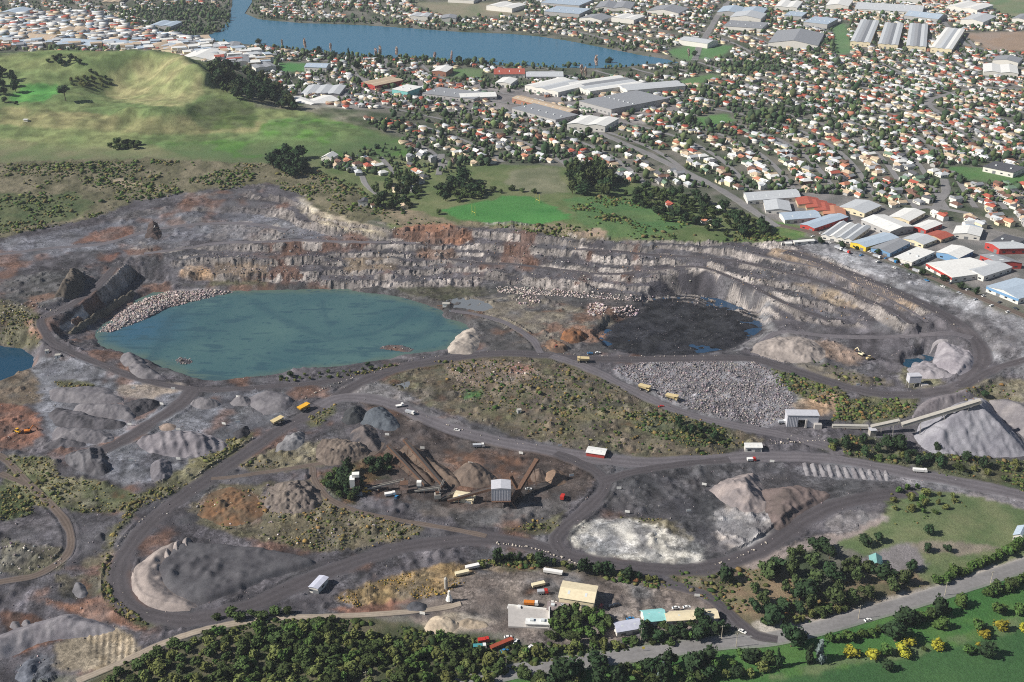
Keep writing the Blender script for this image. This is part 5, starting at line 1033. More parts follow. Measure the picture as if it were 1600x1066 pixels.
# ------------------------------------------------------------------ large sheds: three ground corners traced from the photo
FOOT = []                                                              # footprints kept clear of houses
def shed(name, label, a, b, c, h, roof, wall, kind='gable', rise=.16, bays=1, cat='shed', win=True, front=None, group=None, door=True):
    """a-b front edge, c the back corner behind b"""
    if name in ('industrial_shed','workshop_unit'): h = h*.72
    A, B, C = at(*a), at(*b), at(*c); z = min(A[2], B[2], C[2])
    u = np.array([B[0]-A[0], B[1]-A[1]]); v = np.array([C[0]-B[0], C[1]-B[1]])
    v = v - u*(u@v)/(u@u)*.75                                            # square the plan up
    Wd, Dp = np.hypot(*u), np.hypot(*v); ux = u/Wd; vx = v/Dp
    o = thing(name, label, cat, (A[0], A[1], z), 0, group); FOOT.append(np.array([[A[0],A[1]],[A[0]+u[0],A[1]+u[1]],[A[0]+u[0]+v[0],A[1]+u[1]+v[1]],[A[0]+v[0],A[1]+v[1]]]))
    def L(s, t, zz): return (ux[0]*s+vx[0]*t, ux[1]*s+vx[1]*t, zz)
    def bx(m, s0, s1, t0, t1, z0, z1): m.hexa([L(s0,t0,z0),L(s1,t0,z0),L(s1,t1,z0),L(s0,t1,z0),L(s0,t0,z1),L(s1,t0,z1),L(s1,t1,z1),L(s0,t1,z1)])
    def gab(m, s0, s1, t0, t1, z0, rs, along, th):
        if along == 's': pr = [(t0,z0),((t0+t1)/2,z0+rs),(t1,z0),(t1,z0+th),((t0+t1)/2,z0+rs+th),(t0,z0+th)]; P0 = [L(s0,p,q) for p,q in pr]; P1 = [L(s1,p,q) for p,q in pr]
        else: pr = [(s0,z0),((s0+s1)/2,z0+rs),(s1,z0),(s1,z0+th),((s0+s1)/2,z0+rs+th),(s0,z0+th)]; P0 = [L(p,t0,q) for p,q in pr]; P1 = [L(p,t1,q) for p,q in pr]
        m.add(P0+P1, [(0,1,4,5),(1,2,3,4),(6,11,10,7),(7,10,9,8)]+[(i,i+6,(i+1) % 6+6,(i+1) % 6) for i in range(6)])
    along = 's' if Wd/bays >= Dp else 't'
    w = MB(); bx(w, 0, Wd, 0, Dp, -.6, h)
    if kind == 'gable':
        for k in range(bays):
            if along == 's':
                t0, t1 = Dp*k/bays, Dp*(k+1)/bays; rs = rise*(t1-t0)/2*1.0
                w.add([L(0,t0,h),L(0,(t0+t1)/2,h+rs),L(0,t1,h),L(Wd,t0,h),L(Wd,(t0+t1)/2,h+rs),L(Wd,t1,h)], [(0,1,2),(3,5,4)])
            else:
                s0, s1 = Wd*k/bays, Wd*(k+1)/bays; rs = rise*(s1-s0)/2
                w.add([L(s0,0,h),L((s0+s1)/2,0,h+rs),L(s1,0,h),L(s0,Dp,h),L((s0+s1)/2,Dp,h+rs),L(s1,Dp,h)], [(0,1,2),(3,5,4)])
    w.build('wall', wall_mat(wall), o)
    e = .5
    for k in range(bays if kind == 'gable' else 1):
        r = MB()
        if kind == 'gable':
            if along == 's': gab(r, -e, Wd+e, Dp*k/bays-(e if k == 0 else 0), Dp*(k+1)/bays+(e if k == bays-1 else -.02), h+.02, rise*Dp/bays/2, 's', .25)
            else: gab(r, Wd*k/bays-(e if k == 0 else 0), Wd*(k+1)/bays+(e if k == bays-1 else -.02), -e, Dp+e, h+.02, rise*Wd/bays/2, 't', .25)
        else:
            bx(r, -e, Wd+e, -e, Dp+e, h+.02, h+.5)
        ro = r.build('roof', roof_mat(roof[k % len(roof)] if isinstance(roof, (list, tuple)) else roof), o)
        if k == 0:
            sk = MB(); nS = max(2, int(max(Wd, Dp)/14))
            for i in range(nS):
                f = (i+.5)/nS
                if kind == 'gable':
                    if along == 's': s0 = Wd*f; t0 = Dp/bays*.2; zq = h+.3+rise*Dp/bays/2*.4; sl = rise; sk.hexa([L(s0-.6,t0,zq),L(s0+.6,t0,zq),L(s0+.6,t0+Dp/bays*.18,zq+sl*Dp/bays*.18),L(s0-.6,t0+Dp/bays*.18,zq+sl*Dp/bays*.18),L(s0-.6,t0,zq+.06),L(s0+.6,t0,zq+.06),L(s0+.6,t0+Dp/bays*.18,zq+sl*Dp/bays*.18+.06),L(s0-.6,t0+Dp/bays*.18,zq+sl*Dp/bays*.18+.06)])
                else: bx(sk, Wd*f-1, Wd*f+1, Dp*.4, Dp*.4+2, h+.5, h+1.4)
            if sk.v: sk.build('skylight' if kind == 'gable' else 'roof_vent', pm('skylight', (206,210,210), rough=.4), ro)['kind'] = 'stuff'
    if front:
        f = MB(); bx(f, -.12, Wd+.12, -.16, -.02, h*.55, h*.98); f.build('fascia', wall_mat(front), o)
    if win:
        nW = max(2, min(8, int(Wd/7)))
        for i in range(nW):
            s = Wd*(i+.5)/nW; m = MB()
            if door and i % 3 == 1: bx(m, s-1.8, s+1.8, -.1, 0.02, 0, min(h*.62, 4.2)); m.build('roller_door', door_m, o)
            else: bx(m, s-1.3, s+1.3, -.08, .02, h*.3, h*.3+1.3); m.build('window', glass_m, o)
        nW = max(1, min(6, int(Dp/9)))
        for i in range(nW):
            t = Dp*(i+.5)/nW; m = MB(); bx(m, Wd-.02, Wd+.08, t-1.3, t+1.3, h*.3, h*.3+1.3); m.build('window', glass_m, o)
    return o
FAC = 'industrial sheds along the road behind the quarry'
shed('industrial_shed','long pale grey shed beside the bushy belt',(1168,320),(1250,314),(1268,300),6,'pale grey','white',group=FAC)
shed('industrial_shed','low white shed next to the grass corner',(1196,334),(1236,335),(1242,320),5,'pale grey','white',group=FAC)
for k in range(4): shed('workshop_unit','red roofed workshop unit in the stepped red row',(1247+13*k,325+5*k),(1282+13*k,326+5.5*k),(1279+13*k,315+5*k),5,'red' if k < 3 else 'orange','tan',group='red roofed workshop units',win=False)
shed('industrial_shed','pale blue roofed shed in front of the red workshops',(1226,350),(1282,346),(1288,334),6,'blue','white',group=FAC)
shed('industrial_shed','blue grey roofed shed with a red end wall',(1250,356),(1272,362),(1340,350),6,'blue','red',group=FAC)
shed('industrial_shed','pale grey roofed shed behind the red workshops',(1310,330),(1350,340),(1378,328),6,'pale grey','cream',group=FAC)
shed('industrial_shed','large white roofed warehouse with dark end openings',(1345,352),(1390,370),(1425,362),8,'white','grey',group=FAC)
shed('industrial_shed','white multi gabled factory beside the railway line',(1282,374),(1330,382),(1382,366),6,['pale grey','white','pale grey'],'white',bays=4,rise=.5,group=FAC)
shed('industrial_shed','blue grey roofed store with a yellow painted front',(1328,386),(1352,394),(1418,384),7,'blue','yellow',group=FAC)
shed('industrial_shed','grey roofed store with a bright blue front wall',(1360,394),(1390,402),(1428,388),6,'grey','blue',group=FAC)
shed('industrial_shed','pale roofed workshop between the white warehouses',(1410,378),(1442,388),(1464,380),5,'pale grey','cream',group=FAC)
shed('industrial_shed','low red roofed workshop with tan walls',(1445,372),(1470,380),(1490,374),5,'red','tan',group=FAC)
shed('industrial_shed','white L shaped office with flat roof by the verge',(1397,408),(1424,416),(1470,404),6,'white','white','flat',group=FAC)
shed('industrial_shed','white shed with a pale blue annex',(1462,402),(1496,412),(1521,400),7,'white','blue',group=FAC)
shed('industrial_shed','broad white warehouse with a red painted band',(1446,420),(1486,442),(1556,432),7,'white','white',front='red',group=FAC)
shed('industrial_shed','long grey roofed warehouse with a red wall',(1530,408),(1560,420),(1640,438),8,'grey','red',group=FAC)
shed('industrial_shed','grey roofed warehouse behind the red walled warehouse',(1538,388),(1560,398),(1640,412),8,'pale grey','red',group=FAC)
shed('industrial_shed','blue grey roofed showroom with white walls by the line',(1540,456),(1590,476),(1640,462),7,'blue','white',front='blue',group=FAC)
shed('industrial_shed','long pale warehouse joining the red walled warehouses',(1500,428),(1536,440),(1590,428),7,'pale grey','white',group=FAC)
shed('industrial_shed','dark grey flat roofed store by the side street',(1548,384),(1580,392),(1604,382),6,'charcoal','grey','flat',group=FAC)
shed('industrial_shed','white roofed shed by the side street',(1488,372),(1530,376),(1556,366),6,'white','white',group=FAC)
shed('industrial_shed','small pale blue shed behind the tan workshops',(1500,366),(1525,370),(1540,362),5,'blue','white',group=FAC)
shed('industrial_shed','white roofed cream shed opposite the side street',(1388,345),(1420,352),(1452,340),6,'white','cream',group=FAC)
shed('industrial_shed','red and cream shed beside the side street corner',(1425,360),(1446,366),(1470,356),6,'white','red',group=FAC)
shed('portable_office','white portable office on the quarry corner by the railway',(1241,384),(1272,381),(1274,377),3.2,'white','white',win=True,door=False,cat='cabin')
shed('portable_office','small white hut on the quarry rim road',(1227,385),(1237,384),(1238,381),2.6,'white','white',win=False,cat='cabin')
# middle distance factories
MID = 'factories in the middle of the town'
shed('factory','huge flat grey roofed factory block',(905,168),(955,181),(1060,167),9,'grey','grey','flat',group=MID,cat='factory')
shed('factory','long white roofed warehouse with a bright end wall',(886,203),(945,207),(1004,197),8,'white','white',group=MID,cat='factory',bays=2)
shed('factory','dark flat roofed factory beside the white warehouse',(800,176),(868,194),(905,187),6,'grey','grey','flat',group=MID,cat='factory')
shed('factory','long white framed factory row at the back of the dark roof',(820,142),(872,152),(930,140),8,['white','pale grey'],'white',bays=3,group=MID,cat='factory')
shed('factory','white factory with several parallel roofs',(884,138),(922,150),(1000,136),8,['white','grey','pale grey'],'white',bays=4,group=MID,cat='factory')
shed('factory','grey roofed factory wing with pale wall',(966,142),(980,150),(1062,138),8,'pale grey','white',bays=2,group=MID,cat='factory')
shed('factory','long low brown walled factory row',(800,160),(888,182),(900,177),6,'tan','brick',group=MID,cat='factory')
shed('factory','white roofed block with a turquoise side wall',(613,148),(637,152),(656,145),9,'white','teal','flat',group=MID,cat='factory')
shed('factory','cream roofed depot with a red end',(565,136),(586,141),(624,131),7,'tan','red',bays=2,group=MID,cat='factory')
shed('factory','white sheds with blue shaded walls below the hill wood',(460,167),(500,163),(494,153),7,'white','white',bays=2,group=MID,cat='factory')
shed('factory','white shed adjoining the pair below the hill wood',(502,163),(531,159),(526,150),7,'white','white',group=MID,cat='factory')
shed('factory','broad grey roofed works behind the white sheds',(470,148),(530,150),(545,140),6,'pale grey','grey',bays=3,group=MID,cat='factory')
shed('factory','wide grey paved roof works in the town middle',(660,150),(740,160),(775,152),5,'grey','grey','flat',group=MID,cat='factory')
shed('factory','long pale roofed terrace of workshops',(720,158),(776,156),(778,149),5,'white','white',group=MID,cat='factory')
shed('factory','white school hall near the lagoon shore',(675,118),(697,120),(700,112),8,'white','brick',group=MID,cat='hall')
shed('factory','red roofed hall beside the lagoon road',(772,122),(820,122),(822,114),7,'red','white',group=MID,cat='hall')
shed('factory','white hall on the lagoon side street',(774,136),(798,138),(800,130),7,'white','white',group=MID,cat='hall')
shed('factory','long white roofed hall behind the red hall',(822,124),(880,124),(880,117),5,'pale grey','white',group=MID,cat='hall')
shed('grandstand','blue grey roofed stand beside the green playing field',(476,112),(510,113),(510,106),7,'blue','white',cat='grandstand')
for k, q in enumerate([((1328,72),(1359,74),(1347,37)),((1371,76),(1402,78),(1387,42)),((1415,79),(1446,81),(1423,43)),((1453,82),(1486,85),(1464,49))]):
    shed('long_warehouse', 'very long pale roofed warehouse in the row of four' if k < 3 else 'long white roofed warehouse with dark cross gap in the row of four', *q, 8, ['pale grey','grey'] if k < 3 else ['white','pale grey'], 'cream', bays=3, group='row of four long warehouses', cat='warehouse', rise=.2)
r3 = random.Random(5); FARL = [('white','white'),('pale grey','white'),('grey','white'),('blue','grey')]
FARB = [((1200,74),(1277,78),(1282,58)),((1255,41),(1292,45),(1290,34)),((1335,18),(1440,24),(1446,14)),((1412,30),(1465,36),(1462,27)),((1478,16),(1526,22),(1532,12)),((1500,38),(1535,42),(1540,31)),((1536,118),(1590,121),(1602,109)),((1535,268),(1582,278),(1604,270)),((1400,4),(1440,6),(1446,-3)),((1130,46),(1190,50),(1195,40)),((1140,34),(1188,37),(1195,28)),((1120,24),(1190,28),(1196,18)),((1060,70),(1105,76),(1118,70)),((1010,22),(1060,26),(1070,17)),((930,16),(985,18),(992,8)),((845,10),(905,14),(915,4)),((850,24),(905,28),(915,18)),((760,16),(800,20),(812,12)),((1210,16),(1245,18),(1252,8)),((1225,30),(1252,32),(1256,25)),((1290,14),(1325,16),(1330,6)),((955,34),(990,38),(1000,30)),((1580,36),(1620,40),(1626,32)),((1255,2),(1300,3),(1306,-6)),((700,4),(740,6),(746,-2)),((905,34),(940,38),(950,30)),((1550,100),(1590,104),(1596,97)),((60,36),(95,38),(92,28)),((30,44),(60,46),(62,37)),((88,56),(130,57),(128,50)),((0,24),(30,26),(30,17)),((90,72),(150,76),(150,68)),((15,58),(50,60),(52,52)),((35,66),(80,69),(80,60)),((235,46),(268,48),(270,40)),((296,70),(334,68),(330,60)),((165,76),(215,80),(215,72)),((220,80),(275,84),(276,76)),((280,92),(330,96),(335,88)),((330,80),(372,80),(372,73)),((345,100),(390,104),(392,95)),((370,90),(410,90),(408,84)),((400,112),(432,110),(430,101)),((160,8),(186,8),(186,-2)),((640,32),(668,33),(668,27)),((690,36),(712,36),(712,30))]
for k, q in enumerate(FARB):
    rf, wl = r3.choice(FARL); 
    if q[0][0] < 430 and r3.random() < .3: rf, wl = 'tan', 'cream'
    if k in (7,): rf, wl = 'charcoal', 'white'
    where = 'in the town centre behind the hill' if q[0][0] < 440 else 'across the lagoon' if q[0][0] < 1000 and q[0][1] < 40 else 'in the far industrial area'
    shed('far_building', f'{rf} roofed {wl} walled commercial block {where}', *q, r3.uniform(5,9), rf, wl, r3.choice(['flat','gable','gable']), group='far commercial blocks '+where, cat='building', bays=r3.choice([1,2]), win=(k == 7))

# ------------------------------------------------------------------ suburban houses along streets
def house_geo(kindk, w, d, h):
    wl = MB(); rf = MB(); e = .45
    if kindk == 'gable':
        rs = d*.28; wl.box(-w/2,w/2,-d/2,d/2,-.8,h).add([(-w/2,-d/2,h),(-w/2,0,h+rs),(-w/2,d/2,h),(w/2,-d/2,h),(w/2,0,h+rs),(w/2,d/2,h)],[(0,1,2),(3,5,4)])
        rf.add([(-w/2-e,-d/2-e,h-.1),(-w/2-e,0,h+rs+.12),(-w/2-e,d/2+e,h-.1),(w/2+e,-d/2-e,h-.1),(w/2+e,0,h+rs+.12),(w/2+e,d/2+e,h-.1),(0,-d/2-e,h-.25),(0,d/2+e,h-.25)],[(0,3,4,1),(1,4,5,2)])
    elif kindk == 'hip':
        rs = d*.3; k = w/2-d*.42; wl.box(-w/2,w/2,-d/2,d/2,-.8,h)
        rf.add([(-w/2-e,-d/2-e,h),(w/2+e,-d/2-e,h),(w/2+e,d/2+e,h),(-w/2-e,d/2+e,h),(-k,0,h+rs),(k,0,h+rs)],[(0,1,5,4),(1,2,5),(2,3,4,5),(3,0,4),(3,2,1,0)])
    else:
        rs = d*.26; wl.box(-w/2,w/2,-d/2,d/2,-.8,h).box(w*.08,w/2-.05,-d/2-d*.45,-d/2,-.8,h-.02)
        rf.add([(-w/2-e,-d/2-e,h),(-w/2-e,0,h+rs),(-w/2-e,d/2+e,h),(w/2+e,-d/2-e,h),(w/2+e,0,h+rs),(w/2+e,d/2+e,h)],[(0,3,4,1),(1,4,5,2),(0,1,2),(3,5,4)])
        x0, x1, y0 = w*.08-e, w/2+e*.8, -d/2-d*.45-e; xm = (x0+x1)/2; r2 = (x1-x0)*.28
        rf.add([(x0,y0,h+.01),(xm,y0,h+r2),(x1,y0,h+.01),(x0,-d*.1,h+.01),(xm,-d*.1,h+r2),(x1,-d*.1,h+.01)],[(0,1,4,3),(1,2,5,4),(0,2,1)])
    return wl, rf
SHAPES = [('gable',11,7,3.0),('hip',10.5,7.5,3.0),('ell',11.5,6.6,3.0),('gable',8.5,6,2.8),('hip',12,8,3.2),('ell',10,6.5,5.0)]
RCH = ['white','white','pale grey','pale grey','pale grey','grey','grey','tan','red','red','orange','brown','brown','green','charcoal','tan','white','tan']; WCH = ['white','white','white','cream','cream','grey','brick']
win_geo = MB().box(-.8,.8,-.06,.04,1.0,2.1); house_cache = {}
def house(kidx, rc, wc, x, y, rz, label, group):
    key = (kidx, rc, wc)
    if key not in house_cache:
        wl, rf = house_geo(*SHAPES[kidx]); house_cache[key] = (wl.mesh('house_wall', wall_mat(wc)), rf.mesh('house_roof', roof_mat(rc)), win_geo.mesh('house_window', glass_m))
    wm_, rm_, gm_ = house_cache[key]; k, w, d, h = SHAPES[kidx]
    o = thing('house', label, 'house', (x, y, float(Hs(x, y))), rz, group); link('wall', wm_, o); link('roof', rm_, o)
    for px_ in (-w*.3, -w*.05): q = link('window', gm_, o); q.location = (px_, -d/2, 0)
    q = link('window', gm_, o); q.location = (w/2, 0, 0); q.rotation_euler = (0,0,math.pi/2)
    return o
ang = heading((1060,264),(1150,312)); ca, sa = math.cos(ang), math.sin(ang)
# built-up district outlines in photo pixels, and the places inside them without houses
DISTRICT = [(-700,-40),(2300,-40),(2300,470),(1640,430),(1600,380),(1440,335),(1330,305),(1160,300),(1060,292),(960,285),(900,262),(800,256),(700,262),(660,285),(560,272),(500,262),(510,236),(560,244),(640,246),(625,212),(560,195),(470,172),(465,150),(420,130),(340,104),(300,92),(150,82),(0,80),(-700,90)]
CLEAR = [LAKE+[], [(215,22),(280,8),(335,12),(362,30),(352,50),(300,58),(240,46)], [(325,118),(345,105),(400,115),(455,145),(470,180),(420,172),(350,150)], [(1035,80),(1092,66),(1148,70),(1130,92),(1068,96)], [(1080,184),(1135,175),(1150,190),(1100,200)], [(1053,128),(1110,113),(1132,120),(1080,136)], [(432,96),(512,98),(512,113),(435,114)], [(690,107),(756,107),(752,123),(690,122)], [(1498,50),(2300,46),(2300,98),(1620,82),(1545,80)], [(1523,-20),(2300,-20),(2300,40),(1600,34),(1555,20)], [(1473,258),(1560,262),(1660,280),(1640,294),(1518,284)], [(1298,36),(1324,34),(1332,88),(1304,90)], [(775,255),(880,255),(890,300),(780,300)], [(640,0),(820,2),(820,26),(700,30)]]
LAKEW = wpoly(LAKE, LAKE_Z); lc = LAKEW.mean(0)
cand = []
for a in np.arange(-1900, 3400, 12.6):
    for bi, b in enumerate(np.arange(-2600, 2700, 22.5)):
        s = a+random.uniform(-4,4); t = b+(5 if bi % 2 else -5)+random.uniform(-6,6)
        if (a % 226.8) < 12.6: continue
        bend = 90*math.sin(a/310.0+b/260.0)+50*math.sin(a/130.0-b/400.0); t += bend
        cand.append((ca*s-sa*t, sa*s+ca*t+1500, ang+(0 if bi % 2 else math.pi)+.25*math.cos(a/420.0+b/700.0)*0.5+random.uniform(-.2,.2)+(math.pi/2 if random.random() < .25 else 0)))
cand = np.array(cand); m = (cand[:,1] > 1000) & (cand[:,1] < 3200) & (np.abs(cand[:,0]) < halfw(cand[:,1])*.97); cand = cand[m]
hz = Hs(cand[:,0], cand[:,1]); hpx, hpy = proj(cand[:,0], cand[:,1], hz)
ok = inside(hpx, hpy, DISTRICT) & (hz < 41)
hidden = (hpx < 330) & (hpy > 60) & (cand[:,1] < 1750); ok &= ~hidden
for c in CLEAR: ok &= ~inside(hpx, hpy, c)
d, _ = seg_dist(cand[:,0], cand[:,1], LAKEW, True); ok &= ~((d < 22) | inside(cand[:,0], cand[:,1], LAKEW))
for f in FOOT:
    cc = f.mean(0); g = cc+(f-cc)*(1+9/np.maximum(np.hypot(*(f-cc).T), 1))[:,None]; ok &= ~inside(cand[:,0], cand[:,1], g)
for nm, w, pth, zz, c in road_paths:
    if nm == 'town_road':
        d, _ = seg_dist(cand[:,0], cand[:,1], pth[::3]); ok &= d > w/2+7
ok &= fbm(cand[:,0], cand[:,1], 160, 2, 600) > .27
cand = cand[ok]; hpx = hpx[ok]; hpy = hpy[ok]; hz = hz[ok]
# a few houses by the field and the rim road that stand apart
EXTRA = [(510,250),(525,262),(545,266),(560,272),(575,262),(620,300),(645,298),(632,292),(655,285),(570,320),(588,322),(632,325),(530,258),(1047,325),(1125,330),(1115,352),(1100,348)]
ex, ey, ez = G([q[0] for q in EXTRA], [q[1] for q in EXTRA])
cand = np.vstack([np.stack([ex, ey, np.full(len(ex), ang)+rng.uniform(-.4,.4,len(ex))], 1), cand]); hz = np.append(ez, hz); hpx = np.append([q[0] for q in EXTRA], hpx); hpy = np.append([q[1] for q in EXTRA], hpy)
infr = (hpx > -5) & (hpx < 1605) & (hpy > -5)
order = np.argsort(cand[:,1]+np.where(infr, 0, 1e5)); NEAR = 300
def place_words(px, py):
    if py > 285 and px < 700: return 'among trees beside the sports field'
    if px < 700: return 'below the grassy hill'
    if px > 1250: return 'behind the industrial sheds'
    if px > 1000: return 'beside the main street'
    return 'behind the sports field'
SH = {0:'long gabled',1:'square hipped',2:'L shaped',3:'small gabled',4:'broad hipped',5:'two storey'}
for i in order[:NEAR]:
    k = random.randrange(6); rc = random.choice(RCH); wc = random.choice(WCH); pw = place_words(hpx[i], hpy[i])
    house(k, rc, wc, cand[i,0], cand[i,1], cand[i,2], f'{SH[k]} house with {rc} roof and {wc} walls {pw}', f'{rc} roofed suburban houses {pw}')
# the farther houses read as one mass
FV = []; FF = []; FC = []; off = 0
protos = []
for sp_ in SHAPES:
    wl, rf = house_geo(*sp_)
    V = np.array(wl.v+rf.v); tri = [(f[0], f[j], f[j+1]) for f in wl.f for j in range(1, len(f)-1)]+[(f[0]+len(wl.v), f[j]+len(wl.v), f[j+1]+len(wl.v)) for f in rf.f for j in range(1, len(f)-1)]
    protos.append((V, np.array(tri), len(wl.v)))
for i in order[NEAR:]:
    V, T, nw = protos[random.randrange(6)]; c, s = math.cos(cand[i,2]), math.sin(cand[i,2])
    V = V*.88
    FV.append(np.stack([V[:,0]*c-V[:,1]*s+cand[i,0], V[:,0]*s+V[:,1]*c+cand[i,1], V[:,2]+hz[i]], 1)); FF.append(T+off); off += len(V)
    col = np.empty((len(V),3)); col[:nw] = s2l(WALLS[random.choice(WCH)]); col[nw:] = s2l(ROOFS[random.choice(RCH)])*random.uniform(.8,1.1); FC.append(col)
link('far_houses', mesh_np('far_houses', np.vstack(FV), np.vstack(FF), attr_mat('far_house_paint', grain=((.3,.92,1.06),), rough=.7), np.vstack(FC)), kind='stuff', label='distant mass of small suburban houses with pale and red roofs', category='houses')
# pale low commercial blocks of the old town centre behind the hill
cx_, cy_, cz_ = [q for q in in_zone([(0,30),(60,22),(140,20),(200,40),(300,62),(360,78),(400,84),(430,95),(400,105),(340,95),(300,85),(140,76),(0,76)], .55, 30, cap=700).T]
o_ = np.argsort(cy_); cx_, cy_, cz_ = cx_[o_], cy_[o_], cz_[o_]; TV = []; TF = []; TC = []; off = 0
for n_, (x_, y_, z_) in enumerate(zip(cx_, cy_, cz_)):
    a_ = ang+random.choice([0,1.57])+random.uniform(-.1,.1); w_, d_, h_ = random.uniform(5,13), random.uniform(5,10), random.uniform(4,9); c, s = math.cos(a_), math.sin(a_)
    rc_ = random.choice(['white','white','white','pale grey','pale grey','grey','tan','blue','red']); wc_ = random.choice(['white','white','cream','tan','grey'])
    if n_ < 240:
        b_ = thing('town_block', f'low {rc_} roofed block with {wc_} walls in the town centre behind the hill', 'building', (x_, y_, z_), a_, f'{rc_} roofed town centre blocks'); MB().box(-w_,w_,-d_,d_,-1,h_).build('wall', wall_mat(wc_), b_); MB().box(-w_-.3,w_+.3,-d_-.3,d_+.3,h_+.01,h_+.5).build('roof', roof_mat(rc_), b_); continue
    m_ = MB().box(-w_,w_,-d_,d_,-1,h_).box(-w_-.3,w_+.3,-d_-.3,d_+.3,h_+.01,h_+.5); V = np.array(m_.v); T = np.array([(f[0],f[j],f[j+1]) for f in m_.f for j in (1,2)])
    TV.append(np.stack([V[:,0]*c-V[:,1]*s+x_, V[:,0]*s+V[:,1]*c+y_, V[:,2]+z_], 1)); TF.append(T+off); off += len(V)
    col = np.empty((len(V),3)); col[:8] = s2l(WALLS[wc_]); col[8:] = s2l(ROOFS[rc_])*random.uniform(.8,1.1); TC.append(col)
link('town_blocks', mesh_np('town_blocks', np.vstack(TV), np.vstack(TF), bpy.data.materials['far_house_paint'], np.vstack(TC)), kind='stuff', label='distant mass of pale town centre blocks behind the grassy hill', category='buildings')
# residential streets between the rows of houses
st_m = pm('street_asphalt', (126,124,124), rough=.9, grain=((.3,.85,1.12),))
for bi, b in enumerate(np.arange(-2600, 2700, 22.5)):
    if bi % 2: continue
    sv = np.arange(-1900, 3400, 8.0); tv = b+11.2+90*np.sin(sv/310.0+b/260.0)+50*np.sin(sv/130.0-b/400.0); X = ca*sv-sa*tv; Y = sa*sv+ca*tv+1500
    hz_ = Hs(X, Y); a_, q_ = proj(X, Y, hz_); okk = inside(a_, q_, DISTRICT) & (Y > 1060) & (Y < 2150) & (a_ > -60) & (a_ < 1660) & (hz_ < 36) & ~((a_ < 330) & (q_ > 60))
    for c in CLEAR: okk &= ~inside(a_, q_, c)
    for f in FOOT: okk &= ~inside(X, Y, f.mean(0)+(f-f.mean(0))*1.12)
    d, _ = seg_dist(X, Y, LAKEW, True); okk &= d > 18
    k0 = 0
    while k0 < len(sv):
        if not okk[k0]: k0 += 1; continue
        k1 = k0
        while k1 < len(sv) and okk[k1]: k1 += 1
        if k1-k0 > 6:
            p = np.stack([X[k0:k1], Y[k0:k1]], 1); tg = np.gradient(p, axis=0); tg /= np.hypot(tg[:,0], tg[:,1])[:,None]; nn = np.stack([-tg[:,1], tg[:,0]], 1)
            V = np.stack([p+nn*e for e in (-3.2,0,3.2)], 1).reshape(-1,2); V = np.concatenate([V, (Hs(V[:,0], V[:,1])+.35)[:,None]], 1)
            link('town_street', mesh_np('town_street', V, grid_faces(k1-k0, 3)[:, ::-1], st_m), kind='structure')
        k0 = k1
# town trees: gardens and shelter belts, one mass; bare poplars and shore trees singly
def blob(seed):
    r = np.random.default_rng(seed); V = []; F = []; o_ = 0
    for k in range(1):
        v = ICO1*(1+r.normal(0,.26,(12,1)))*r.uniform(.7,.9)*np.array([1,1,r.uniform(.9,1.3)])+np.array([0,0,.7]); V.append(v); F.append(ICO1F+o_); o_ += 12
    return np.vstack(V), np.vstack(F)
BLOBS = [blob(50+k) for k in range(6)]
n = 44000; tx = rng.uniform(-1, 1, n); ty = rng.uniform(1080, 3000, n); tx = tx*halfw(ty)*.95
tz = Hs(tx, ty); tpx, tpy = proj(tx, ty, tz); ok = inside(tpx, tpy, DISTRICT) & (tz < 41) & ~((tpx < 330) & (tpy > 60) & (ty < 1750))
for c in CLEAR[3:]: ok &= ~inside(tpx, tpy, c)
ok &= ~inside(tx, ty, LAKEW)
for f in FOOT: ok &= ~inside(tx, ty, f.mean(0)+(f-f.mean(0))*1.1)
for nm, w, pth, zz, c in road_paths:
    if nm == 'town_road':
        d, _ = seg_dist(tx, ty, pth[::3]); ok &= d > w/2+3
ok &= (fbm(tx, ty, 110, 3, 700)+rng.normal(0,.12,n)) > .44
BELT = [[(190,20),(260,5),(330,8),(362,30),(355,48),(300,58),(230,50),(180,35)],[(1000,185),(1060,180),(1130,200),(1160,215),(1080,205),(1010,195)],[(1120,90),(1200,85),(1240,100),(1160,115),(1110,108)],[(400,28),(520,30),(640,36),(760,42),(800,46),(640,40),(480,34)],[(480,84),(560,90),(700,98),(860,106),(980,104),(860,102),(640,92)],[(640,262),(700,250),(760,250),(770,262),(700,275)],[(1360,210),(1420,200),(1430,225),(1380,230)],[(1420,240),(1500,235),(1600,250),(1600,258),(1480,258),(1420,255)],[(1240,85),(1300,60),(1310,85),(1280,92)],[(990,70),(1020,62),(1060,70),(1030,80)],[(1150,180),(1200,175),(1230,195),(1180,200)],[(560,235),(600,225),(640,245),(610,250),(570,246)],[(345,75),(400,80),(400,84),(345,80)]]
bp = [in_zone(b, 1.1, 28) for b in BELT]; bp = np.vstack([b for b in bp if len(b)])
pts = np.vstack([np.stack([tx[ok], ty[ok], tz[ok]], 1), bp]); n = len(pts); s = rng.uniform(1.8, 4.2, n)*rng.choice([.8,1,1.5],n,p=[.5,.38,.12])
me = scatter_mesh('town_trees', BLOBS, pts, np.stack([s,s,s*rng.uniform(.8,1.3,n)], 1), rng.uniform(0,6.3,n), jitter_palette([(64,82,54),(76,94,60),(56,74,52),(90,102,68),(68,84,62)], n), shrub_m)
link('town_trees', me, kind='stuff', label='distant garden trees filling the gaps between the suburban houses', category='trees')
print('town trees', n)
trees_at('bare','poplar_tree','bare pinkish poplar on the lagoon shore',[(441,75,.9),(477,82,1.4),(518,84,1.1),(588,90,1.3),(594,91,1.2),(621,92,1.2),(680,97,1.1),(705,99,1.1),(930,108,1.3),(908,122,1.2),(915,124,1.1),(843,57,1.0),(870,58,1.0),(1076,92,1.2),(708,262,.8)],group='bare poplars along the lagoon')
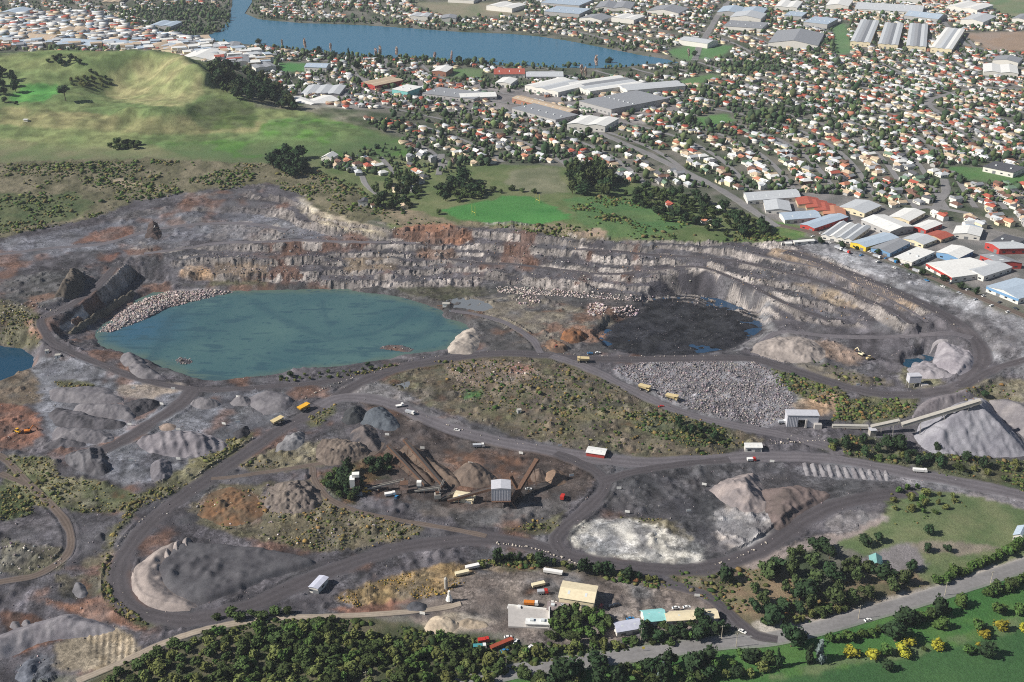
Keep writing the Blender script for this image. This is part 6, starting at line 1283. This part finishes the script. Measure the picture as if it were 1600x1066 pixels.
trees_at('dark','shore_tree','dark shore tree among the lagoon houses',[(500,88,1.3),(522,92,1.2),(535,92,1.0),(559,108,1.4),(590,98,1.0),(622,98,.9),(640,98,.8),(731,104,1.3),(702,103,1.0),(675,103,.8),(952,102,1.1),(1056,112,1.2),(995,77,1.1),(1085,88,.8),(405,70,1.0),(530,70,.6)],group='dark shore trees by the lagoon')
trees_at('conifer','shore_tree','narrow dark conifer on the lagoon shore',[(545,94,1.3),(594,96,1.0)],group='conifers on the lagoon shore')
# ================================================================== depot, plant, vehicles, signs
ROOFS.update({'cream': (222,208,176), 'aqua': (150,208,206), 'lavender': (190,192,206), 'teal': (116,160,156), 'mauve': (140,128,126)})
shed('depot_shed','large cream corrugated workshop shed with a row of skylights',(873,948),(927,952),(930,931),6.5,'cream','cream',rise=.2)
shed('depot_store','low white walled store with mauve roof beside the cream workshop',(855,958),(886,961),(887,951),3,'mauve','white','flat')
shed('yard_store','long low white roofed store along the concrete pad',(822,981),(856,982),(857,975),2.6,'white','white','flat',win=False)
shed('depot_office','white walled office with pale lavender roof behind the screen trees',(964,996),(1003,988),(1000,976),4,'lavender','white',rise=.5,cat='office')
shed('depot_cottage','aqua roofed building between the white office and the cream barn',(1008,979),(1040,976),(1030,962),4.2,'aqua','white',rise=.7,cat='building')
shed('depot_barn','long cream roofed barn beside the entrance road',(1042,979),(1122,972),(1114,958),3.6,'cream','white',rise=.5,cat='barn')
shed('storage_shed','small white shed with grey roof standing inside the haul road bend',(484,925),(497,928),(521,913),3.8,'lavender','white',rise=.2)
shed('roadside_hut','white portable hut beside the pale road junction',(1164,707),(1190,707),(1192,699),3.8,'white','white',cat='cabin')
shed('roadside_shed','long low white roofed shed with a red end on the yard road',(916,713),(944,717),(948,707),3,'white','red',cat='shed',win=False)
shed('plant_cabin','cream site cabin beside the brown crushed stone cone',(709,784),(739,788),(741,778),3.4,'cream','cream',cat='cabin')
shed('park_house','teal roofed cottage hidden in the pine wood',(1359,891),(1377,892),(1383,879),3.6,'teal','cream',rise=.7,cat='house')
shed('park_house','white house with pale blue roof at the paddock hedge',(1582,844),(1600,850),(1606,836),3.6,'blue','white',rise=.7,cat='house')
shed('hill_hut','small white hut on the grassy hillside',(37,190),(43,190.5),(43.5,188.5),2.6,'white','white',cat='hut',win=False)
shed('rim_house','large white house standing alone behind the quarry rim',(502,252),(518,255),(524,246),5,'white','white',rise=.5,cat='house')
conc = pm('concrete', (176,171,167), rough=.85, grain=((.4,.86,1.1),)); steel = pm('painted_steel', (172,168,160), rough=.6, grain=((1.0,.8,1.15),)); rust = pm('rusty_steel', (98,74,60), rough=.85, grain=((1.2,.7,1.3),)); clad = pm('corrugated_cladding', (190,190,196), rough=.5, grain=((.8,.85,1.12),)); beltm = pm('conveyor_belt', (70,66,64), rough=.9)
white_p = pm('white_paint', (232,230,224), rough=.5); rubber = pm('tyre_rubber', (38,36,36), rough=.9)
# concrete pad with retaining wall
A, B_, C_, D_ = at(794,950), at(858,956), at(858,983), at(794,981); zc_ = max(A[2],B_[2],C_[2],D_[2])
o = thing('loading_pad','raised white concrete loading pad with retaining wall in the depot','loading pad',(A[0],A[1],zc_))
q = [(p[0]-A[0],p[1]-A[1]) for p in (D_,C_,B_,A)]; MB().hexa([(x,y,-1.2) for x,y in q]+[(x,y,.5) for x,y in q]).build('slab', conc, o)
MB().beam((q[1][0],q[1][1],1.5),(q[2][0],q[2][1],1.5),.5,2.4).build('retaining_wall', white_p, o)
MB().beam((q[3][0],q[3][1],.9),(q[2][0],q[2][1],.9),.4,.8).build('kerb_wall', white_p, o)

# ------------------------------------------------------------------ vehicles (length along +x)
def wheels(o, xs, y, r, w):
    for x in xs:
        for s in (-1, 1):
            wl = MB().cyl((x, s*(y-w/2), r), (x, s*(y+w/2), r), r, n=10).build('wheel', rubber, o); MB().cyl((x, s*(y+w/2), r), (x, s*(y+w/2+.03), r), r*.5, n=8).build('rim', steel, wl)
VC = {'white': (232,230,226), 'yellow': (222,168,44), 'beige': (206,186,140), 'orange': (206,122,42), 'red': (186,52,42), 'blue': (52,124,176), 'teal': (70,140,146), 'dark': (52,56,66), 'silver': (176,178,182), 'cream': (226,214,180), 'green': (70,104,84), 'rust': (152,74,52)}
def paint(c): return pm('vehicle_'+c, VC[c], rough=.35, spec=.5)
def car(label, px, py, c, rz, group=None, name='car'):
    o = thing(name, label, 'car', at(px, py), rz, group)
    MB().prism([(-2.1,.35),(2.1,.35),(2.15,.75),(1.2,.92),(-2.0,.95),(-2.15,.8)], .85, -.85).build('body', paint(c), o)
    MB().hexa([(-1.7,-.78,.92),(1.1,-.78,.92),(1.1,.78,.92),(-1.7,.78,.92),(-1.2,-.66,1.42),(.4,-.66,1.42),(.4,.66,1.42),(-1.2,.66,1.42)]).build('cabin', glass_m, o)
    MB().box(-1.15,.35,-.64,.64,1.425,1.47).build('roof', paint(c), o); wheels(o, (-1.3,1.3), .82, .32, .2); return o
def truck(label, px, py, cab, tray, rz, L=7.5, group=None, name='truck', box=1.6, cat='truck'):
    o = thing(name, label, cat, at(px, py), rz, group)
    MB().box(-L/2,L/2,-.5,.5,.7,1.0).build('chassis', beltm, o)
    MB().prism([(L/2-2.0,1.0),(L/2,1.0),(L/2+.05,1.9),(L/2-.35,2.9),(L/2-2.0,2.95)], 1.15, -1.15).build('cab', paint(cab), o)
    MB().box(L/2-.34,L/2+.02,-1.0,1.0,1.95,2.6).build('windscreen', glass_m, o)
    t = MB(); t.hexa([(-L/2,-1.15,1.05),(L/2-2.3,-1.15,1.05),(L/2-2.3,1.15,1.05),(-L/2,1.15,1.05),(-L/2-.1,-1.25,1.05+box),(L/2-2.2,-1.25,1.05+box),(L/2-2.2,1.25,1.05+box),(-L/2-.1,1.25,1.05+box)])
    t.build('tray', paint(tray), o); wheels(o, (-L/2+1.0,-L/2+2.2,L/2-1.2), 1.0, .5, .35); return o
def haul_truck(label, px, py, c, rz, group=None):
    o = thing('haul_truck', label, 'haul truck', at(px, py), rz, group)
    MB().box(-4,4.2,-.9,.9,1.3,1.9).build('chassis', beltm, o); MB().box(2.6,4.4,-1.9,1.9,1.5,2.6).build('engine_deck', paint(c), o)
    cb = MB().hexa([(2.3,.2,2.6),(3.9,.2,2.6),(3.9,1.8,2.6),(2.3,1.8,2.6),(2.4,.3,4.1),(3.7,.3,4.1),(3.7,1.7,4.1),(2.4,1.7,4.1)]).build('cab', paint(c), o); MB().box(3.6,3.92,.4,1.6,3.0,3.8).build('windscreen', glass_m, cb)
    MB().hexa([(-4.2,-1.5,2.3),(2.0,-1.5,2.0),(2.0,1.5,2.0),(-4.2,1.5,2.3),(-4.9,-2.2,3.9),(2.4,-2.2,4.2),(2.4,2.2,4.2),(-4.9,2.2,3.9)]).build('dump_body', paint(c), o)
    MB().box(2.4,4.6,-2.1,2.1,4.22,4.4).build('canopy', paint(c), o); wheels(o, (-2.6,3.0), 1.7, 1.0, .8); return o
def loader(label, px, py, c, rz, name='wheel_loader', cat='loader'):
    o = thing(name, label, cat, at(px, py), rz)
    MB().box(-3.2,.2,-1.1,1.1,1.0,2.2).build('body', paint(c), o); MB().box(-1.6,0,-.8,.8,2.2,3.5).build('cab', glass_m, o); MB().box(-1.7,.1,-.9,.9,3.5,3.65).build('cab_roof', paint(c), o)
    MB().beam((0,-.6,1.4),(3.0,-.6,1.0),.3,.4).beam((0,.6,1.4),(3.0,.6,1.0),.3,.4).build('lift_arm', paint(c), o)
    MB().prism([(2.8,.3),(4.2,.2),(4.4,.4),(3.2,.6),(3.0,1.5),(2.7,1.5)], 1.5, -1.5).build('bucket', rust, o); wheels(o, (-2.2,1.0), 1.15, .8, .55); return o
def excavator(label, px, py, c, rz):
    o = thing('excavator', label, 'excavator', at(px, py), rz)
    for s in (-1, 1): MB().prism([(-2,.1),(2,.1),(2.4,.5),(2,.95),(-2,.95),(-2.4,.5)], s*1.3+.3, s*1.3-.3).build('track', rubber, o)
    MB().box(-2.4,1.6,-1.4,1.4,1.1,2.3).build('house', paint(c), o); MB().box(.1,1.6,.3,1.4,2.3,3.3).build('cab', glass_m, o)
    MB().beam((1.4,-.3,2.0),(4.2,-.3,5.2),.5,.6).build('boom', paint(c), o); MB().beam((4.2,-.3,5.2),(6.4,-.3,2.6),.4,.5).build('stick', paint(c), o)
    MB().prism([(6.0,2.6),(6.8,2.4),(6.9,1.4),(6.1,1.2),(5.8,1.8)], .3, -.9).build('bucket', rust, o); return o
def trailer(label, px, py, c, rz, L=9):
    o = thing('tipper_trailer', label, 'trailer', at(px, py), rz)
    MB().hexa([(-L/2,-1.1,1.1),(L/2,-1.1,1.1),(L/2,1.1,1.1),(-L/2,1.1,1.1),(-L/2-.1,-1.25,2.7),(L/2+.1,-1.25,2.7),(L/2+.1,1.25,2.7),(-L/2-.1,1.25,2.7)]).build('body', paint(c), o)
    MB().box(-L/2,L/2,-.45,.45,.7,1.08).build('chassis', beltm, o); wheels(o, (-L/2+1,-L/2+2.2,L/2-1.2), .95, .48, .35); return o
rz_main = heading((440,670),(490,645))
haul_truck('yellow haul truck driving up the haul road past the gravel heaps',475,641,'yellow',rz_main); haul_truck('beige haul truck behind the yellow truck on the haul road',434,662,'beige',rz_main)
haul_truck('pale yellow haul truck on the road beside the pit pond',911,566,'beige',3.1); haul_truck('tan haul truck beside the boulder field',1007,610,'beige',-.6); haul_truck('tan haul truck at the lower corner of the boulder field',1050,625,'beige',-.5)
loader('pale loader parked by the rubble hump in the bench road loop',1359,562,'beige',.3); loader('yellow loader digging at the orange earth bank',27,676,'yellow',2.6); loader('dark loader working at the soil heap on the pit floor',868,545,'rust',2.0); loader('yellow loader beside the screening conveyors',574,770,'yellow',.2)
excavator('orange excavator parked beside the orange earth bank',44,676,'orange',.4); excavator('dark excavator on the upper bench spoil',238,362,'dark',1.0); excavator('pale excavator on the rubble at the boulder field haul road',1345,555,'cream',2.2)
car('red utility car on the track junction below the boulder field',1033,636,'red',.3); car('white car parked beside the road above the pit pond',934,552,'white',.1); car('pale blue car parked beside the white car above the pit pond',922,553,'blue',.1)
truck('white truck by the pale gravel strip on the yard road',641,647,'white','silver',-.5); truck('white flatbed truck next to the gravel strip corner',625,636,'white','white',.3,6,box=.6); car('white car parked on the gravel strip',714,673,'white',-.3)
truck('white mobile plant truck on the dark brown yard',748,699,'white','silver',.1,8); truck('white tipper truck on the pale road beside tipped loads',1437,738,'white','white',-.15,9); truck('red and white truck below the white portable hut',1174,721,'red','white',.1,6)
truck('white flat tray truck parked at the loading pad',804,953,'white','white',-.15,7.5,box=.8); truck('orange tray truck with white cab behind the loading pad',830,946,'white','orange',-.1,8); car('white car between the cream workshop and the store',864,943,'white',0)
car('red car in the shade of the cream workshop',939,949,'red',1.2); car('dark car parked behind the screen trees',955,948,'dark',.4,'dark cars by the clump'); car('dark car parked behind the screen trees',962,946,'dark',.4,'dark cars by the clump'); car('dark blue car beside the white office',985,968,'blue',.3)
car('white car parked first behind the cream barn',1056,951,'white',.2); car('white van-like car beside the barn car',1073,950,'white',.2,); car('white car leaving the quarry entrance',1160,988,'white',-.7); car('white saloon car on the public road below the pines',1356,970,'white',heading((1330,968),(1400,948)))
car('bright blue car on the public road by the hedge',937,1034,'blue',heading((900,1036),(960,1027)))
truck('red truck cab beside the teal truck in the bush yard',756,1004,'red','red',.2,6); truck('teal truck with white cab top in the bush yard',750,1014,'white','teal',.1,7); trailer('long rusty red container trailer in the bush yard',784,1010,'rust',.55,13); car('blue car beside the red container trailer',788,1018,'blue',.5)
car('white car at the end of the container trailer',794,997,'white',.1); car('white van beside the container trailer',806,1004,'white',1.3,name='van'); car('white car on the depot back lane',828,1013,'white',1.0)
trailer('white tanker trailer parked along the depot verge',864,897,'white',-.25,11); trailer('cream tipper trailer standing behind the workshop',841,917,'cream',.35,7.5); trailer('cream tipper trailer at the golden bank, first of the pair',722,899,'cream',.35,8); trailer('cream tipper trailer at the golden bank, second of the pair',738,889,'white',.35,8)
truck('small red truck beside the cream tipper trailer',848,928,'red','silver',.1,6); truck('red hopper truck at the weedy road corner',879,780,'red','red',1.3,5,box=2.2); car('white car beside the screening tower shadow',826,765,'white',.1); truck('white service truck among the screening conveyors',610,775,'white','white',.3,7); car('pale blue car beside the white service truck',619,778,'blue',1.3)
truck('white truck at the crusher by the pink rubble',1222,662,'white','silver',.1,6)
for k, q in enumerate([(1310,390),(1322,395),(1370,403),(1395,410),(1432,426)]): truck('truck parked along the railway side road', q[0], q[1], ['white','red','white','blue','white'][k], 'silver', heading((1300,372),(1400,409)), 8, 'trucks along the railway side road')
for k in range(26):
    t = k/26; x = 1270+t*330; y = 366+t*128+(-6 if k % 2 else 4); c = random.choice(['white','red','blue','dark','silver','white']); car(f'{c} car parked in front of the coloured sheds', x, y, c, heading((1300,372),(1400,409))+random.choice([0,1.57]), f'{c} cars by the coloured sheds')

# ------------------------------------------------------------------ plant
def legs(o, pts, z0, z1, w=.35, m=None):
    for x, y in pts: MB().box(x-w/2,x+w/2,y-w/2,y+w/2,z0,z1).build('leg', m or rust, o)
o = thing('screening_tower','grey corrugated screening tower on rusty legs above the plant yard','screening tower',at(783,795),.02)
legs(o, [(-5.2,.6),(5.2,.6),(-5.2,9.4),(5.2,9.4),(0,.6)], -.5, 6); bdy = MB().box(-6,6,0,10,6,14.5).build('cladding', clad, o)
MB().prism([(-6.2,14.55),(6.2,14.55),(6.2,14.8),(0,15.6),(-6.2,14.8)], 10.2, -.2).build('roof', clad, o)
for k in range(12): MB().box(-5.9+k*1.0,-5.75+k*1.0,-.08,.0,6.05,14.4).build('rib', clad, bdy)
for s in (-2.4, 1.2): MB().hexa([(s-.6,1.5,3.2),(s+.6,1.5,3.2),(s+.6,3,3.2),(s-.6,3,3.2),(s-1.5,.5,6),(s+1.5,.5,6),(s+1.5,5,6),(s-1.5,5,6)]).build('hopper', rust, o)
MB().box(-6,6,-1.4,-.1,5.7,5.95).build('walkway', rust, o); MB().beam((6,-.8,6.5),(10,-.8,0),.9,.2).build('stair', rust, o)
def conveyor(name, label, p0, z0, p1, z1, w=1.2, h=.7, trest=2, m=steel, roofed=False):
    a = at(*p0); b = at(*p1); o = thing(name, label, 'conveyor', a); e = (b[0]-a[0], b[1]-a[1], b[2]-a[2]+z1)
    fr = MB().beam((0,0,z0), e, w, h).build('frame', m, o); d = Vector(e)-Vector((0,0,z0)); up = Vector((0,0,h/2+.06))
    if roofed: MB().beam(Vector((0,0,z0))+up, Vector(e)+up, w+.4, .2).build('roof', m, o)
    else: MB().beam(Vector((0,0,z0))+up, Vector(e)+up, w*.7, .1).build('belt', beltm, o)
    for k in range(trest):
        t = (k+.8)/(trest+.3); c = Vector((0,0,z0))+d*t; g = float(Hs(a[0]+c.x, a[1]+c.y))-a[2]
        for s in (-1, 1): 
            sd = d.cross(Vector((0,0,1))).normalized()*s*w*.6; MB().beam(c+sd*.6, (c.x+sd.x*1.8, c.y+sd.y*1.8, g-.5), .28, .28).build('trestle_leg', m if m is not steel else rust, o)
    MB().cyl(Vector(e)+d.cross(Vector((0,0,1))).normalized()*w*.6, Vector(e)-d.cross(Vector((0,0,1))).normalized()*w*.6, h*(.6 if not roofed else .35), n=10).build('head_drum', rust if not roofed else m, o); return o
conveyor('stacker_conveyor','rusty stacker conveyor rising from the screening tower over a brown cone',(800,786),1.5,(838,752),16,2.6,2.2,3,rust)
conveyor('feed_conveyor','rusty feed conveyor climbing toward the screening tower top',(815,778),1.0,(798,770),12,2.2,1.6,1,rust)
conveyor('belt_conveyor','pale belt conveyor between the hopper tower and screen box',(571,768),2.0,(633,762),6,2.0,1.2,3); conveyor('belt_conveyor','short pale belt conveyor below the hopper tower',(570,764),2.2,(592,768),1.2,1.2,.7,1)
conveyor('belt_conveyor','low pale belt conveyor leading to the long brown ridge',(648,770),1.5,(690,768),3.5,2.0,1.2,2); conveyor('belt_conveyor','small pale conveyor at the end of the brown ridge',(682,778),1.0,(694,760),5,1.2,.8,1)
conveyor('belt_conveyor','long thin conveyor from the brown ridge toward the cream cabin',(690,782),1.0,(712,772),2.5,1.0,.6,1)
conveyor('stacker_conveyor','long rusty conveyor ramp running up the taller brown ridge',(694,764),2.0,(634,708),10,2.4,1.8,4,rust); conveyor('stacker_conveyor','rusty conveyor ramp running up the lower brown ridge',(668,764),1.5,(608,712),7.5,2.0,1.5,4,rust); conveyor('feed_conveyor','dark inclined conveyor from the grey crusher up to the screening tower',(700,786),1.5,(770,786),11,2.0,1.6,3,rust)
o = thing('hopper_tower','white and rust loading hopper tower beside dark trees','hopper tower',at(555,772),.1)
legs(o, [(-2.4,0),(2.4,0),(-2.4,5),(2.4,5)], -.5, 5); MB().box(-3,.2,-.4,5.4,5,11).build('bin', white_p, o); MB().box(.25,3,-.2,5.2,5,9.0).build('chute_house', rust, o); MB().box(-1.5,3.2,2,5.6,11.05,13.2).build('head_house', white_p, o); MB().box(-3.2,3.6,-1.0,-.45,4.6,4.95).build('walkway', rust, o)
MB().hexa([(-4.5,-1.5,-.5),(4.8,-2.4,-.5),(4.8,-.8,-.5),(-4.5,-.2,-.5),(-4.5,-1.4,1.2),(4.6,-2.2,2.0),(4.6,-.9,2.0),(-4.5,-.3,1.2)]).build('retaining_wall', conc, o)
o = thing('screen_box','pinkish box screen house on legs among the conveyors','screen house',at(632,772),.1); legs(o, [(-2,0),(2,0),(-2,4),(2,4)], -.5, 3); MB().box(-2.5,2.5,-.4,4.4,3,7).build('cladding', pm('pink_cladding', (206,172,152)), o); MB().box(-2.7,2.7,-.6,4.6,7.02,7.3).build('roof', rust, o)
o = thing('surge_bin','small white surge bin between the screen house and conveyor','bin',at(655,766),.0); legs(o, [(-1,0),(1,0),(-1,2.4),(1,2.4)], -.4, 2); MB().hexa([(-.7,.2,1.6),(.7,.2,1.6),(.7,2.2,1.6),(-.7,2.2,1.6),(-1.5,-.3,3.2),(1.5,-.3,3.2),(1.5,2.7,3.2),(-1.5,2.7,3.2)]).build('hopper', white_p, o); MB().box(-1.5,1.5,-.3,2.7,3.2,6).build('bin', white_p, o)
o = thing('crusher_box','grey crusher unit on legs at the end of the brown ridge','crusher',at(684,784),.1); legs(o, [(-1.6,0),(1.6,0),(-1.6,3),(1.6,3)], -.4, 2); MB().box(-2,2,-.3,3.3,2,5).build('body', steel, o); MB().box(-1.2,1.2,.4,2.6,5,6.2).build('hopper', rust, o)
# primary crusher and covered conveyor by the grey stone mountain
o = thing('primary_crusher','pale clad primary crusher building with a dark truck bay','crusher building',at(1253,668),-.03)
MB().box(-11,-3.2,0,8,-.5,9.5).build('clad_wall', clad, o); MB().box(3.0,11,0,8,-.5,9.0).build('clad_wall', clad, o); MB().box(-3.2,3.0,.02,8,6,9.3).build('bay_lintel', clad, o); MB().box(-3.2,3.0,5,7.9,-.5,6).build('bay_back', dark_m, o)
MB().box(-11.4,11.4,-.4,8.4,9.52,9.9).build('roof', clad, o); MB().box(8.0,13.2,-3,-.02,-.5,4.0).build('annex', conc, o); MB().box(1.8,3.0,-1.2,-.02,-.5,6.5).build('pier', conc, o)
for k in range(7): MB().box(-10.6+k*1.1,-10.45+k*1.1,-.1,-.02,0,9.3).build('rib', clad, o)
o = thing('secondary_crusher','small pale clad crusher house on legs beside the bend heap','crusher building',at(1428,606),.05)
legs(o, [(-4,0),(4,0),(-4,5),(4,5),(0,0)], -.5, 4, .5, steel); MB().box(-4.5,4.5,-.3,5.5,4,9.5).build('cladding', clad, o); MB().box(-4.7,4.7,-.5,5.7,9.52,9.8).build('roof', clad, o); MB().box(5,10.5,-1.5,2,-.4,2.6).build('annex', conc, o)
conveyor('covered_conveyor','low covered conveyor section leaving the primary crusher',(1300,668),1.0,(1356,672),2.5,2.6,2.0,2,steel,True)
conveyor('covered_conveyor','middle covered conveyor section before the long gallery',(1360,675),3.5,(1402,676),9.0,3.0,2.6,2,pm('gallery_cladding',(164,159,151),rough=.7,grain=((.6,.85,1.1),)),True)
conveyor('conveyor_gallery','long pale covered conveyor gallery rising over the grey stone mountain',(1406,682),9.0,(1520,680),27.0,3.2,2.6,3,MATS['gallery_cladding'],True)
o = thing('transfer_house','small pale transfer house under the covered conveyor','transfer house',at(1364,682),.1); MB().box(-2.2,2.2,0,4,-.5,4.5).build('wall', MATS['gallery_cladding'], o); MB().box(-2.5,2.5,-.3,4.3,4.52,4.8).build('roof', clad, o)
# cement silo and hopper at the golden bank
o = thing('aggregate_hopper','white conical hopper stand at the edge of the depot yard','hopper',at(702,940)); legs(o, [(-1.2,-1.2),(1.2,-1.2),(-1.2,1.2),(1.2,1.2)], -.4, 2.2, .25, white_p); MB().cyl((0,0,1.2),(0,0,4.2),2.0,1.0,12).build('cone', white_p, o); MB().cyl((0,0,4.2),(0,0,7.2),.8,.7,12).build('neck', white_p, o)
o = thing('tall_silo','thin grey silo behind the white conical hopper','silo',at(697,920)); MB().cyl((0,0,-.4),(0,0,7),1.0,n=12).build('drum', steel, o); MB().cyl((0,0,7),(0,0,8),1.0,.3,12).build('cap', steel, o)
o = thing('pump_raft','white pump hut with mast at the edge of the pit lake','pump hut',at(697,479)); MB().box(-3,3,-2,2,0,3).build('cabin', white_p, o); MB().box(-3.3,3.3,-2.3,2.3,3.02,3.25).build('roof', steel, o); MB().cyl((3.5,0,0),(5,0,7),.2,n=6).build('mast', rust, o); MB().beam((-8,0,.6),(-3,0,1),1.2,.5).build('ramp', rust, o)
for lab, q, sz in (('white site hut on the neck between the ponds',(91,559),4),('small white hut beside the pond neck hut',(74,552),2.6),('small white hut on the weedy ground between haul roads',(811,645),3.0),('tiny white hut at the shore by the bend road',(1300,...) if False else (1222,383),2.0)):
    o = thing('site_hut', lab, 'hut', at(*q), .2); MB().box(-sz/2,sz/2,-sz/2.6,sz/2.6,-.3,2.6).build('wall', white_p, o); MB().box(-sz/2-.2,sz/2+.2,-sz/2.6-.2,sz/2.6+.2,2.62,2.85).build('roof', steel, o); MB().box(-.5,.5,-sz/2.6-.05,-sz/2.6,0,2).build('door', door_m, o)
# white marker boards naming each heap
SIGN = [((209,609),'beside the long light grey gravel ridge'),((271,610),'at the haul road beside the tan flat'),((253,634),'next to the dark broken rubble heap'),((203,666),'at the end of the jagged gravel heap'),((279,674),'beside the tiny tan gravel mound'),((350,665),'on the dark yard above the big gullied heap'),((372,662),'near the small dark heap'),((372,623),'in front of the small grey cone'),((205,722),'beside the dark striped heap'),((279,720),'below the big gullied heap'),((600,650),'beside the blue grey stone stack'),((605,682),'below the dark tipped cone'),((735,727),'on top of the brown grey cone slope'),((660,703),'at the long narrow brown ridge'),((814,711),'on the dark yard road'),((875,699),'on the verge above the yard road'),((967,766),'at the corner of the dark yard'),((1100,760),'beside the wide pale stone fan'),((980,803),'above the white quarry scrape'),((1076,801),'on the dark yard above the white scrape'),((1206,724),'beside the row of tipped loads'),((1340,604),'on the inside of the haul road bend'),((893,746),'near the tan crushed stone cone'),((1089,934),'on posts beside the entrance road'),((660,962),'at the end of the orange bank')]
for q, w in SIGN:
    o = thing('marker_board', 'white marker board '+w, 'sign', at(*q), random.uniform(-.3,.3)); MB().box(-1.5,1.5,-.06,.06,.9,2.6).build('board', white_p, o)
    for s in (-1.1, 1.1): MB().box(s-.07,s+.07,.065,.2,-.3,2.5).build('post', steel, o)
# pale boulders edging the roads
bl_m = pm('edge_boulder', (172,163,152), rough=.9, grain=((1.5,.8,1.15),)); BL_ME = [mesh_np('edge_boulder', ROCKS[k][0]*np.array([1.0,.8,.75])+np.array([0,0,.45]), ROCKS[k][1], bl_m) for k in range(6)]
EDGE = [([(776,850),(820,855),(860,866),(905,882)],32,1.15,'beside the depot stretch of the haul road'),([(880,552),(930,556),(1000,557),(1060,557),(1130,556)],24,.9,'along the pit pond edge of the haul road'),([(478,622),(500,611),(530,598),(556,590)],14,1.0,'at the junction above the yellow haul truck'),([(1115,884),(1160,868),(1200,846)],13,1.0,'below the pale stone fan'),([(1270,404),(1340,430),(1420,464),(1495,510)],16,1.0,'along the rim haul road'),([(560,592),(620,570),(690,556),(780,548)],16,.8,'between the lake and the haul road'),([(176,862),(200,835),(240,795),(290,757)],14,.8,'on the weedy side of the haul road'),([(300,752),(350,716),(400,682)],10,.8,'beside the gravel yard verge'),([(640,640),(700,664),(780,688),(850,698)],12,.8,'along the scrub side of the yard road'),([(1204,694),(1250,692),(1288,688)],16,.9,'walling the crusher forecourt')]
for pts, n, sc, w in EDGE:
    x, y, z = G([p[0] for p in pts], [p[1] for p in pts]); pth = smooth_path(np.stack([x, y], 1), .5)
    for k in range(n):
        p = pth[int(min(max((k+.5+random.uniform(-.7,.7))/n,0),.999)*(len(pth)-1))]; xx, yy = p[0]+random.uniform(-.8,.8), p[1]+random.uniform(-.8,.8)
        b = link('edge_boulder', random.choice(BL_ME), label='pale boulder in the row '+w, category='boulder', group='boulder row '+w); b.location = (xx, yy, float(Hs(xx, yy))); b.rotation_euler = (0,0,random.uniform(0,6)); b.scale = (sc*random.uniform(.45,1.05),)*3
# goal posts, power poles
yel = pm('goal_yellow', (226,206,90), rough=.5); wood = pm('pole_wood', (178,168,150), rough=.9)
for q, lab in (((740,336),'yellow rugby goal posts at the quarry end of the field'),((840,317),'pale rugby goal posts at the tree clump end of the field')):
    o = thing('goal_posts', lab, 'goal posts', at(*q), heading((740,336),(840,317))+math.pi/2)
    for s in (-2.8, 2.8): MB().cyl((s,0,-.3),(s,0,10),.14,n=6).build('post', yel, o)
    MB().cyl((-2.8,0,3),(2.8,0,3),.12,n=6).build('crossbar', yel, o)
for q, lab in (((1001,1004),'tall timber power pole beside the white office'),((791,1048),'tall timber power pole at the bush yard'),((573,1072),'timber power pole standing in the bush'),((1341,968),'timber power pole by the saloon car'),((1476,931),'timber power pole above the round park tree'),((1547,914),'timber power pole at the hedge by the road bend'),((1127,1000),'timber power pole at the barn verge'),((1150,1012),'timber power pole on the junction verge')):
    o = thing('power_pole', lab, 'power pole', at(*q), .3); MB().cyl((0,0,-.5),(0,0,9.5),.2,.13,7).build('pole', wood, o); MB().box(-1.2,1.2,-.07,.07,8.7,8.9).build('crossarm', wood, o)
    for s in (-1, 0, 1): MB().cyl((s,0,8.9),(s,0,9.15),.06,n=6).build('insulator', white_p, o)
o = thing('road_sign','small yellow road sign on the verge below the office','sign',at(1005,1018)); MB().box(-.06,.06,-.06,.06,-.3,3).build('post', steel, o); MB().box(-.7,.7,-.13,-.065,1.8,3.2).build('panel', yel, o)
# ------------------------------------------------------------------ summer air between the camera and the far town
hz_m = bpy.data.materials.new('haze_air'); hz_m.use_nodes = True; nt = hz_m.node_tree; nt.nodes.clear()
out = nt.nodes.new('ShaderNodeOutputMaterial'); pv = nt.nodes.new('ShaderNodeVolumePrincipled')
pv.inputs['Color'].default_value = (.82,.88,1.0,1); pv.inputs['Density'].default_value = 0.000045; pv.inputs['Anisotropy'].default_value = 0.0
nt.links.new(pv.outputs[0], out.inputs['Volume'])
hb = MB().box(-16000, 16000, -200, 15000, -12, CAM_H+6).build('haze', hz_m); hb['kind'] = 'stuff'
